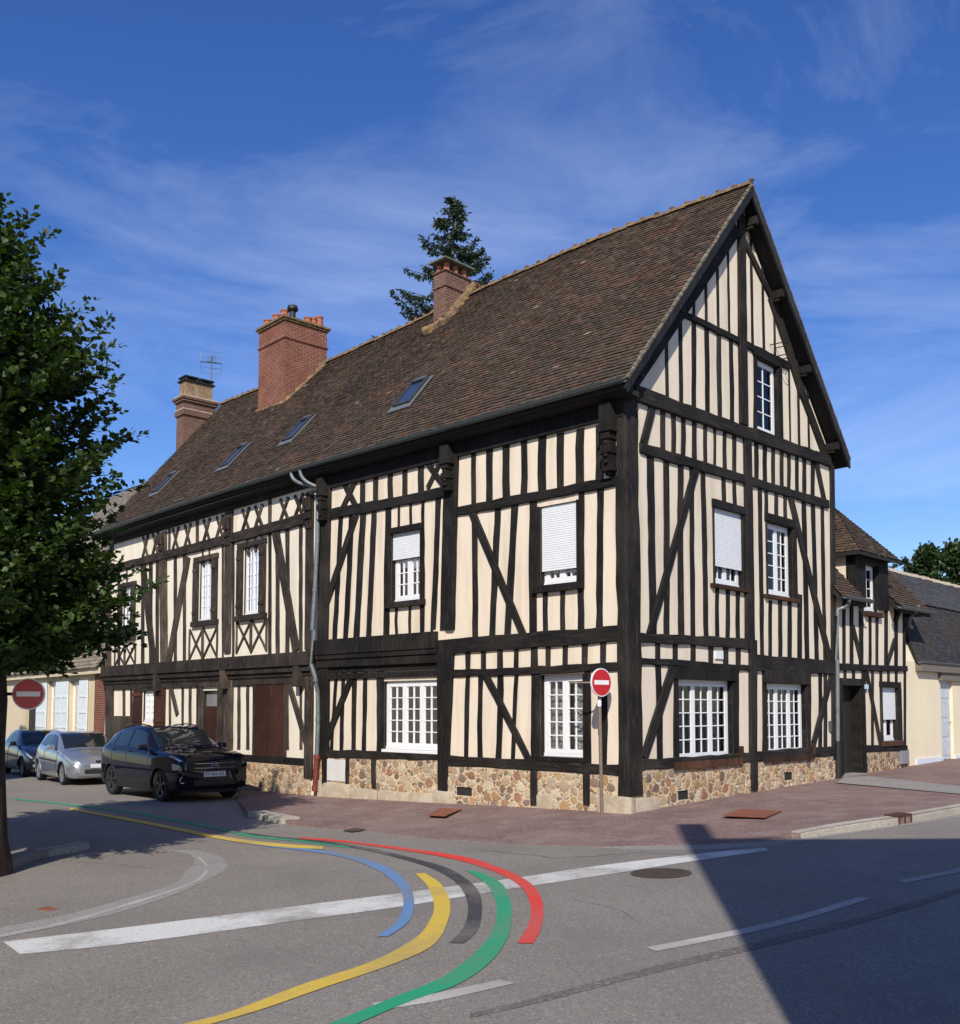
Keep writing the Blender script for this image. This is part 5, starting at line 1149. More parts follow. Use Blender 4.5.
# aerial
t = thing('television_aerial', 'grey grid television aerial on a mast above the left chimney', 'aerial')
c = Wc.pt(-hs * .2, 0, -ho * .92); zb = zt + .3; ztp = zat(c, 362); m = MB(); base = Vector((c.x, c.y, zb)); m.tube([base, Vector((c.x, c.y, ztp + .15))], .022, 8); m.build('mast', ZINC, t)
cc = Vector((c.x, c.y, ztp)); vx = Vector((.95, .3, 0)); vy = Vector((-.3, .95, 0)); m = MB()
for s in (-.34, .34):
    for zz in (-.38, .38): pass
    m.tube([cc + vx * s + Vector((0, 0, -.38)) + vy * .1, cc + vx * s * 1.05 + Vector((0, 0, 0)), cc + vx * s + Vector((0, 0, .38)) + vy * .1], .010, 6)
for zz in (-.38, -.19, .19, .38): m.tube([cc + vx * -.34 + Vector((0, 0, zz)) + vy * .08, cc + vx * .34 + Vector((0, 0, zz)) + vy * .08], .006, 5)
m.tube([cc + vx * .0 + Vector((0, 0, -.38)) + vy * .08, cc + Vector((0, 0, .38)) + vy * .08], .006, 5)
m.build('reflector', ZINC, t)
m = MB(); m.tube([cc - vx * .36 + vy * .04, cc + vx * .36 + vy * .04], .028, 8); m.build('boom', simple('blue_grey_plastic', (.06, .12, .24), .5), t)
m = MB()
for k in range(5): m.tube([cc + vy * (-.15 * k) - vx * .16, cc + vy * (-.15 * k) + vx * .16], .008, 5)
m.tube([cc, cc - vy * .65], .012, 6); m.build('director', ZINC, t)

# ================================================================ annex with the wall dormer
AX = thing('half_timbered_annex', 'low half-timbered annex with hipped dormer and dark plank door beside the big house', 'house')
def A_(W, ft, fb, u0, u1, o, mat, name): 
    return pbar(W, u0, (ft(u0) + fb(u0)) / 2, u1, (ft(u1) + fb(u1)) / 2, fb(u0) - ft(u0), o, mat, AX, name, w1=fb(u1) - ft(u1))
winX = opx(WI, 881, 897.5, 687.5, 741); doorX = (WI.px(841, 730)[0], WI.px(861.5, 730)[0], -.9, WI.px(851, 685.5)[1]); dorX = opx(WI, 863.8, 877, 565, 612)
zg = WI.shift(.32).px(862, 599.5)[1]; zplX = WI.px(885, 751)[1]
m = MB(); dz1 = WI.px(870, 556)[1]; ds0, ds1 = WI.px(853.5, 600)[0], WI.px(886.5, 600)[0]
sheet(m, WI, 0, TI, -.8, zg + .25, [winX, doorX, dorX]); sheet(m, WI, ds0, ds1, zg + .25, dz1, [dorX], reveal=.3); m.build('plaster_wall', [PL_A, T_BLK], AX)
m = MB(); sheet(m, WI, doorX[1] + .12, TI, -.9, zplX, o=.03, reveal=0); m.face([WI.pt(doorX[1] + .12, zplX, .03), WI.pt(TI, zplX, .03), WI.pt(TI, zplX, -.02), WI.pt(doorX[1] + .12, zplX, -.02)]); (m.build('stone_plinth', STONE, AX))
XBt, XBb = lin((839, 663.2), (904.5, 666)), lin((839, 670.5), (904.5, 671.5))
A_(WI, XBt, XBb, 834.5, 905.5, .055, T_BLK, 'floor_beam'); A_(WI, lin((866, 745), (905, 745.5)), lin((866, 752), (905, 751)), 864, 905.5, .055, T_BLK, 'sill_beam')
def axs(lst, f, g, o=.026):
    for u, wd in lst: pbar(WI, u, f(u) - 1, u, g(u) + 1, wd, o, T_BLK, AX, 'stud')
axs([(843.5, 2.6), (851, 3), (860.5, 3.6)], lambda u: 602, XBt); axs([(869.5, 2.2), (876.5, 2.2)], lambda u: 618, XBt); axs([(885.5, 3), (895.5, 3), (903.8, 2.4)], lambda u: 606, XBt)
axs([(837, 2.5), (844.5, 2.2), (853, 2.4), (863.3, 4)], XBb, lambda u: 684); axs([(872, 2)], XBb, lambda u: 746); axs([(880.3, 2), (888, 2), (895.7, 2)], XBb, lambda u: 684); axs([(904.4, 1.8)], XBb, lambda u: 775)
for a in ((852, 626, 861, 664, 3), (894, 640, 886.5, 664, 3), (865.5, 671, 880, 745, 2.6)): pbar(WI, *a, .04, T_BLK, AX, 'brace')
def tb(W, s0, s1, z0, z1, o0, o1, mat, nm, par=None, bev=.005): m = MB(); m.box(W, s0, s1, z0, z1, o0, o1); return m.build(nm, mat, par or AX, bevel=bev)
tb(WI, doorX[0] - .14, doorX[0] - .001, -.4, doorX[3] + .16, -.15, .06, T_BLK, 'door_post'); tb(WI, doorX[1] + .001, doorX[1] + .13, -.4, doorX[3] + .16, -.15, .06, T_BLK, 'door_post'); tb(WI, doorX[0], doorX[1], doorX[3] + .002, doorX[3] + .16, -.15, .055, T_BLK, 'lintel')
q = WI.pt(doorX[0], 0); dz = G(q.x, q.y) + .04
m = MB(); k = 7
for i in range(k): a = doorX[0] + (doorX[1] - doorX[0]) * i / k; m.box(WI, a + .003, a + (doorX[1] - doorX[0]) / k - .003, dz, doorX[3], -.28, -.24)
dr = m.build('plank_door', simple('dark_brown_door', (.022, .018, .016), .6, var=.2), AX)
m = MB(); c = WI.pt(doorX[0] + .1, dz + 1.0, -.24); m.tube([c, c + WI.n * .05, c + WI.n * .05 + WI.d * .09], .011, 6); m.build('handle', ZINC, dr)
tb(WI, doorX[0] - .1, doorX[1] + .15, dz - .5, dz, -.3, .10, STRIPC, 'door_step')
tb(WI, WI.px(862, 686)[0], WI.px(865.5, 686)[0], WI.px(863, 689)[1], WI.px(863, 684.5)[1], .05, .075, simple('pale_blue_enamel', (.45, .58, .68), .3), 'number_plate')
tb(WI, winX[0] - .08, winX[1] + .14, winX[3] + .002, winX[3] + .14, -.15, .056, T_BLK, 'lintel'); tb(WI, winX[0] - .06, winX[0] - .001, winX[2], winX[3], -.15, .055, T_BLK, 'jamb'); tb(WI, winX[1] + .001, winX[1] + .16, winX[2], winX[3], -.15, .055, T_BLK, 'jamb'); tb(WI, winX[0] - .1, winX[1] + .16, winX[2] - .12, winX[2] - .002, -.15, .09, T_BRN, 'window_sill')
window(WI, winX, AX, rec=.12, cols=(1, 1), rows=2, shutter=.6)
tb(WI, WI.px(898, 757)[0], WI.px(904, 757)[0], WI.px(901, 763.5)[1], WI.px(901, 750.5)[1], .03, .12, simple('grey_cabinet', (.22, .23, .25), .5), 'meter_cabinet')
# dormer
tb(WI, ds0, dorX[0] - .001, zg - .1, dz1 - .002, -.14, .06, T_BLK, 'dormer_post'); tb(WI, dorX[1] + .001, ds1, zg - .1, dz1 - .002, -.14, .06, T_BLK, 'dormer_post'); tb(WI, dorX[0], dorX[1], dorX[3] + .002, dz1 - .002, -.14, .055, T_BLK, 'lintel')
tb(WI, dorX[0] - .06, dorX[1] + .1, dorX[2] - .12, dorX[2] - .002, -.14, .11, T_BRN, 'window_sill')
window(WI, dorX, AX, rec=.10, cols=(2,), rows=4, curtain=.9)
kx = 1.12
def mainz(o): return zg + (.32 - o) * kx      # roof plane height at offset o
dback = -(dz1 - zg) / kx + .32 - .9
m = MB()
for s in (ds0, ds1): m.face([WI.pt(s, zg, 0), WI.pt(s, dz1, 0), WI.pt(s, dz1, -1.6), WI.pt(s, zg, -1.6)])
m.build('dormer_cheek', PL_A, AX)
tb(WI, ds0 - .012, ds0 + .14, zg, dz1 - .004, -.16, .02, T_BLK, 'dormer_post')
ovh = .22; ze = dz1 - .02; dm = (ds0 + ds1) / 2; hw = (ds1 - ds0) / 2 + ovh; rz = ze + hw * 1.15
oE = ovh + .06; pk = oE - hw * 1.0
ff, fr_ = WI.pt(ds0 - ovh, ze, oE), WI.pt(ds1 + ovh, ze, oE); peak = WI.pt(dm, rz, pk)
ob = -3.2
tiles(ff, fr_, peak - WI.d * .01, peak + WI.d * .01, .10, .16, PAL, 'dormer_roof', TILE, AX, seed=11)
tiles(WI.pt(ds0 - ovh, ze, ob), ff, WI.pt(dm, rz, ob), peak, .10, .16, PAL, 'dormer_roof', TILE, AX, seed=12); tiles(fr_, WI.pt(ds1 + ovh, ze, ob), peak, WI.pt(dm, rz, ob), .10, .16, PAL, 'dormer_roof', TILE, AX, seed=13)
m = MB(); m.face([WI.pt(ds0 - ovh, ze - .03, oE), WI.pt(ds1 + ovh, ze - .03, oE), WI.pt(ds1 + ovh, ze - .03, ob), WI.pt(ds0 - ovh, ze - .03, ob)]); m.box(WI, ds0 - ovh, ds1 + ovh, ze - .09, ze - .005, oE - .03, oE - .005); m.box(WI, ds0 - ovh, ds0 - ovh + .03, ze - .09, ze - .005, ob, oE - .031); m.build('dormer_soffit', SOFFIT, AX)
# main roof of the annex
sL, sR = -.05, WI.shift(.32).px(931, 605)[0]; orr = -3.3; rzx = mainz(orr)
EL = lambda k: WI.pt(sL + (sR - sL) * k, zg, .32); RL = lambda k: WI.pt(sL + (sR - sL) * k, rzx, orr)
tiles(EL(0), EL(1), RL(0), RL(1), .10, .16, PAL, 'tiled_roof', TILE, AX, EL, RL, seed=14, skip=lambda k, f: (ds0 - sL) / (sR - sL) < k < (ds1 - sL) / (sR - sL) and f < .36)
BL = lambda k: WI.pt(sL + (sR - sL) * k, zg, 2 * orr - .32)
tiles(BL(0), BL(1), RL(0), RL(1), .2, .3, PAL, 'rear_tiled_roof', TILE, AX, BL, RL, seed=15)
m = MB()
for (a, b) in ((sL, ds0 - .0), (ds1, sR)): m.hexa([WI.pt(a, zg - .02, .30), WI.pt(b, zg - .02, .30), WI.pt(b, rzx - .04, orr), WI.pt(a, rzx - .04, orr), WI.pt(a, zg - .14, .30), WI.pt(b, zg - .14, .30), WI.pt(b, rzx - .16, orr), WI.pt(a, rzx - .16, orr)])
m.face([WI.pt(sR - .02, zg - .1, .3), WI.pt(sR - .02, rzx - .05, orr), WI.pt(sR - .02, zg - .1, 2 * orr - .3)]); m.face([WI.pt(TI, -1, 0), WI.pt(TI, zg, 0), WI.pt(TI, zg, -6.6), WI.pt(TI, -1, -6.6)]); m.build('roof_boarding', SOFFIT, AX)
gutter(WI, sL, ds0 + .1, lambda s: zg, .38, AX, ZINC); gutter(WI, ds1 - .15, sR, lambda s: zg, .38, AX, ZINC)
def XP(u, v, o): return WI.pt(*WI.shift(o).px(u, v), o)
m = MB(); m.tube([XP(848.5, 600, .38), XP(848.5, 604, .34), XP(843, 607.5, .25), XP(838, 609.5, .16), XP(837, 616, .14), XP(837.2, 660, .14), XP(837.7, 742, .14)], .048, 12); m.build('downpipe', ZINC, AX, smooth=True)
m = MB(); m.tube([XP(837.7, 741, .14), XP(838, 779, .14)], .058, 12); m.build('black_iron_shoe', BLKIRON, AX, smooth=True)
m = MB(); m.tube([XP(918.5, 606, .38), XP(918.5, 609, .36), XP(914, 614, .26), XP(910, 618, .16), XP(909.5, 625, .12), XP(912, 628, .06)], .042, 12); m.build('swan_neck_pipe', ZINC, AX, smooth=True)
pbar(WI, 899, 607, 894, 622, 3, .06, T_BLK, AX, 'eaves_strut')

# ================================================================ cream rendered house on the right
CH = thing('cream_rendered_house', 'cream rendered house with dark slate mansard roof at the right edge', 'house')
S1 = 22.0; zc = WC.shift(.25).px(938, 662.5)[1]; zm = WC.shift(-.45).px(945, 609)[1]; zr = WC.shift(-4.2).px(928, 580)[1]
print('cream', zc, zm, zr)
dC = opx(WC, 941.5, 953.5, 681, 774); dC = (dC[0], dC[1], -.5, dC[3])
m = MB(); sheet(m, WC, 0, S1, -.6, zc, [dC], reveal=.14); m.build('rendered_wall', [PL_C, PL_C], CH)
m = MB(); m.face([WC.pt(0.0, zc, 0), WC.pt(0, zc, -8), WC.pt(0, zm, -7.6), WC.pt(0, zr, -4.2), WC.pt(0, zm, -.45), ]); m.face([WC.pt(0, zc, 0), WC.pt(0, -1, 0), WC.pt(0, -1, -8), WC.pt(0, zc, -8)]); m.build('side_wall', PL_C, CH)
# visible sliver of gable wall beside the steep slates
sx = WC.px(915, 659)[0]
m = MB(); m.hexa([WC.pt(0, zc - .002, .0), WC.pt(sx, zc - .002, .0), WC.pt(sx, zm, -.66), WC.pt(0, zm, -.66), WC.pt(0, zc - .002, -1), WC.pt(sx, zc - .002, -1), WC.pt(sx, zm, -1), WC.pt(0, zm, -1)]); m.build('gable_wall', PL_C, CH)
m = MB(); zq = WC.px(925, 758)[1]
for (a, b) in ((WC.px(916, 770)[0], dC[0] - .01), (dC[1] + .02, S1)): m.box(WC, a, b, -.6, zq, -.02, .03)
m.build('painted_plinth', PL_W, CH)
tiles(WC.pt(sx - .05, zc, .06), WC.pt(S1, zc, .06), WC.pt(sx - .05, zm, -.45), WC.pt(S1, zm, -.45), .11, .2, PALS, 'steep_slate_roof', simple_slate := tile_mat('slate', (.05, .048, .045), gain=1.0), CH, seed=21, lift=.006, jit=.002)  # darker palette than the upper slope: shading of the steep pitch put into colour
tiles(WC.pt(-.3, zm, -.40), WC.pt(S1, zm, -.40), WC.pt(-.3, zr, -4.2), WC.pt(S1, zr, -4.2), .14, .25, [((.075, .078, .085), 5), ((.09, .092, .10), 4), ((.06, .062, .07), 3)], 'slate_roof', simple_slate, CH, seed=22, lift=.010, jit=.002)
tiles(WC.pt(-.3, zm, -8.0), WC.pt(S1, zm, -8.0), WC.pt(-.3, zr, -4.2), WC.pt(S1, zr, -4.2), .3, .5, PALS, 'rear_slate_roof', simple_slate, CH, seed=23)
m = MB(); m.hexa([WC.pt(sx - .03, zc, .05), WC.pt(S1, zc, .05), WC.pt(S1, zm, -.46), WC.pt(sx - .03, zm, -.46), WC.pt(sx - .03, zc, -.2), WC.pt(S1, zc, -.2), WC.pt(S1, zm, -.7), WC.pt(sx - .03, zm, -.7)]); m.build('roof_boarding', SOFFIT, CH)
m = MB(); rr = random.Random(9)
for i in range(60):
    a = -.3 + i * .37; j = rr.uniform(-.015, .015); m.hexa([WC.pt(a, zr - .06 + j, -4.05), WC.pt(a + .36, zr - .06 + j, -4.05), WC.pt(a + .36, zr + .09 + j, -4.18), WC.pt(a, zr + .09 + j, -4.18), WC.pt(a, zr - .06 + j, -4.35), WC.pt(a + .36, zr - .06 + j, -4.35), WC.pt(a + .36, zr + .09 + j, -4.22), WC.pt(a, zr + .09 + j, -4.22)])
m.build('ridge_tiles', STONE_P, CH)
gutter(WC, sx - .05, S1, lambda s: zc - .0, .14, CH, ZINC, r=.06)
tb(WC, sx - .0, S1, zc - .24, zc - .07, -.02, .16, simple('grey_brown_paint', (.16, .135, .11), .7), 'eaves_board', CH)
m = MB(); m.box(WC, dC[0] - .14, dC[1] + 1.6, dC[3] + .002, dC[3] + .24, -.02, .10); m.build('lintel', MATS['grey_brown_paint'], CH)
gl = G(*WC.pt(dC[0], 0)[:2]) + .02
m = MB(); m.box(WC, dC[0], dC[1], gl, dC[3], -.12, -.08)
for k in range(4): m.box(WC, dC[0] + .08, dC[1] - .08, gl + .1 + k * .52, gl + .52 + k * .52, -.08, -.07)
dr = m.build('door', simple('pale_grey_door', (.50, .53, .56), .5), CH, bevel=.004)
m = MB(); c = WC.pt(dC[1] - .1, gl + 1, -.07); m.tube([c, c + WC.n * .05, c + WC.n * .05 - WC.d * .1], .012, 6); m.build('handle', ZINC, dr)
# ================================================================ neighbour on the left
dN = hdir(-350); pN = WB.pt(SB + .02, 0, .0); WN = Wall(pN, dN, perp_to_cam(dN, pN)); ux = lambda u: WN.px(u, 700)[0]
NB = thing('sandy_rendered_house', 'sandy rendered house with pale shutters and grey tiled roof behind the parked cars', 'house')
zn = WN.shift(.25).px(85, 668.5)[1]; oN = -5.2; zrn = zat(WN.pt(2, 0, oN), 0); 
lo, hi = -6, 20.
qN = WN.px
# ridge height so that it shows at (125, 491)
r = ray(125, 491); k = ((WN.P + WN.n * oN - CAM).dot(WN.n)) / r.dot(WN.n); zrn = (CAM + r * k).z
print('neighbour', zn, zrn, ux(103), ux(0))
SN = 16.
wN = [(ux(80), ux(69.5), WN.px(75, 727)[1] - .55, WN.px(75, 681)[1]), (ux(57), ux(48), WN.px(52, 727)[1] - .55, WN.px(52, 681)[1]), ]
wN = [(min(a, b), max(a, b), c, d) for a, b, c, d in wN]; dN_ = (min(ux(36), ux(26)), max(ux(36), ux(26)), -1.2, WN.px(31, 684)[1])
m = MB(); sheet(m, WN, 0, SN, -1.5, zn, wN + [dN_], reveal=.2); m.build('rendered_wall', [PL_N, PL_N], NB)
m = MB(); m.box(WN, 0.001, ux(95), -1.5, zn, -.02, .02); m.build('brick_quoin', BRK, NB)
m = MB(); m.box(WN, -.1, SN, zn - .18, zn, 0, .2); m.build('eaves_board', PL_N, NB)
EN = lambda k: WN.pt(.02 + (SN - .02) * k, zn, .28); RN = lambda k: WN.pt(-1.5 + (SN + 1.5) * k, zrn, oN)
tiles(EN(0), EN(1), RN(0), RN(1), .14, .2, PALG, 'tiled_roof', SLATEY, NB, seed=31); BN = lambda k: WN.pt(-1.5 + (SN + 1.5) * k, zn, 2 * oN)
tiles(BN(0), BN(1), RN(0), RN(1), .3, .4, PALG, 'rear_tiled_roof', SLATEY, NB, seed=32)
m = MB(); m.face([WN.pt(SN, -1, 0), WN.pt(SN, zn, 0), WN.pt(SN, zrn, oN), WN.pt(SN, zn, 2 * oN), WN.pt(SN, -1, 2 * oN)]); m.build('side_wall', PL_N, NB)
for i, op in enumerate(wN):
    window(WN, op, NB, rec=.12, cols=(1, 1), rows=4, curtain=False)
for (u0, u1) in ((88.5, 80.5), (69, 63.2), (62.8, 57.3), (47.5, 38)):
    a, b = sorted((ux(u0), ux(u1))); z0, z1 = wN[0][2], wN[0][3]; m = MB(); m.box(WN, a, b, z0, z1, .02, .06); f = m.build('shutter', SHUTP, NB, bevel=.004)
    for k in range(1, 4): m = MB(); m.box(WN, a + .03, b - .03, z0 + (z1 - z0) * k / 4 - .03, z0 + (z1 - z0) * k / 4 + .03, .06, .075); m.build('batten', SHUTP, f)
m = MB(); m.box(WN, dN_[0], dN_[1], dN_[2], dN_[3], -.16, -.12); m.build('door', simple('dark_brown_door', (.03, .02, .015)), NB)
# ================================================================ signs and gate pillar
S_RED = simple('sign_red', (.50, .012, .018), .35, var=.04); S_WHT = simple('sign_white', (.80, .80, .80), .35, var=.03)
PIPE = simple('weathered_post', (.20, .15, .11), .7, .2, .2, 20)
def noentry(center, facing, label, post_base=None, arm=None, r=.232):
    t = thing('no_entry_sign', label, 'road sign'); f = Vector((facing[0], facing[1], 0)).normalized(); sx_ = Vector((0, 0, 1)).cross(f)
    def disc(m, rad, o0, o1, n=48):
        A = [center + f * o0 + sx_ * (rad * math.cos(2 * math.pi * k / n)) + Vector((0, 0, rad * math.sin(2 * math.pi * k / n))) for k in range(n)]
        B = [p + f * (o1 - o0) for p in A]; m.face(B); m.face(A[::-1])
        for k in range(n): m.face([A[k], A[(k + 1) % n], B[(k + 1) % n], B[k]])
    m = MB(); disc(m, r, -.02, .004); m.build('rim', S_WHT, t)
    m = MB(); disc(m, r * .93, .005, .007); m.build('red_disc', S_RED, t)
    W_ = Wall(center, sx_, f); m = MB(); m.box(W_, -r * .72, r * .72, center.z - r * .155, center.z + r * .155, .0075, .0095); m.build('white_bar', S_WHT, t)
    if post_base is not None:
        m = MB(); top = center - f * .05; b = Vector((post_base.x, post_base.y, post_base.z)); m.tube([b - Vector((0, 0, .1)), b.lerp(Vector((top.x, top.y, center.z + .02)), 1)], .030, 12); m.build('pole', PIPE, t, smooth=True)
        m = MB(); c = Vector((top.x, top.y, center.z - .34)); m.tube([c - Vector((0, 0, .05)), c + Vector((0, 0, .05))], .034, 12); m.build('white_collar', S_WHT, t)
        m = MB(); c = Vector((top.x, top.y, center.z)); m.tube([c + Vector((0, 0, .0)), c - sx_ * .0 + (-f) * .08, c - f * .08 + Vector((-.42, .06, 0))], .016, 8); m.build('bracket', PIPE, t)
    if arm is not None:
        m = MB(); c = center - f * .02; m.tube([c, arm], .02, 8); m.build('bracket', BLKIRON, t)
    return t
pb = gp(602, 816, -.03); r = ray(601, 682.5); k = pb.y / r.y; cs = CAM + r * k; cs = Vector((pb.x + .0, pb.y, cs.z)); cs.x = (CAM + r * k).x
noentry(cs - Vector((0, .05, 0)), (.62, -.78), 'bright sunlit no-entry sign on a brown pole before the corner post', pb)
pc = gp(-4, 856, 0)
r = ray(28.5, 694); cs = CAM + r * (12.4 / r.y)
noentry(cs, (.12, -1), 'shaded no-entry sign beside the tree trunk at the left edge', None, cs + Vector((-.42, -.05, 0)), .195)
# ================================================================ cars
def interp1(tab, x):
    if x <= tab[0][0]: return tab[0][1]
    for i in range(len(tab) - 1):
        if x <= tab[i + 1][0]:
            (a, ya), (b, yb) = tab[i], tab[i + 1]; t = (x - a) / (b - a); 
            m0 = (yb - tab[i - 1][1]) / (b - tab[i - 1][0]) if i > 0 else (yb - ya) / (b - a)
            m1 = (tab[i + 2][1] - ya) / (tab[i + 2][0] - a) if i + 2 < len(tab) else (yb - ya) / (b - a)
            h = b - a; return ya * (2 * t ** 3 - 3 * t * t + 1) + m0 * h * (t ** 3 - 2 * t * t + t) + yb * (-2 * t ** 3 + 3 * t * t) + m1 * h * (t ** 3 - t * t)
    return tab[-1][1]
RUBBER = simple('tyre_rubber', (.014, .014, .015), .85); ALLOY = simple('alloy_silver', (.52, .53, .55), .3, .8, .05); ALLOYD = simple('dark_alloy', (.10, .10, .11), .35, .8, .05)
BPLAS = simple('black_plastic', (.015, .015, .016), .6); CHROME = simple('chrome', (.6, .6, .62), .15, 1, .02); PLATE = simple('number_plate_white', (.62, .64, .68), .4, var=.03)
LAMP = simple('headlamp_lens', (.55, .58, .62), .08, .6, .1, 30); SEAT = simple('dark_seat_fabric', (.03, .03, .033), .9)
mg, tg, b_ = newmat('car_glass'); b_.inputs['Base Color'].default_value = (.012, .015, .018, 1); b_.inputs['Roughness'].default_value = .03; b_.inputs['Specular IOR Level'].default_value = .8; CGL = mg
def build_car(name, spec, label, M, group=None, plate=None):
    root = thing(name, label, 'car', group); L_ = spec['L']; W2 = spec['w']
    def ring(x):
        w = W2 * interp1(spec['plan'], x); zb = interp1(spec['zb'], x); belt = interp1(spec['belt'], x); top = max(interp1(spec['top'], x), belt + .01); wr = W2 * interp1(spec['wr'], x)
        side = interp1(spec['side'], x)      # 0 hood/boot, 1 cabin: how tall the side glass is
        zr = belt + (top - belt) * (.55 + .33 * side)
        zm = zb + (belt - zb) * .5
        return [(0, zb), (.8 * w, zb), (.96 * w, zb + .07), (.995 * w, zm - .06), (1.0 * w, zm + .08), (.975 * w, belt - .07), (.945 * w if side > .3 else .93 * w, belt), (min(wr, .93 * w), zr), (min(wr, .93 * w) * .62, zr + (top - zr) * .8), (0, top)]
    def S(x, t, off=0):
        def raw(x, t):
            r = ring(x); i = min(int(t), 8); f = t - i
            def g(k): return r[max(0, min(9, k))] if k >= 0 else (-r[1][0], r[1][1])
            p0, p1, p2, p3 = (g(i - 1), g(i), g(i + 1), (g(i + 2) if i + 2 <= 9 else (-r[8][0], r[8][1])))
            tt = .5
            def c(a, b, c_, d): return b + tt * f * (c_ - a + f * (2 * a - 5 * b + 4 * c_ - d + f * (3 * (b - c_) + d - a)))
            if i in (5, 6): return (p1[0] + (p2[0] - p1[0]) * f, p1[1] + (p2[1] - p1[1]) * f)
            return (c(p0[0], p1[0], p2[0], p3[0]), c(p0[1], p1[1], p2[1], p3[1]))
        y, z = raw(x, t); p = Vector((x, y, z))
        if off:
            e = .02; a = raw(min(L_, x + e), t); b = raw(max(0, x - e), t); c_ = raw(x, min(9, t + .05)); d = raw(x, max(0, t - .05))
            n = Vector((min(L_, x + e) - max(0, x - e), a[0] - b[0], a[1] - b[1])).cross(Vector((0, c_[0] - d[0], c_[1] - d[1])))
            if n.length > 1e-9: n.normalize()
            cen = Vector((x, 0, .7)); 
            if n.dot(p - cen) < 0: n = -n
            p = p + n * off
        return p
    ax1, ax2, wr_ = spec['axles'][0], spec['axles'][1], spec['wheel']
    def inarch(p): return any((p.x - a) ** 2 + (p.z - wr_) ** 2 < (wr_ + .05) ** 2 for a in (ax1, ax2)) and abs(p.y) > W2 * .55
    def T(p, s=1): return M @ Vector((p.x, p.y * s, p.z))
    ts = [k / 3 for k in range(0, 28)]; nx = int(L_ / .04); xs_ = [L_ * i / nx for i in range(nx + 1)]
    m = MB(); rows = [[S(x, t) for t in ts] for x in xs_]
    for s in (1, -1):
        for i in range(nx):
            for j in range(len(ts) - 1):
                q = [rows[i][j], rows[i + 1][j], rows[i + 1][j + 1], rows[i][j + 1]]
                if inarch(sum(q, Vector()) / 4): continue
                q = [T(p, s) for p in q]; m.face(q if s > 0 else q[::-1])
    for e in (0, -1):
        P = [T(p, 1) for p in rows[e]] + [T(p, -1) for p in rows[e][::-1]]; m.face(P)
    body = m.build('body', spec['paint'], root, smooth=True)
    def patch(nm, mat, c, off, nxp=14, ntp=6, both=True, par=None, mb=None):
        """c = four corners (x,t): a-b lower edge, d-c upper edge"""
        for s in ((1, -1) if both else (1,)):
            m = MB(); g = []
            for i in range(nxp + 1):
                u = i / nxp; row = []
                for j in range(ntp + 1):
                    v = j / ntp; x = (c[0][0] * (1 - u) + c[1][0] * u) * (1 - v) + (c[3][0] * (1 - u) + c[2][0] * u) * v; t = (c[0][1] * (1 - u) + c[1][1] * u) * (1 - v) + (c[3][1] * (1 - u) + c[2][1] * u) * v
                    row.append(S(x, t, off))
                g.append(row)
            for i in range(nxp):
                for j in range(ntp):
                    q = [g[i][j], g[i + 1][j], g[i + 1][j + 1], g[i][j + 1]]
                    if inarch(sum(q, Vector()) / 4): continue
                    q = [T(p, s) for p in q]; m.face(q if s > 0 else q[::-1])
            o = m.build(nm, mat, par or root, smooth=True)
        return o
    def full(nm, mat, x0, x1, t0, t1, off, x0t=None, x1t=None, t0b=None):
        m = MB(); n1, n2 = 10, 10
        for s in (1, -1):
            g = []
            for i in range(n1 + 1):
                u = i / n1; row = []
                for j in range(n2 + 1):
                    v = j / n2; t = t0 + (t1 - t0) * v; a = x0 + ((x0t if x0t is not None else x0) - x0) * (1 - v); b = x1 + ((x1t if x1t is not None else x1) - x1) * (1 - v); row.append(S(a + (b - a) * u, t, off))
                g.append(row)
            for i in range(n1):
                for j in range(n2):
                    q = [T(p, s) for p in (g[i][j], g[i + 1][j], g[i + 1][j + 1], g[i][j + 1])]; m.face(q if s > 0 else q[::-1])
        return m.build(nm, mat, root, smooth=True)
    sp = spec
    full('windscreen', CGL, *sp['screen'], 7.12, 9, .006)
    full('rear_window', CGL, *sp['rear'], 7.12, 9, .006)
    for c in sp['side_windows']: patch('side_window', CGL, c, .006)
    for c in sp['headlights']: patch('headlight', LAMP, c, .012, 8, 4)
    for c in sp.get('cladding', []): patch('cladding', BPLAS, c, .010, 60, 4)
    for (nm, mat, c) in sp.get('extra', []): patch(nm, mat, c, .010, 20, 3)
    # door shut lines
    for xd in sp['shuts']:
        for s in (1, -1):
            m = MB(); P = [T(S(xd + .0 * k, 2.2 + (6.0 - 2.2) * k / 10, .002), s) for k in range(11)]; m.tube(P, .006, 4); m.build('door_gap', BPLAS, body)
    for xh in sp['handles']:
        for s in (1, -1):
            m = MB(); m.tube([T(S(xh, 5.2, .004), s), T(S(xh + .03, 5.2, .035), s), T(S(xh + .17, 5.2, .035), s), T(S(xh + .2, 5.2, .004), s)], .012, 6); m.build('door_handle', sp['paint'], root)
    # underbody
    m = MB(); P = []
    m.cube(.25, L_ - .25, -W2 + .27, W2 - .27, .19, .72, M); m.build('underbody', BPLAS, root)
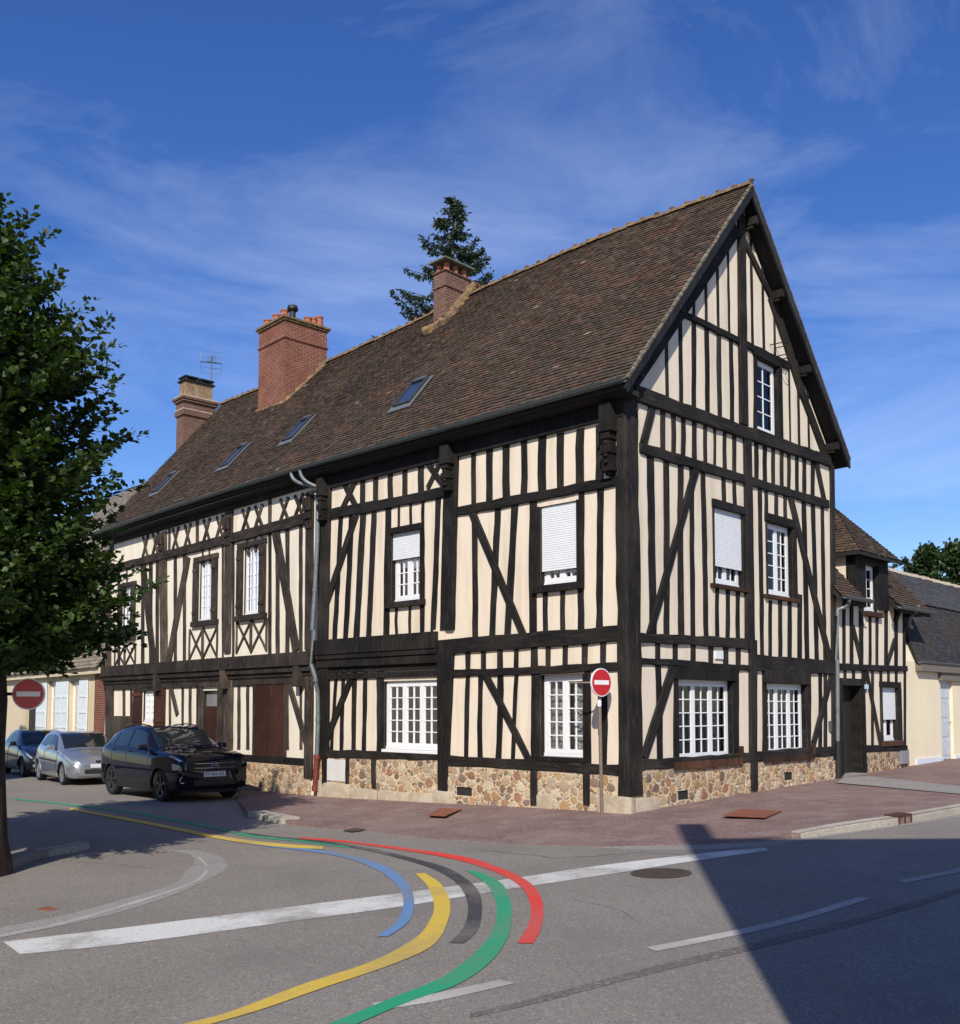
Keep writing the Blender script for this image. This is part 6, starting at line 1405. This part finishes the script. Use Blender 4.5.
    for a in (ax1, ax2):
        for s in (1, -1):
            # wheel-arch lip
            m = MB(); n = 18
            def lip(th, rad): p = Vector((a + rad * math.cos(th), 0, wr_ + rad * math.sin(th))); p.y = min(W2 * .998, W2 * interp1(sp['plan'], min(max(p.x, 0), L_)) * .99); return T(p, s)
            m.tube([lip(R(-8 + 196 * k / n), wr_ + .055) for k in range(n + 1)], .026 if sp.get('cladding') else .020, 6); m.build('arch_lip', BPLAS if sp.get('cladding') else sp['paint'], body, smooth=True)
            wy = W2 - .03
            def ringw(y, rr_, n=32): return [T(Vector((a + rr_ * math.cos(2 * math.pi * k / n), y, wr_ + rr_ * math.sin(2 * math.pi * k / n))), s) for k in range(n)]
            prof = [(wy - .21, wr_ * .66), (wy - .205, wr_ * .93), (wy - .17, wr_), (wy - .04, wr_), (wy - .008, wr_ * .95), (wy, wr_ * .83), (wy - .012, wr_ * .70)]
            R_ = [ringw(y, q) for y, q in prof]; m = MB()
            for i in range(len(R_) - 1):
                for k in range(32): m.face([R_[i][k], R_[i][(k + 1) % 32], R_[i + 1][(k + 1) % 32], R_[i + 1][k]])
            wh = bpy.data.objects.new('wheel', None); C.objects.link(wh); wh.parent = root
            m.build('tyre', RUBBER, wh, smooth=True)
            m = MB(); A, B = ringw(wy - .014, wr_ * .71), ringw(wy - .03, wr_ * .62); D_ = ringw(wy - .09, wr_ * .60)
            for k in range(32): m.face([A[k], A[(k + 1) % 32], B[(k + 1) % 32], B[k]]); m.face([B[k], B[(k + 1) % 32], D_[(k + 1) % 32], D_[k]])
            for q in range(sp['spokes']):
                th = 2 * math.pi * q / sp['spokes'] + .3
                def P_(rad, dt, y): return T(Vector((a + rad * math.cos(th + dt), y, wr_ + rad * math.sin(th + dt))), s)
                m.hexa([P_(wr_ * .10, -.5, wy - .03), P_(wr_ * .10, .5, wy - .03), P_(wr_ * .66, .17, wy - .022), P_(wr_ * .66, -.17, wy - .022), P_(wr_ * .10, -.5, wy - .07), P_(wr_ * .10, .5, wy - .07), P_(wr_ * .66, .17, wy - .06), P_(wr_ * .66, -.17, wy - .06)])
            m.face(ringw(wy - .022, wr_ * .15)); m.build('rim', sp['rim'], wh)
            m = MB(); m.face(ringw(wy - .1, wr_ * .7)); m.build('brake_disc', BPLAS, wh)
    # mirrors
    for s in (1, -1):
        xm = sp['mirror']; b = S(xm, 6.1, 0); m = MB()
        c = Vector((xm, b.y + .14, b.z + .07)); nn = 10
        P = []
        m.hexa([T(c + Vector(v), s) for v in ((-.05, -.10, -.06), (-.05, .09, -.05), (-.05, .08, .065), (-.05, -.09, .07), (.06, -.11, -.07), (.06, .10, -.06), (.06, .09, .075), (.06, -.10, .08))]); o = m.build('mirror', sp['paint'], root, smooth=True, bevel=.025)
        m = MB(); m.tube([T(b, s), T(c + Vector((0, -.08, -.04)), s)], .018, 6); m.build('mirror_arm', BPLAS, root)
    sp['front'](root, M, T, S, plate)
    # seats seen through the glass, wipers
    for s in (1, -1):
        m = MB(); P = [T(S(sp['screen'][0] + .04, 7.3 + .0, .02), s), T(S(sp['screen'][0] + .10, 8.6, .02), s)]; m.tube(P, .008, 4); m.build('wiper', BPLAS, root)
    return root
def fbox(T, x0, x1, y0, y1, z0, z1): 
    m = MB(); m.hexa([T(Vector(p)) for p in ((x0, y0, z0), (x0, y1, z0), (x0, y1, z1), (x0, y0, z1), (x1, y0, z0), (x1, y1, z0), (x1, y1, z1), (x1, y0, z1))]); return m
def plate_text(root, T, txt, x, z, h):
    cu = bpy.data.curves.new('plate_lettering', 'FONT'); cu.body = txt; cu.size = h; cu.align_x = 'CENTER'; cu.align_y = 'CENTER'; cu.extrude = .001
    o = bpy.data.objects.new('tmp', cu); C.objects.link(o); dg = bpy.context.evaluated_depsgraph_get(); me = bpy.data.meshes.new_from_object(o.evaluated_get(dg)); bpy.data.objects.remove(o)
    # text x -> car -y side so that it reads from the front
    for v in me.vertices: p = v.co.copy(); v.co = T(Vector((x - p.z, TXT_SIGN * p.x, z + p.y)))
    me.materials.clear(); me.materials.append(BPLAS); o = bpy.data.objects.new('plate_lettering', me); C.objects.link(o); o.parent = root
TXT_SIGN = 1
def suv_front(root, M, T, S, plate):
    fbox(T, -.006, .05, -.66, .66, .70, .90).build('grille', BPLAS, root, bevel=.01)
    for z in (.75, .85): 
        m = MB(); m.tube([T(Vector((.02, -.70, z + .02))), T(Vector((-.012, -.35, z))), T(Vector((-.014, 0, z))), T(Vector((-.012, .35, z))), T(Vector((.02, .70, z + .02)))], .008, 6); m.build('chrome_strip', CHROME, root)
    for dz in (0, .05):
        m = MB(); m.tube([T(Vector((-.018, -.10, .775 + dz))), T(Vector((-.022, 0, .815 + dz))), T(Vector((-.018, .10, .775 + dz)))], .011, 6); m.build('badge', CHROME, root)
    p = fbox(T, -.03, .0, -.26, .26, .56, .67).build('number_plate', PLATE, root)
    plate_text(root, T, plate, -.031, .615, .095)
    fbox(T, -.012, .06, -.5, .5, .36, .50).build('lower_grille', BPLAS, root, bevel=.02)
    for s in (1, -1):
        m = MB(); c = Vector((.05, s * .68, .50)); pts = [(-.02, -.11, -.06), (-.02, .10, -.06), (-.0, .12, .0), (-.02, .10, .06), (-.02, -.11, .06), (-.02, -.12, 0), (-.02, -.11, -.06)]
        m.tube([T(c + Vector((q[0] - .03 + abs(q[1]) * .12, q[1], q[2]))) for q in pts], .012, 6); m.build('fog_lamp_surround', CHROME, root)
        # roof rail
        m = MB(); m.tube([T(S(x, 7.5, z_), s) for x, z_ in ((2.0, .0), (2.1, .028), (2.6, .032), (3.2, .032), (3.6, .028), (3.7, 0))], .016, 6); m.build('roof_rail', BPLAS, root, smooth=True)
def hatch_front(root, M, T, S, plate):
    fbox(T, -.006, .06, -.42, .42, .30, .44).build('lower_grille', BPLAS, root, bevel=.03)
    fbox(T, .0, .06, -.12, .12, .60, .66).build('upper_grille', BPLAS, root, bevel=.01)
    fbox(T, -.02, .0, -.26, .26, .47, .57).build('number_plate', PLATE, root)
    for s in (1, -1):
        m = MB(); c = T(Vector((.05, s * .60, .36))); ax = (T(Vector((-1, 0, 0))) - T(Vector((0, 0, 0)))); m.disc(c, ax, .05, .06, 14); m.build('fog_lamp', LAMP, root)
def paintmat(name, col, metal, rough):
    m, t, b = newmat(name); b.inputs['Base Color'].default_value = (*col, 1); b.inputs['Metallic'].default_value = metal; b.inputs['Roughness'].default_value = rough; b.inputs['Coat Weight'].default_value = 1.0; b.inputs['Specular IOR Level'].default_value = .0 if metal < .1 else .5; b.inputs['Coat Roughness'].default_value = .03; return m
SUV = dict(L=4.5, w=.92, paint=paintmat('deep_blue_black_paint', (.003, .004, .014), .0, .4), wheel=.36, axles=(.88, 3.62), spokes=5, rim=ALLOYD,
    plan=[(0, .82), (.06, .90), (.2, .96), (.6, .99), (1.2, 1), (3.4, 1), (4.1, .97), (4.35, .92), (4.5, .84)],
    zb=[(0, .40), (.15, .28), (.5, .25), (4.0, .22), (4.35, .30), (4.5, .42)],
    belt=[(0, .88), (.06, .96), (.3, 1.03), (1.2, 1.08), (2.2, 1.12), (3.6, 1.16), (4.2, 1.17), (4.42, 1.05), (4.5, .9)],
    top=[(0, .88), (.06, 1.00), (.25, 1.09), (.9, 1.16), (1.2, 1.20), (1.5, 1.39), (1.85, 1.58), (2.2, 1.66), (2.8, 1.67), (3.5, 1.61), (3.95, 1.50), (4.25, 1.30), (4.44, 1.1), (4.5, .92)],
    wr=[(0, .80), (1.1, .84), (1.5, .80), (2.2, .74), (3.6, .72), (4.3, .74), (4.5, .78)],
    side=[(0, 0), (1.15, 0), (1.5, .5), (1.85, 1), (3.8, 1), (4.15, .6), (4.36, 0)],
    screen=(1.24, 1.88), rear=(4.02, 4.32),
    side_windows=[((1.46, 6.08), (2.62, 6.08), (2.62, 6.9), (1.92, 6.9)), ((2.72, 6.08), (3.50, 6.08), (3.40, 6.9), (2.72, 6.9)), ((3.58, 6.1), (3.92, 6.3), (3.72, 6.85), (3.50, 6.88))],
    headlights=[((.06, 5.25), (.45, 5.4), (.40, 5.9), (.03, 5.7)), ((.05, 4.0), (.22, 4.0), (.25, 4.6), (.04, 4.6))],
    cladding=[((.12, 1.3), (4.4, 1.3), (4.4, 2.6), (.12, 2.6))], shuts=(1.45, 2.67, 3.55), handles=(2.40, 3.35), mirror=1.55, front=suv_front)
HAT = dict(L=3.83, w=.83, paint=paintmat('silver_paint', (.42, .45, .48), .75, .32), wheel=.295, axles=(.76, 3.20), spokes=7, rim=ALLOY,
    plan=[(0, .62), (.06, .76), (.2, .88), (.5, .96), (1.0, 1), (3.0, 1), (3.5, .95), (3.75, .86), (3.83, .76)],
    zb=[(0, .26), (.12, .19), (.5, .18), (3.3, .19), (3.7, .27), (3.83, .36)],
    belt=[(0, .52), (.1, .62), (.4, .74), (.9, .85), (1.5, .90), (2.8, .95), (3.4, .96), (3.7, .85), (3.83, .65)],
    top=[(0, .56), (.08, .68), (.3, .79), (.7, .90), (1.0, .96), (1.3, 1.13), (1.65, 1.31), (2.0, 1.40), (2.5, 1.42), (3.1, 1.37), (3.4, 1.24), (3.6, 1.05), (3.76, .88), (3.83, .7)],
    wr=[(0, .70), (.9, .82), (1.3, .78), (2.0, .72), (3.0, .70), (3.6, .74), (3.83, .7)],
    side=[(0, 0), (.95, 0), (1.3, .5), (1.7, 1), (3.2, 1), (3.5, .6), (3.65, 0)],
    screen=(1.06, 1.78), rear=(3.28, 3.60),
    side_windows=[((1.28, 6.08), (2.38, 6.08), (2.34, 6.9), (1.78, 6.9)), ((2.47, 6.1), (3.18, 6.2), (2.98, 6.86), (2.44, 6.9))],
    headlights=[((.12, 5.0), (.62, 5.45), (.60, 5.98), (.10, 5.75))], extra=[('side_trim', BPLAS, ((1.15, 3.9), (2.95, 3.9), (2.95, 4.15), (1.15, 4.15)))],
    shuts=(1.18, 2.43), handles=(2.18,), mirror=1.42, front=hatch_front)
def car_matrix(contact_f, nose, sc, axle, half, side_sign, pitch=0.0):
    """contact_f: ground point of the front wheel nearest the camera; nose: unit xy the car points to"""
    h = Vector((nose.x, nose.y, nose.z)).normalized(); X = -h                # local x runs from nose to tail
    Z = Vector((0, 0, 1)); Z = (Z - X * Z.dot(X)).normalized(); Y = Z.cross(X)
    if Y.dot(CAM - contact_f) * side_sign < 0: pass
    o = contact_f - X * (axle * sc) - Y * (half * sc * (1 if Y.dot(CAM - contact_f) > 0 else -1))
    return Matrix(((X.x * sc, Y.x * sc, Z.x * sc, o.x), (X.y * sc, Y.y * sc, Z.y * sc, o.y), (X.z * sc, Y.z * sc, Z.z * sc, o.z), (0, 0, 0, 1)))
pf = gp(160.5, 801.5, RD); pr = gp(109, 794, RD); nose = (pf - pr).normalized()
print('suv', pf, pr, (pf - pr).length)
Ms = car_matrix(pf, nose, .995, .90, .84, 1); 
TXT_SIGN = -1
build_car('parked_suv', SUV, 'dark blue-black SUV parked in the tree shade before the half-timbered house', Ms, 'cars parked along the street', 'FV-664-WS')
pf = gp(62.5, 785, RD); pr = gp(32.5, 779, RD); print('hatch', pf, pr, (pf - pr).length); nose = (pf - pr).normalized()
Mh = car_matrix(pf, nose, 1.03, .76, .76, 1); build_car('parked_hatchback', HAT, 'small silver hatchback parked in the sun behind the dark SUV', Mh, 'cars parked along the street')
Mh2 = Mh.copy(); off = nose * -5.0; 
H2 = dict(HAT); H2['paint'] = paintmat('dark_grey_paint', (.008, .009, .012), .2, .3); H2['rim'] = ALLOYD
tr = (-nose) * 4.55 + Vector((.45, .35, 0)) * .0; Mh2 = Matrix.Translation(Vector((tr.x, tr.y, G(pf.x + tr.x, pf.y + tr.y) - G(pf.x, pf.y)))) @ Mh
build_car('parked_car', H2, 'dark grey car partly hidden by the trunk behind the silver hatchback', Mh2, 'cars parked along the street')
# ================================================================ trees
def leafmat(name, a, b, c, trans=.35):
    m, t, bs = newmat(name); out = t.nodes['Material Output']; at = nd(t, 'ShaderNodeAttribute', attribute_name='Col')
    f = noise(t, vec(t), 1.4, 5, .7); col = ramp(t, f, [(.3, a), (.55, b), (.8, c)]); sc_ = mixc(t, 1.0, col, at.outputs['Color'], 'MULTIPLY')
    t.links.new(sc_, bs.inputs['Base Color']); bs.inputs['Roughness'].default_value = .5; bs.inputs['Specular IOR Level'].default_value = .35
    tl = nd(t, 'ShaderNodeBsdfTranslucent'); t.links.new(mixc(t, 1.0, sc_, (1.3, 1.7, .5), 'MULTIPLY'), tl.inputs['Color'])
    mx = nd(t, 'ShaderNodeMixShader'); mx.inputs[0].default_value = trans; t.links.new(bs.outputs[0], mx.inputs[1]); t.links.new(tl.outputs[0], mx.inputs[2]); t.links.new(mx.outputs[0], out.inputs['Surface']); return m
LEAF = leafmat('hornbeam_leaf', (.022, .042, .011), (.048, .082, .019), (.090, .130, .032), .25)
LEAF2 = leafmat('broad_leaf', (.025, .045, .018), (.045, .075, .025), (.07, .105, .035), .2); NEED = leafmat('spruce_needles', (.018, .034, .018), (.030, .050, .024), (.05, .07, .03), .1)
BARKD = timber('dark_rough_bark', (.012, .008, .006), (.035, .022, .016), (.085, .055, .042)); BARK = timber('tree_bark', (.03, .022, .016), (.06, .045, .034), (.11, .09, .07))
def leaf(m, p, d, n, ln, wd, col):
    d = d.normalized(); s = d.cross(n); s = s.normalized() if s.length > 1e-3 else Vector((1, 0, 0)); nn = s.cross(d)
    a, b = p, p + d * ln; mid = p + d * (ln * .5) - nn * (ln * .06)
    l, r = mid + s * (wd / 2) + nn * (wd * .14), mid - s * (wd / 2) + nn * (wd * .14)
    m.v += [tuple(a), tuple(l), tuple(b), tuple(r)]; i = len(m.v) - 4; m.f += [(i, i + 1, i + 2), (i, i + 2, i + 3)]; m.uv += [[(0, 0)] * 3] * 2; m.col += [col, col]; m.mi += [0, 0]
# street tree at the left
T1 = thing('street_tree', 'big dense dark green street tree filling the left edge', 'tree'); r1 = random.Random(12)
tx, ty = -7.2, 12.3; tb_ = G(tx, ty); Rz = [(2.2, 1.9), (2.6, 2.3), (3.2, 2.4), (4.2, 2.45), (5.0, 2.5), (6.0, 2.3), (6.6, 1.95), (7.2, 1.5), (7.8, 1.0), (8.5, .3)]
kx_ = -6.07; m = MB(); P_ = [(kx_ - .03, -.5), (kx_, -.15), (kx_ + .01, .1), (kx_, .6), (kx_ - .02, 1.2), (kx_ - .0, 1.8), (kx_ - .05, 2.4), (kx_ - .2, 3.2), (kx_ - .5, 4.4), (kx_ - .8, 6), (tx, 8.6)]; nn_ = 22; rg = []
for k, (px_, pz_) in enumerate(P_):
    rad_ = [.42, .36, .30, .275, .265, .26, .25, .21, .16, .10, .02][k]; rg.append([Vector((px_ + rad_ * (1 + .07 * math.sin(j * 2.1 + pz_ * 1.7) + .04 * math.sin(j * 5 + pz_ * 4)) * math.cos(2 * math.pi * j / nn_), ty + rad_ * (1 + .07 * math.sin(j * 2.1 + pz_ * 1.7)) * math.sin(2 * math.pi * j / nn_), pz_)) for j in range(nn_)])
for k in range(len(rg) - 1):
    for j in range(nn_): j2 = (j + 1) % nn_; m.face([rg[k][j], rg[k][j2], rg[k + 1][j2], rg[k + 1][j]], [(j * .08, P_[k][1]), ((j + 1) * .08, P_[k][1]), ((j + 1) * .08, P_[k + 1][1]), (j * .08, P_[k + 1][1])])
m.build('trunk', BARKD, T1, smooth=True)
m = MB(); mb_ = MB()
for i in range(4100):
    z = r1.uniform(2.2, 8.1) if i > 1100 else r1.uniform(2.2, 3.8); Rr = interp1(Rz, z); th = r1.uniform(0, 2 * math.pi)
    bump_ = 1 + .13 * math.sin(th * 5 + z * 2.1) + .10 * math.sin(th * 9 - z * 3.7)
    fr = (r1.random() ** .55); rad = Rr * fr * bump_
    base = Vector((tx + rad * .86 * math.cos(th), ty + rad * .86 * math.sin(th), z - .25 * (1 if z > 3 else 0))); out = Vector((math.cos(th), math.sin(th), 0))
    up = .55 + .5 * (z - 2) / 7; 
    if z < 2.9: up = r1.uniform(-.1, .35)
    d = (out * r1.uniform(.6, 1.0) + Vector((r1.uniform(-.4, .4), r1.uniform(-.4, .4), up * r1.uniform(.5, 1.2)))).normalized()
    ln = r1.uniform(.4, .8) * (1.1 if fr > .85 else 1); tip = base + d * ln; sh = r1.uniform(.75, 1.25)
    if i % 4 == 0: mb_.tube([base - d * .4, base, tip], [.018, .012, .004], 4, False)
    nl = int(42 * ln / .7)
    for k in range(nl):
        f = k / nl; p = base.lerp(tip, f); sd_ = Vector((r1.gauss(0, 1), r1.gauss(0, 1), r1.gauss(0, .6))).normalized(); dd = (d * .7 + sd_).normalized(); wl_ = r1.uniform(.09, .155) * (1 - .3 * f)
        nn = Vector((r1.gauss(0, .6), r1.gauss(0, .6), 1)).normalized(); q = r1.uniform(.75, 1.25) * sh
        leaf(m, p + sd_ * r1.uniform(0, .07), dd, nn, wl_, wl_ * .8, (q, q * r1.uniform(.92, 1.05), q * r1.uniform(.7, 1.1)))
for k in range(22):
    th = r1.uniform(0, 6.28); z = r1.uniform(2.6, 6.5); Rr = interp1(Rz, z + .5) * .85; a = Vector((tx, ty, z - .4)); b = Vector((tx + Rr * math.cos(th), ty + Rr * math.sin(th), z + .7)); mb_.tube([a, a.lerp(b, .5) + Vector((0, 0, -.05)), b], [.06, .035, .01], 6, False)
m.build('crown', LEAF, T1, weld=False); mb_.build('branch', BARK, T1, smooth=True, weld=False)
# spruce behind the ridge
def spruce(x, y, ztop, zlow, rlow, label, seed, lean=0, nb=110):
    t = thing('spruce_tree', label, 'tree'); r2 = random.Random(seed); m = MB(); mt = MB(); g = G(x, y)
    mt.tube([Vector((x + lean * 2, y, -1)), Vector((x + lean, y, ztop * .6)), Vector((x - lean * .3, y, ztop))], [.35, .2, .03], 10)
    for i in range(nb):
        f = (i + r2.random()) / nb; z = zlow + (ztop - zlow) * f; rr_ = rlow * (1 - f) ** .8 * r2.uniform(.45, 1.1) + .12; th = r2.uniform(0, 6.28); ax_ = Vector((x + lean * (1 - f), y, z))
        d = Vector((math.cos(th), math.sin(th), 0)); n = int(rr_ / .055) + 3; pts = []
        for k in range(n + 1):
            u = k / n; p = ax_ + d * (rr_ * u) + Vector((0, 0, -rr_ * .42 * math.sin(u * 2.0) + rr_ * .30 * u * u)); pts.append(p)
            if u < .22: continue
            for q in range(6):
                dd = (d * r2.uniform(-.1, .6) + Vector((r2.gauss(0, .6), r2.gauss(0, .6), r2.uniform(-1.1, .2)))).normalized(); ql = r2.uniform(.6, 1.3)
                leaf(m, p + Vector((r2.gauss(0, .05), r2.gauss(0, .05), r2.gauss(0, .04))), dd, Vector((r2.gauss(0, 1), r2.gauss(0, 1), .5)).normalized(), r2.uniform(.14, .30), .075, (ql, ql, ql))
        mt.tube([pts[0], pts[len(pts) // 2], pts[-1]], [.03, .018, .006], 4, False)
    m.build('crown', NEED, t, weld=False); mt.build('trunk', BARK, t, smooth=True, weld=False); return t
def at_depth(u, v, y): r = ray(u, v); return CAM + r * (y / r.y)
p = at_depth(453, 197, 40); spruce(p.x, p.y, p.z, p.z - 9.5, 4.9, 'tall thin spruce rising behind the middle chimney', 4, -.25, 135)
def broad(u0, u1, vtop, y, label, seed, n=420, group='trees beyond the slate roof'):
    a, b = at_depth(u0, vtop, y), at_depth(u1, vtop, y); cx, Rr = (a.x + b.x) / 2, (b.x - a.x) / 2; ztop = a.z; zb = max(1.5, ztop - Rr * 3.2); t = thing('broadleaf_tree', label, 'tree', group); r2 = random.Random(seed); m = MB()
    mt = MB(); mt.tube([Vector((cx, y, -1)), Vector((cx, y, zb + 1)), Vector((cx + .1, y, ztop - .5))], [.25, .18, .04], 8)
    blobs = [(r2.uniform(-.5, .5) * Rr, r2.uniform(-.5, .5) * Rr, zb + (ztop - zb) * r2.uniform(.15, .85), Rr * r2.uniform(.25, .42)) for _ in range(11)] + [(0, 0, ztop - Rr * .5, Rr * .35)]
    for i in range(n):
        bx_, by_, bz_, br = r2.choice(blobs); v = Vector((r2.gauss(0, 1), r2.gauss(0, 1), r2.gauss(0, 1))).normalized() * br * r2.random() ** .35; c = Vector((cx + bx_, y + by_, bz_)) + v; q0 = r2.uniform(.7, 1.3)
        mt.tube([Vector((cx, y, min(c.z, bz_) - .3)), c], [.02, .006], 3, False) if i % 12 == 0 else None
        for k in range(16):
            dd = (v.normalized() + Vector((r2.gauss(0, .8), r2.gauss(0, .8), r2.gauss(0, .8)))).normalized(); q = q0 * r2.uniform(.8, 1.2)
            leaf(m, c + Vector((r2.gauss(0, .14), r2.gauss(0, .14), r2.gauss(0, .14))), dd, Vector((r2.gauss(0, 1), r2.gauss(0, 1), 1)).normalized(), .22, .15, (q, q, q * .9))
    m.build('crown', LEAF2, t, weld=False); mt.build('trunk', BARK, t, smooth=True, weld=False)
broad(917, 937, 552, 44, 'rounded tree beyond the slate roof, left of the taller one', 21); broad(941, 974, 544, 46, 'tallest tree beyond the slate roof at the right edge', 22, 620); broad(972, 1020, 545, 45, 'tree just past the right edge beyond the slate roof', 23, 400)
p = at_depth(905, 556, 48); spruce(p.x, p.y, p.z, p.z - 5, 1.5, 'small pointed conifer between the dormer roof and the rounded tree', 8, 0, 60)
p = at_depth(893, 563, 50); spruce(p.x, p.y, p.z, p.z - 5, 1.8, 'low dark conifer just right of the dormer eaves', 9, 0, 60)
# ================================================================ house across the street (behind the viewer), it shades the road
LH = thing('added_reflection_house', 'unseen long plain rendered house added at the left of the street for the cars to reflect', 'house')  # unseen house, added to give the parked cars something to reflect
Wl = Wall(Vector((-15, 26, 0)), Vector((-.12, -1, 0)), Vector((1, -.12, 0))); m = MB(); m.box(Wl, 0, 26, -1.5, 6.5, -8, 0); m.build('rendered_wall', PL_N, LH)
m = MB(); m.hexa([Wl.pt(0, 6.502, .3), Wl.pt(26, 6.502, .3), Wl.pt(26, 10, -3.99), Wl.pt(0, 10, -3.99), Wl.pt(0, 6.502, -8.3), Wl.pt(26, 6.502, -8.3), Wl.pt(26, 10, -4.01), Wl.pt(0, 10, -4.01)]); m.build('roof', SLATEY, LH)
SH = thing('house_across_the_street', 'tall plain house across the street whose shadow lies on the road', 'house')
hz = 10.5; L_sh = hz / math.tan(R(SUN_EL)); az = R(SUN_AZ)
tip = gp(684, 841, RD); tip2 = gp(962, 838, RD); c0 = tip - Vector((math.sin(az), math.cos(az), 0)) * L_sh * 1.0; c1 = tip2 - Vector((math.sin(az), math.cos(az), 0)) * L_sh
c0.z = c1.z = 0; dd = (c1 - c0).normalized(); Ws = Wall(c0, dd, Vector((-dd.y, dd.x, 0))); print('rear house corner', c0, c1)
RENDS = plaster('grey_cream_render', (.60, .54, .45), (.45, .40, .33))
hl = 13.0; oo = [(1.2 + i * 2.9, 2.2 + i * 2.9, a, a + 1.5) for i in range(4) for a in (1.2, 4.2, 7.2)]
m = MB(); sheet(m, Ws, 0, hl, -1, hz - .02, oo, reveal=.2); dep = 8; SKW = 1.6
m.face([Ws.pt(0, -1, 0), Ws.pt(0, hz, 0), Ws.pt(SKW, hz, -dep), Ws.pt(SKW, -1, -dep)]); m.face([Ws.pt(hl, -1, 0), Ws.pt(hl, hz, 0), Ws.pt(hl, hz, -dep), Ws.pt(hl, -1, -dep)]); m.face([Ws.pt(SKW, -1, -dep), Ws.pt(hl, -1, -dep), Ws.pt(hl, hz, -dep), Ws.pt(SKW, hz, -dep)]); m.build('rendered_wall', [RENDS, RENDS], SH)
for op in oo: window(Ws, op, SH, cols=(1, 1), rows=3, curtain=False)
m = MB(); m.hexa([Ws.pt(0, hz, 0), Ws.pt(hl, hz, 0), Ws.pt(hl, hz + .02, 0), Ws.pt(0, hz + .02, 0), Ws.pt(SKW, hz, -dep), Ws.pt(hl, hz, -dep), Ws.pt(hl, hz + .02, -dep), Ws.pt(SKW, hz + .02, -dep)]); m.build('flat_roof', LEADM, SH)
m = MB(); m.box(Ws, -.0, .42, hz + .02, hz + 1.15, -.35, 0); m.build('chimney', BRK, SH)
# ---------------------------------------------------------------- studs: the 100 largest stay parts, the rest are one mesh
for root in (H, AX):
    for nm in ('stud', 'cross_brace'):
        ss = sorted([o for o in bpy.data.objects if o.parent == root and o.name.split('.')[0] == nm and o.type == 'MESH'], key=lambda o: -o.get('_size', 0))
        rest = ss[100:]
        if rest:
            bm = bmesh.new()
            mats = []
            for o in rest:
                k = len(bm.faces); bm.from_mesh(o.data); bm.faces.ensure_lookup_table(); mt_ = o.data.materials[0]
                if mt_ not in mats: mats.append(mt_)
                for f in bm.faces[k:]: f.material_index = mats.index(mt_)
            me = bpy.data.meshes.new(nm); bm.to_mesh(me); bm.free()
            for mt_ in mats: me.materials.append(mt_)
            o2 = bpy.data.objects.new('short_stud', me); C.objects.link(o2); o2.parent = root; o2['kind'] = 'stuff'
            for o in rest: bpy.data.objects.remove(o)
for o in bpy.data.objects:
    if '_size' in o.keys(): del o['_size']
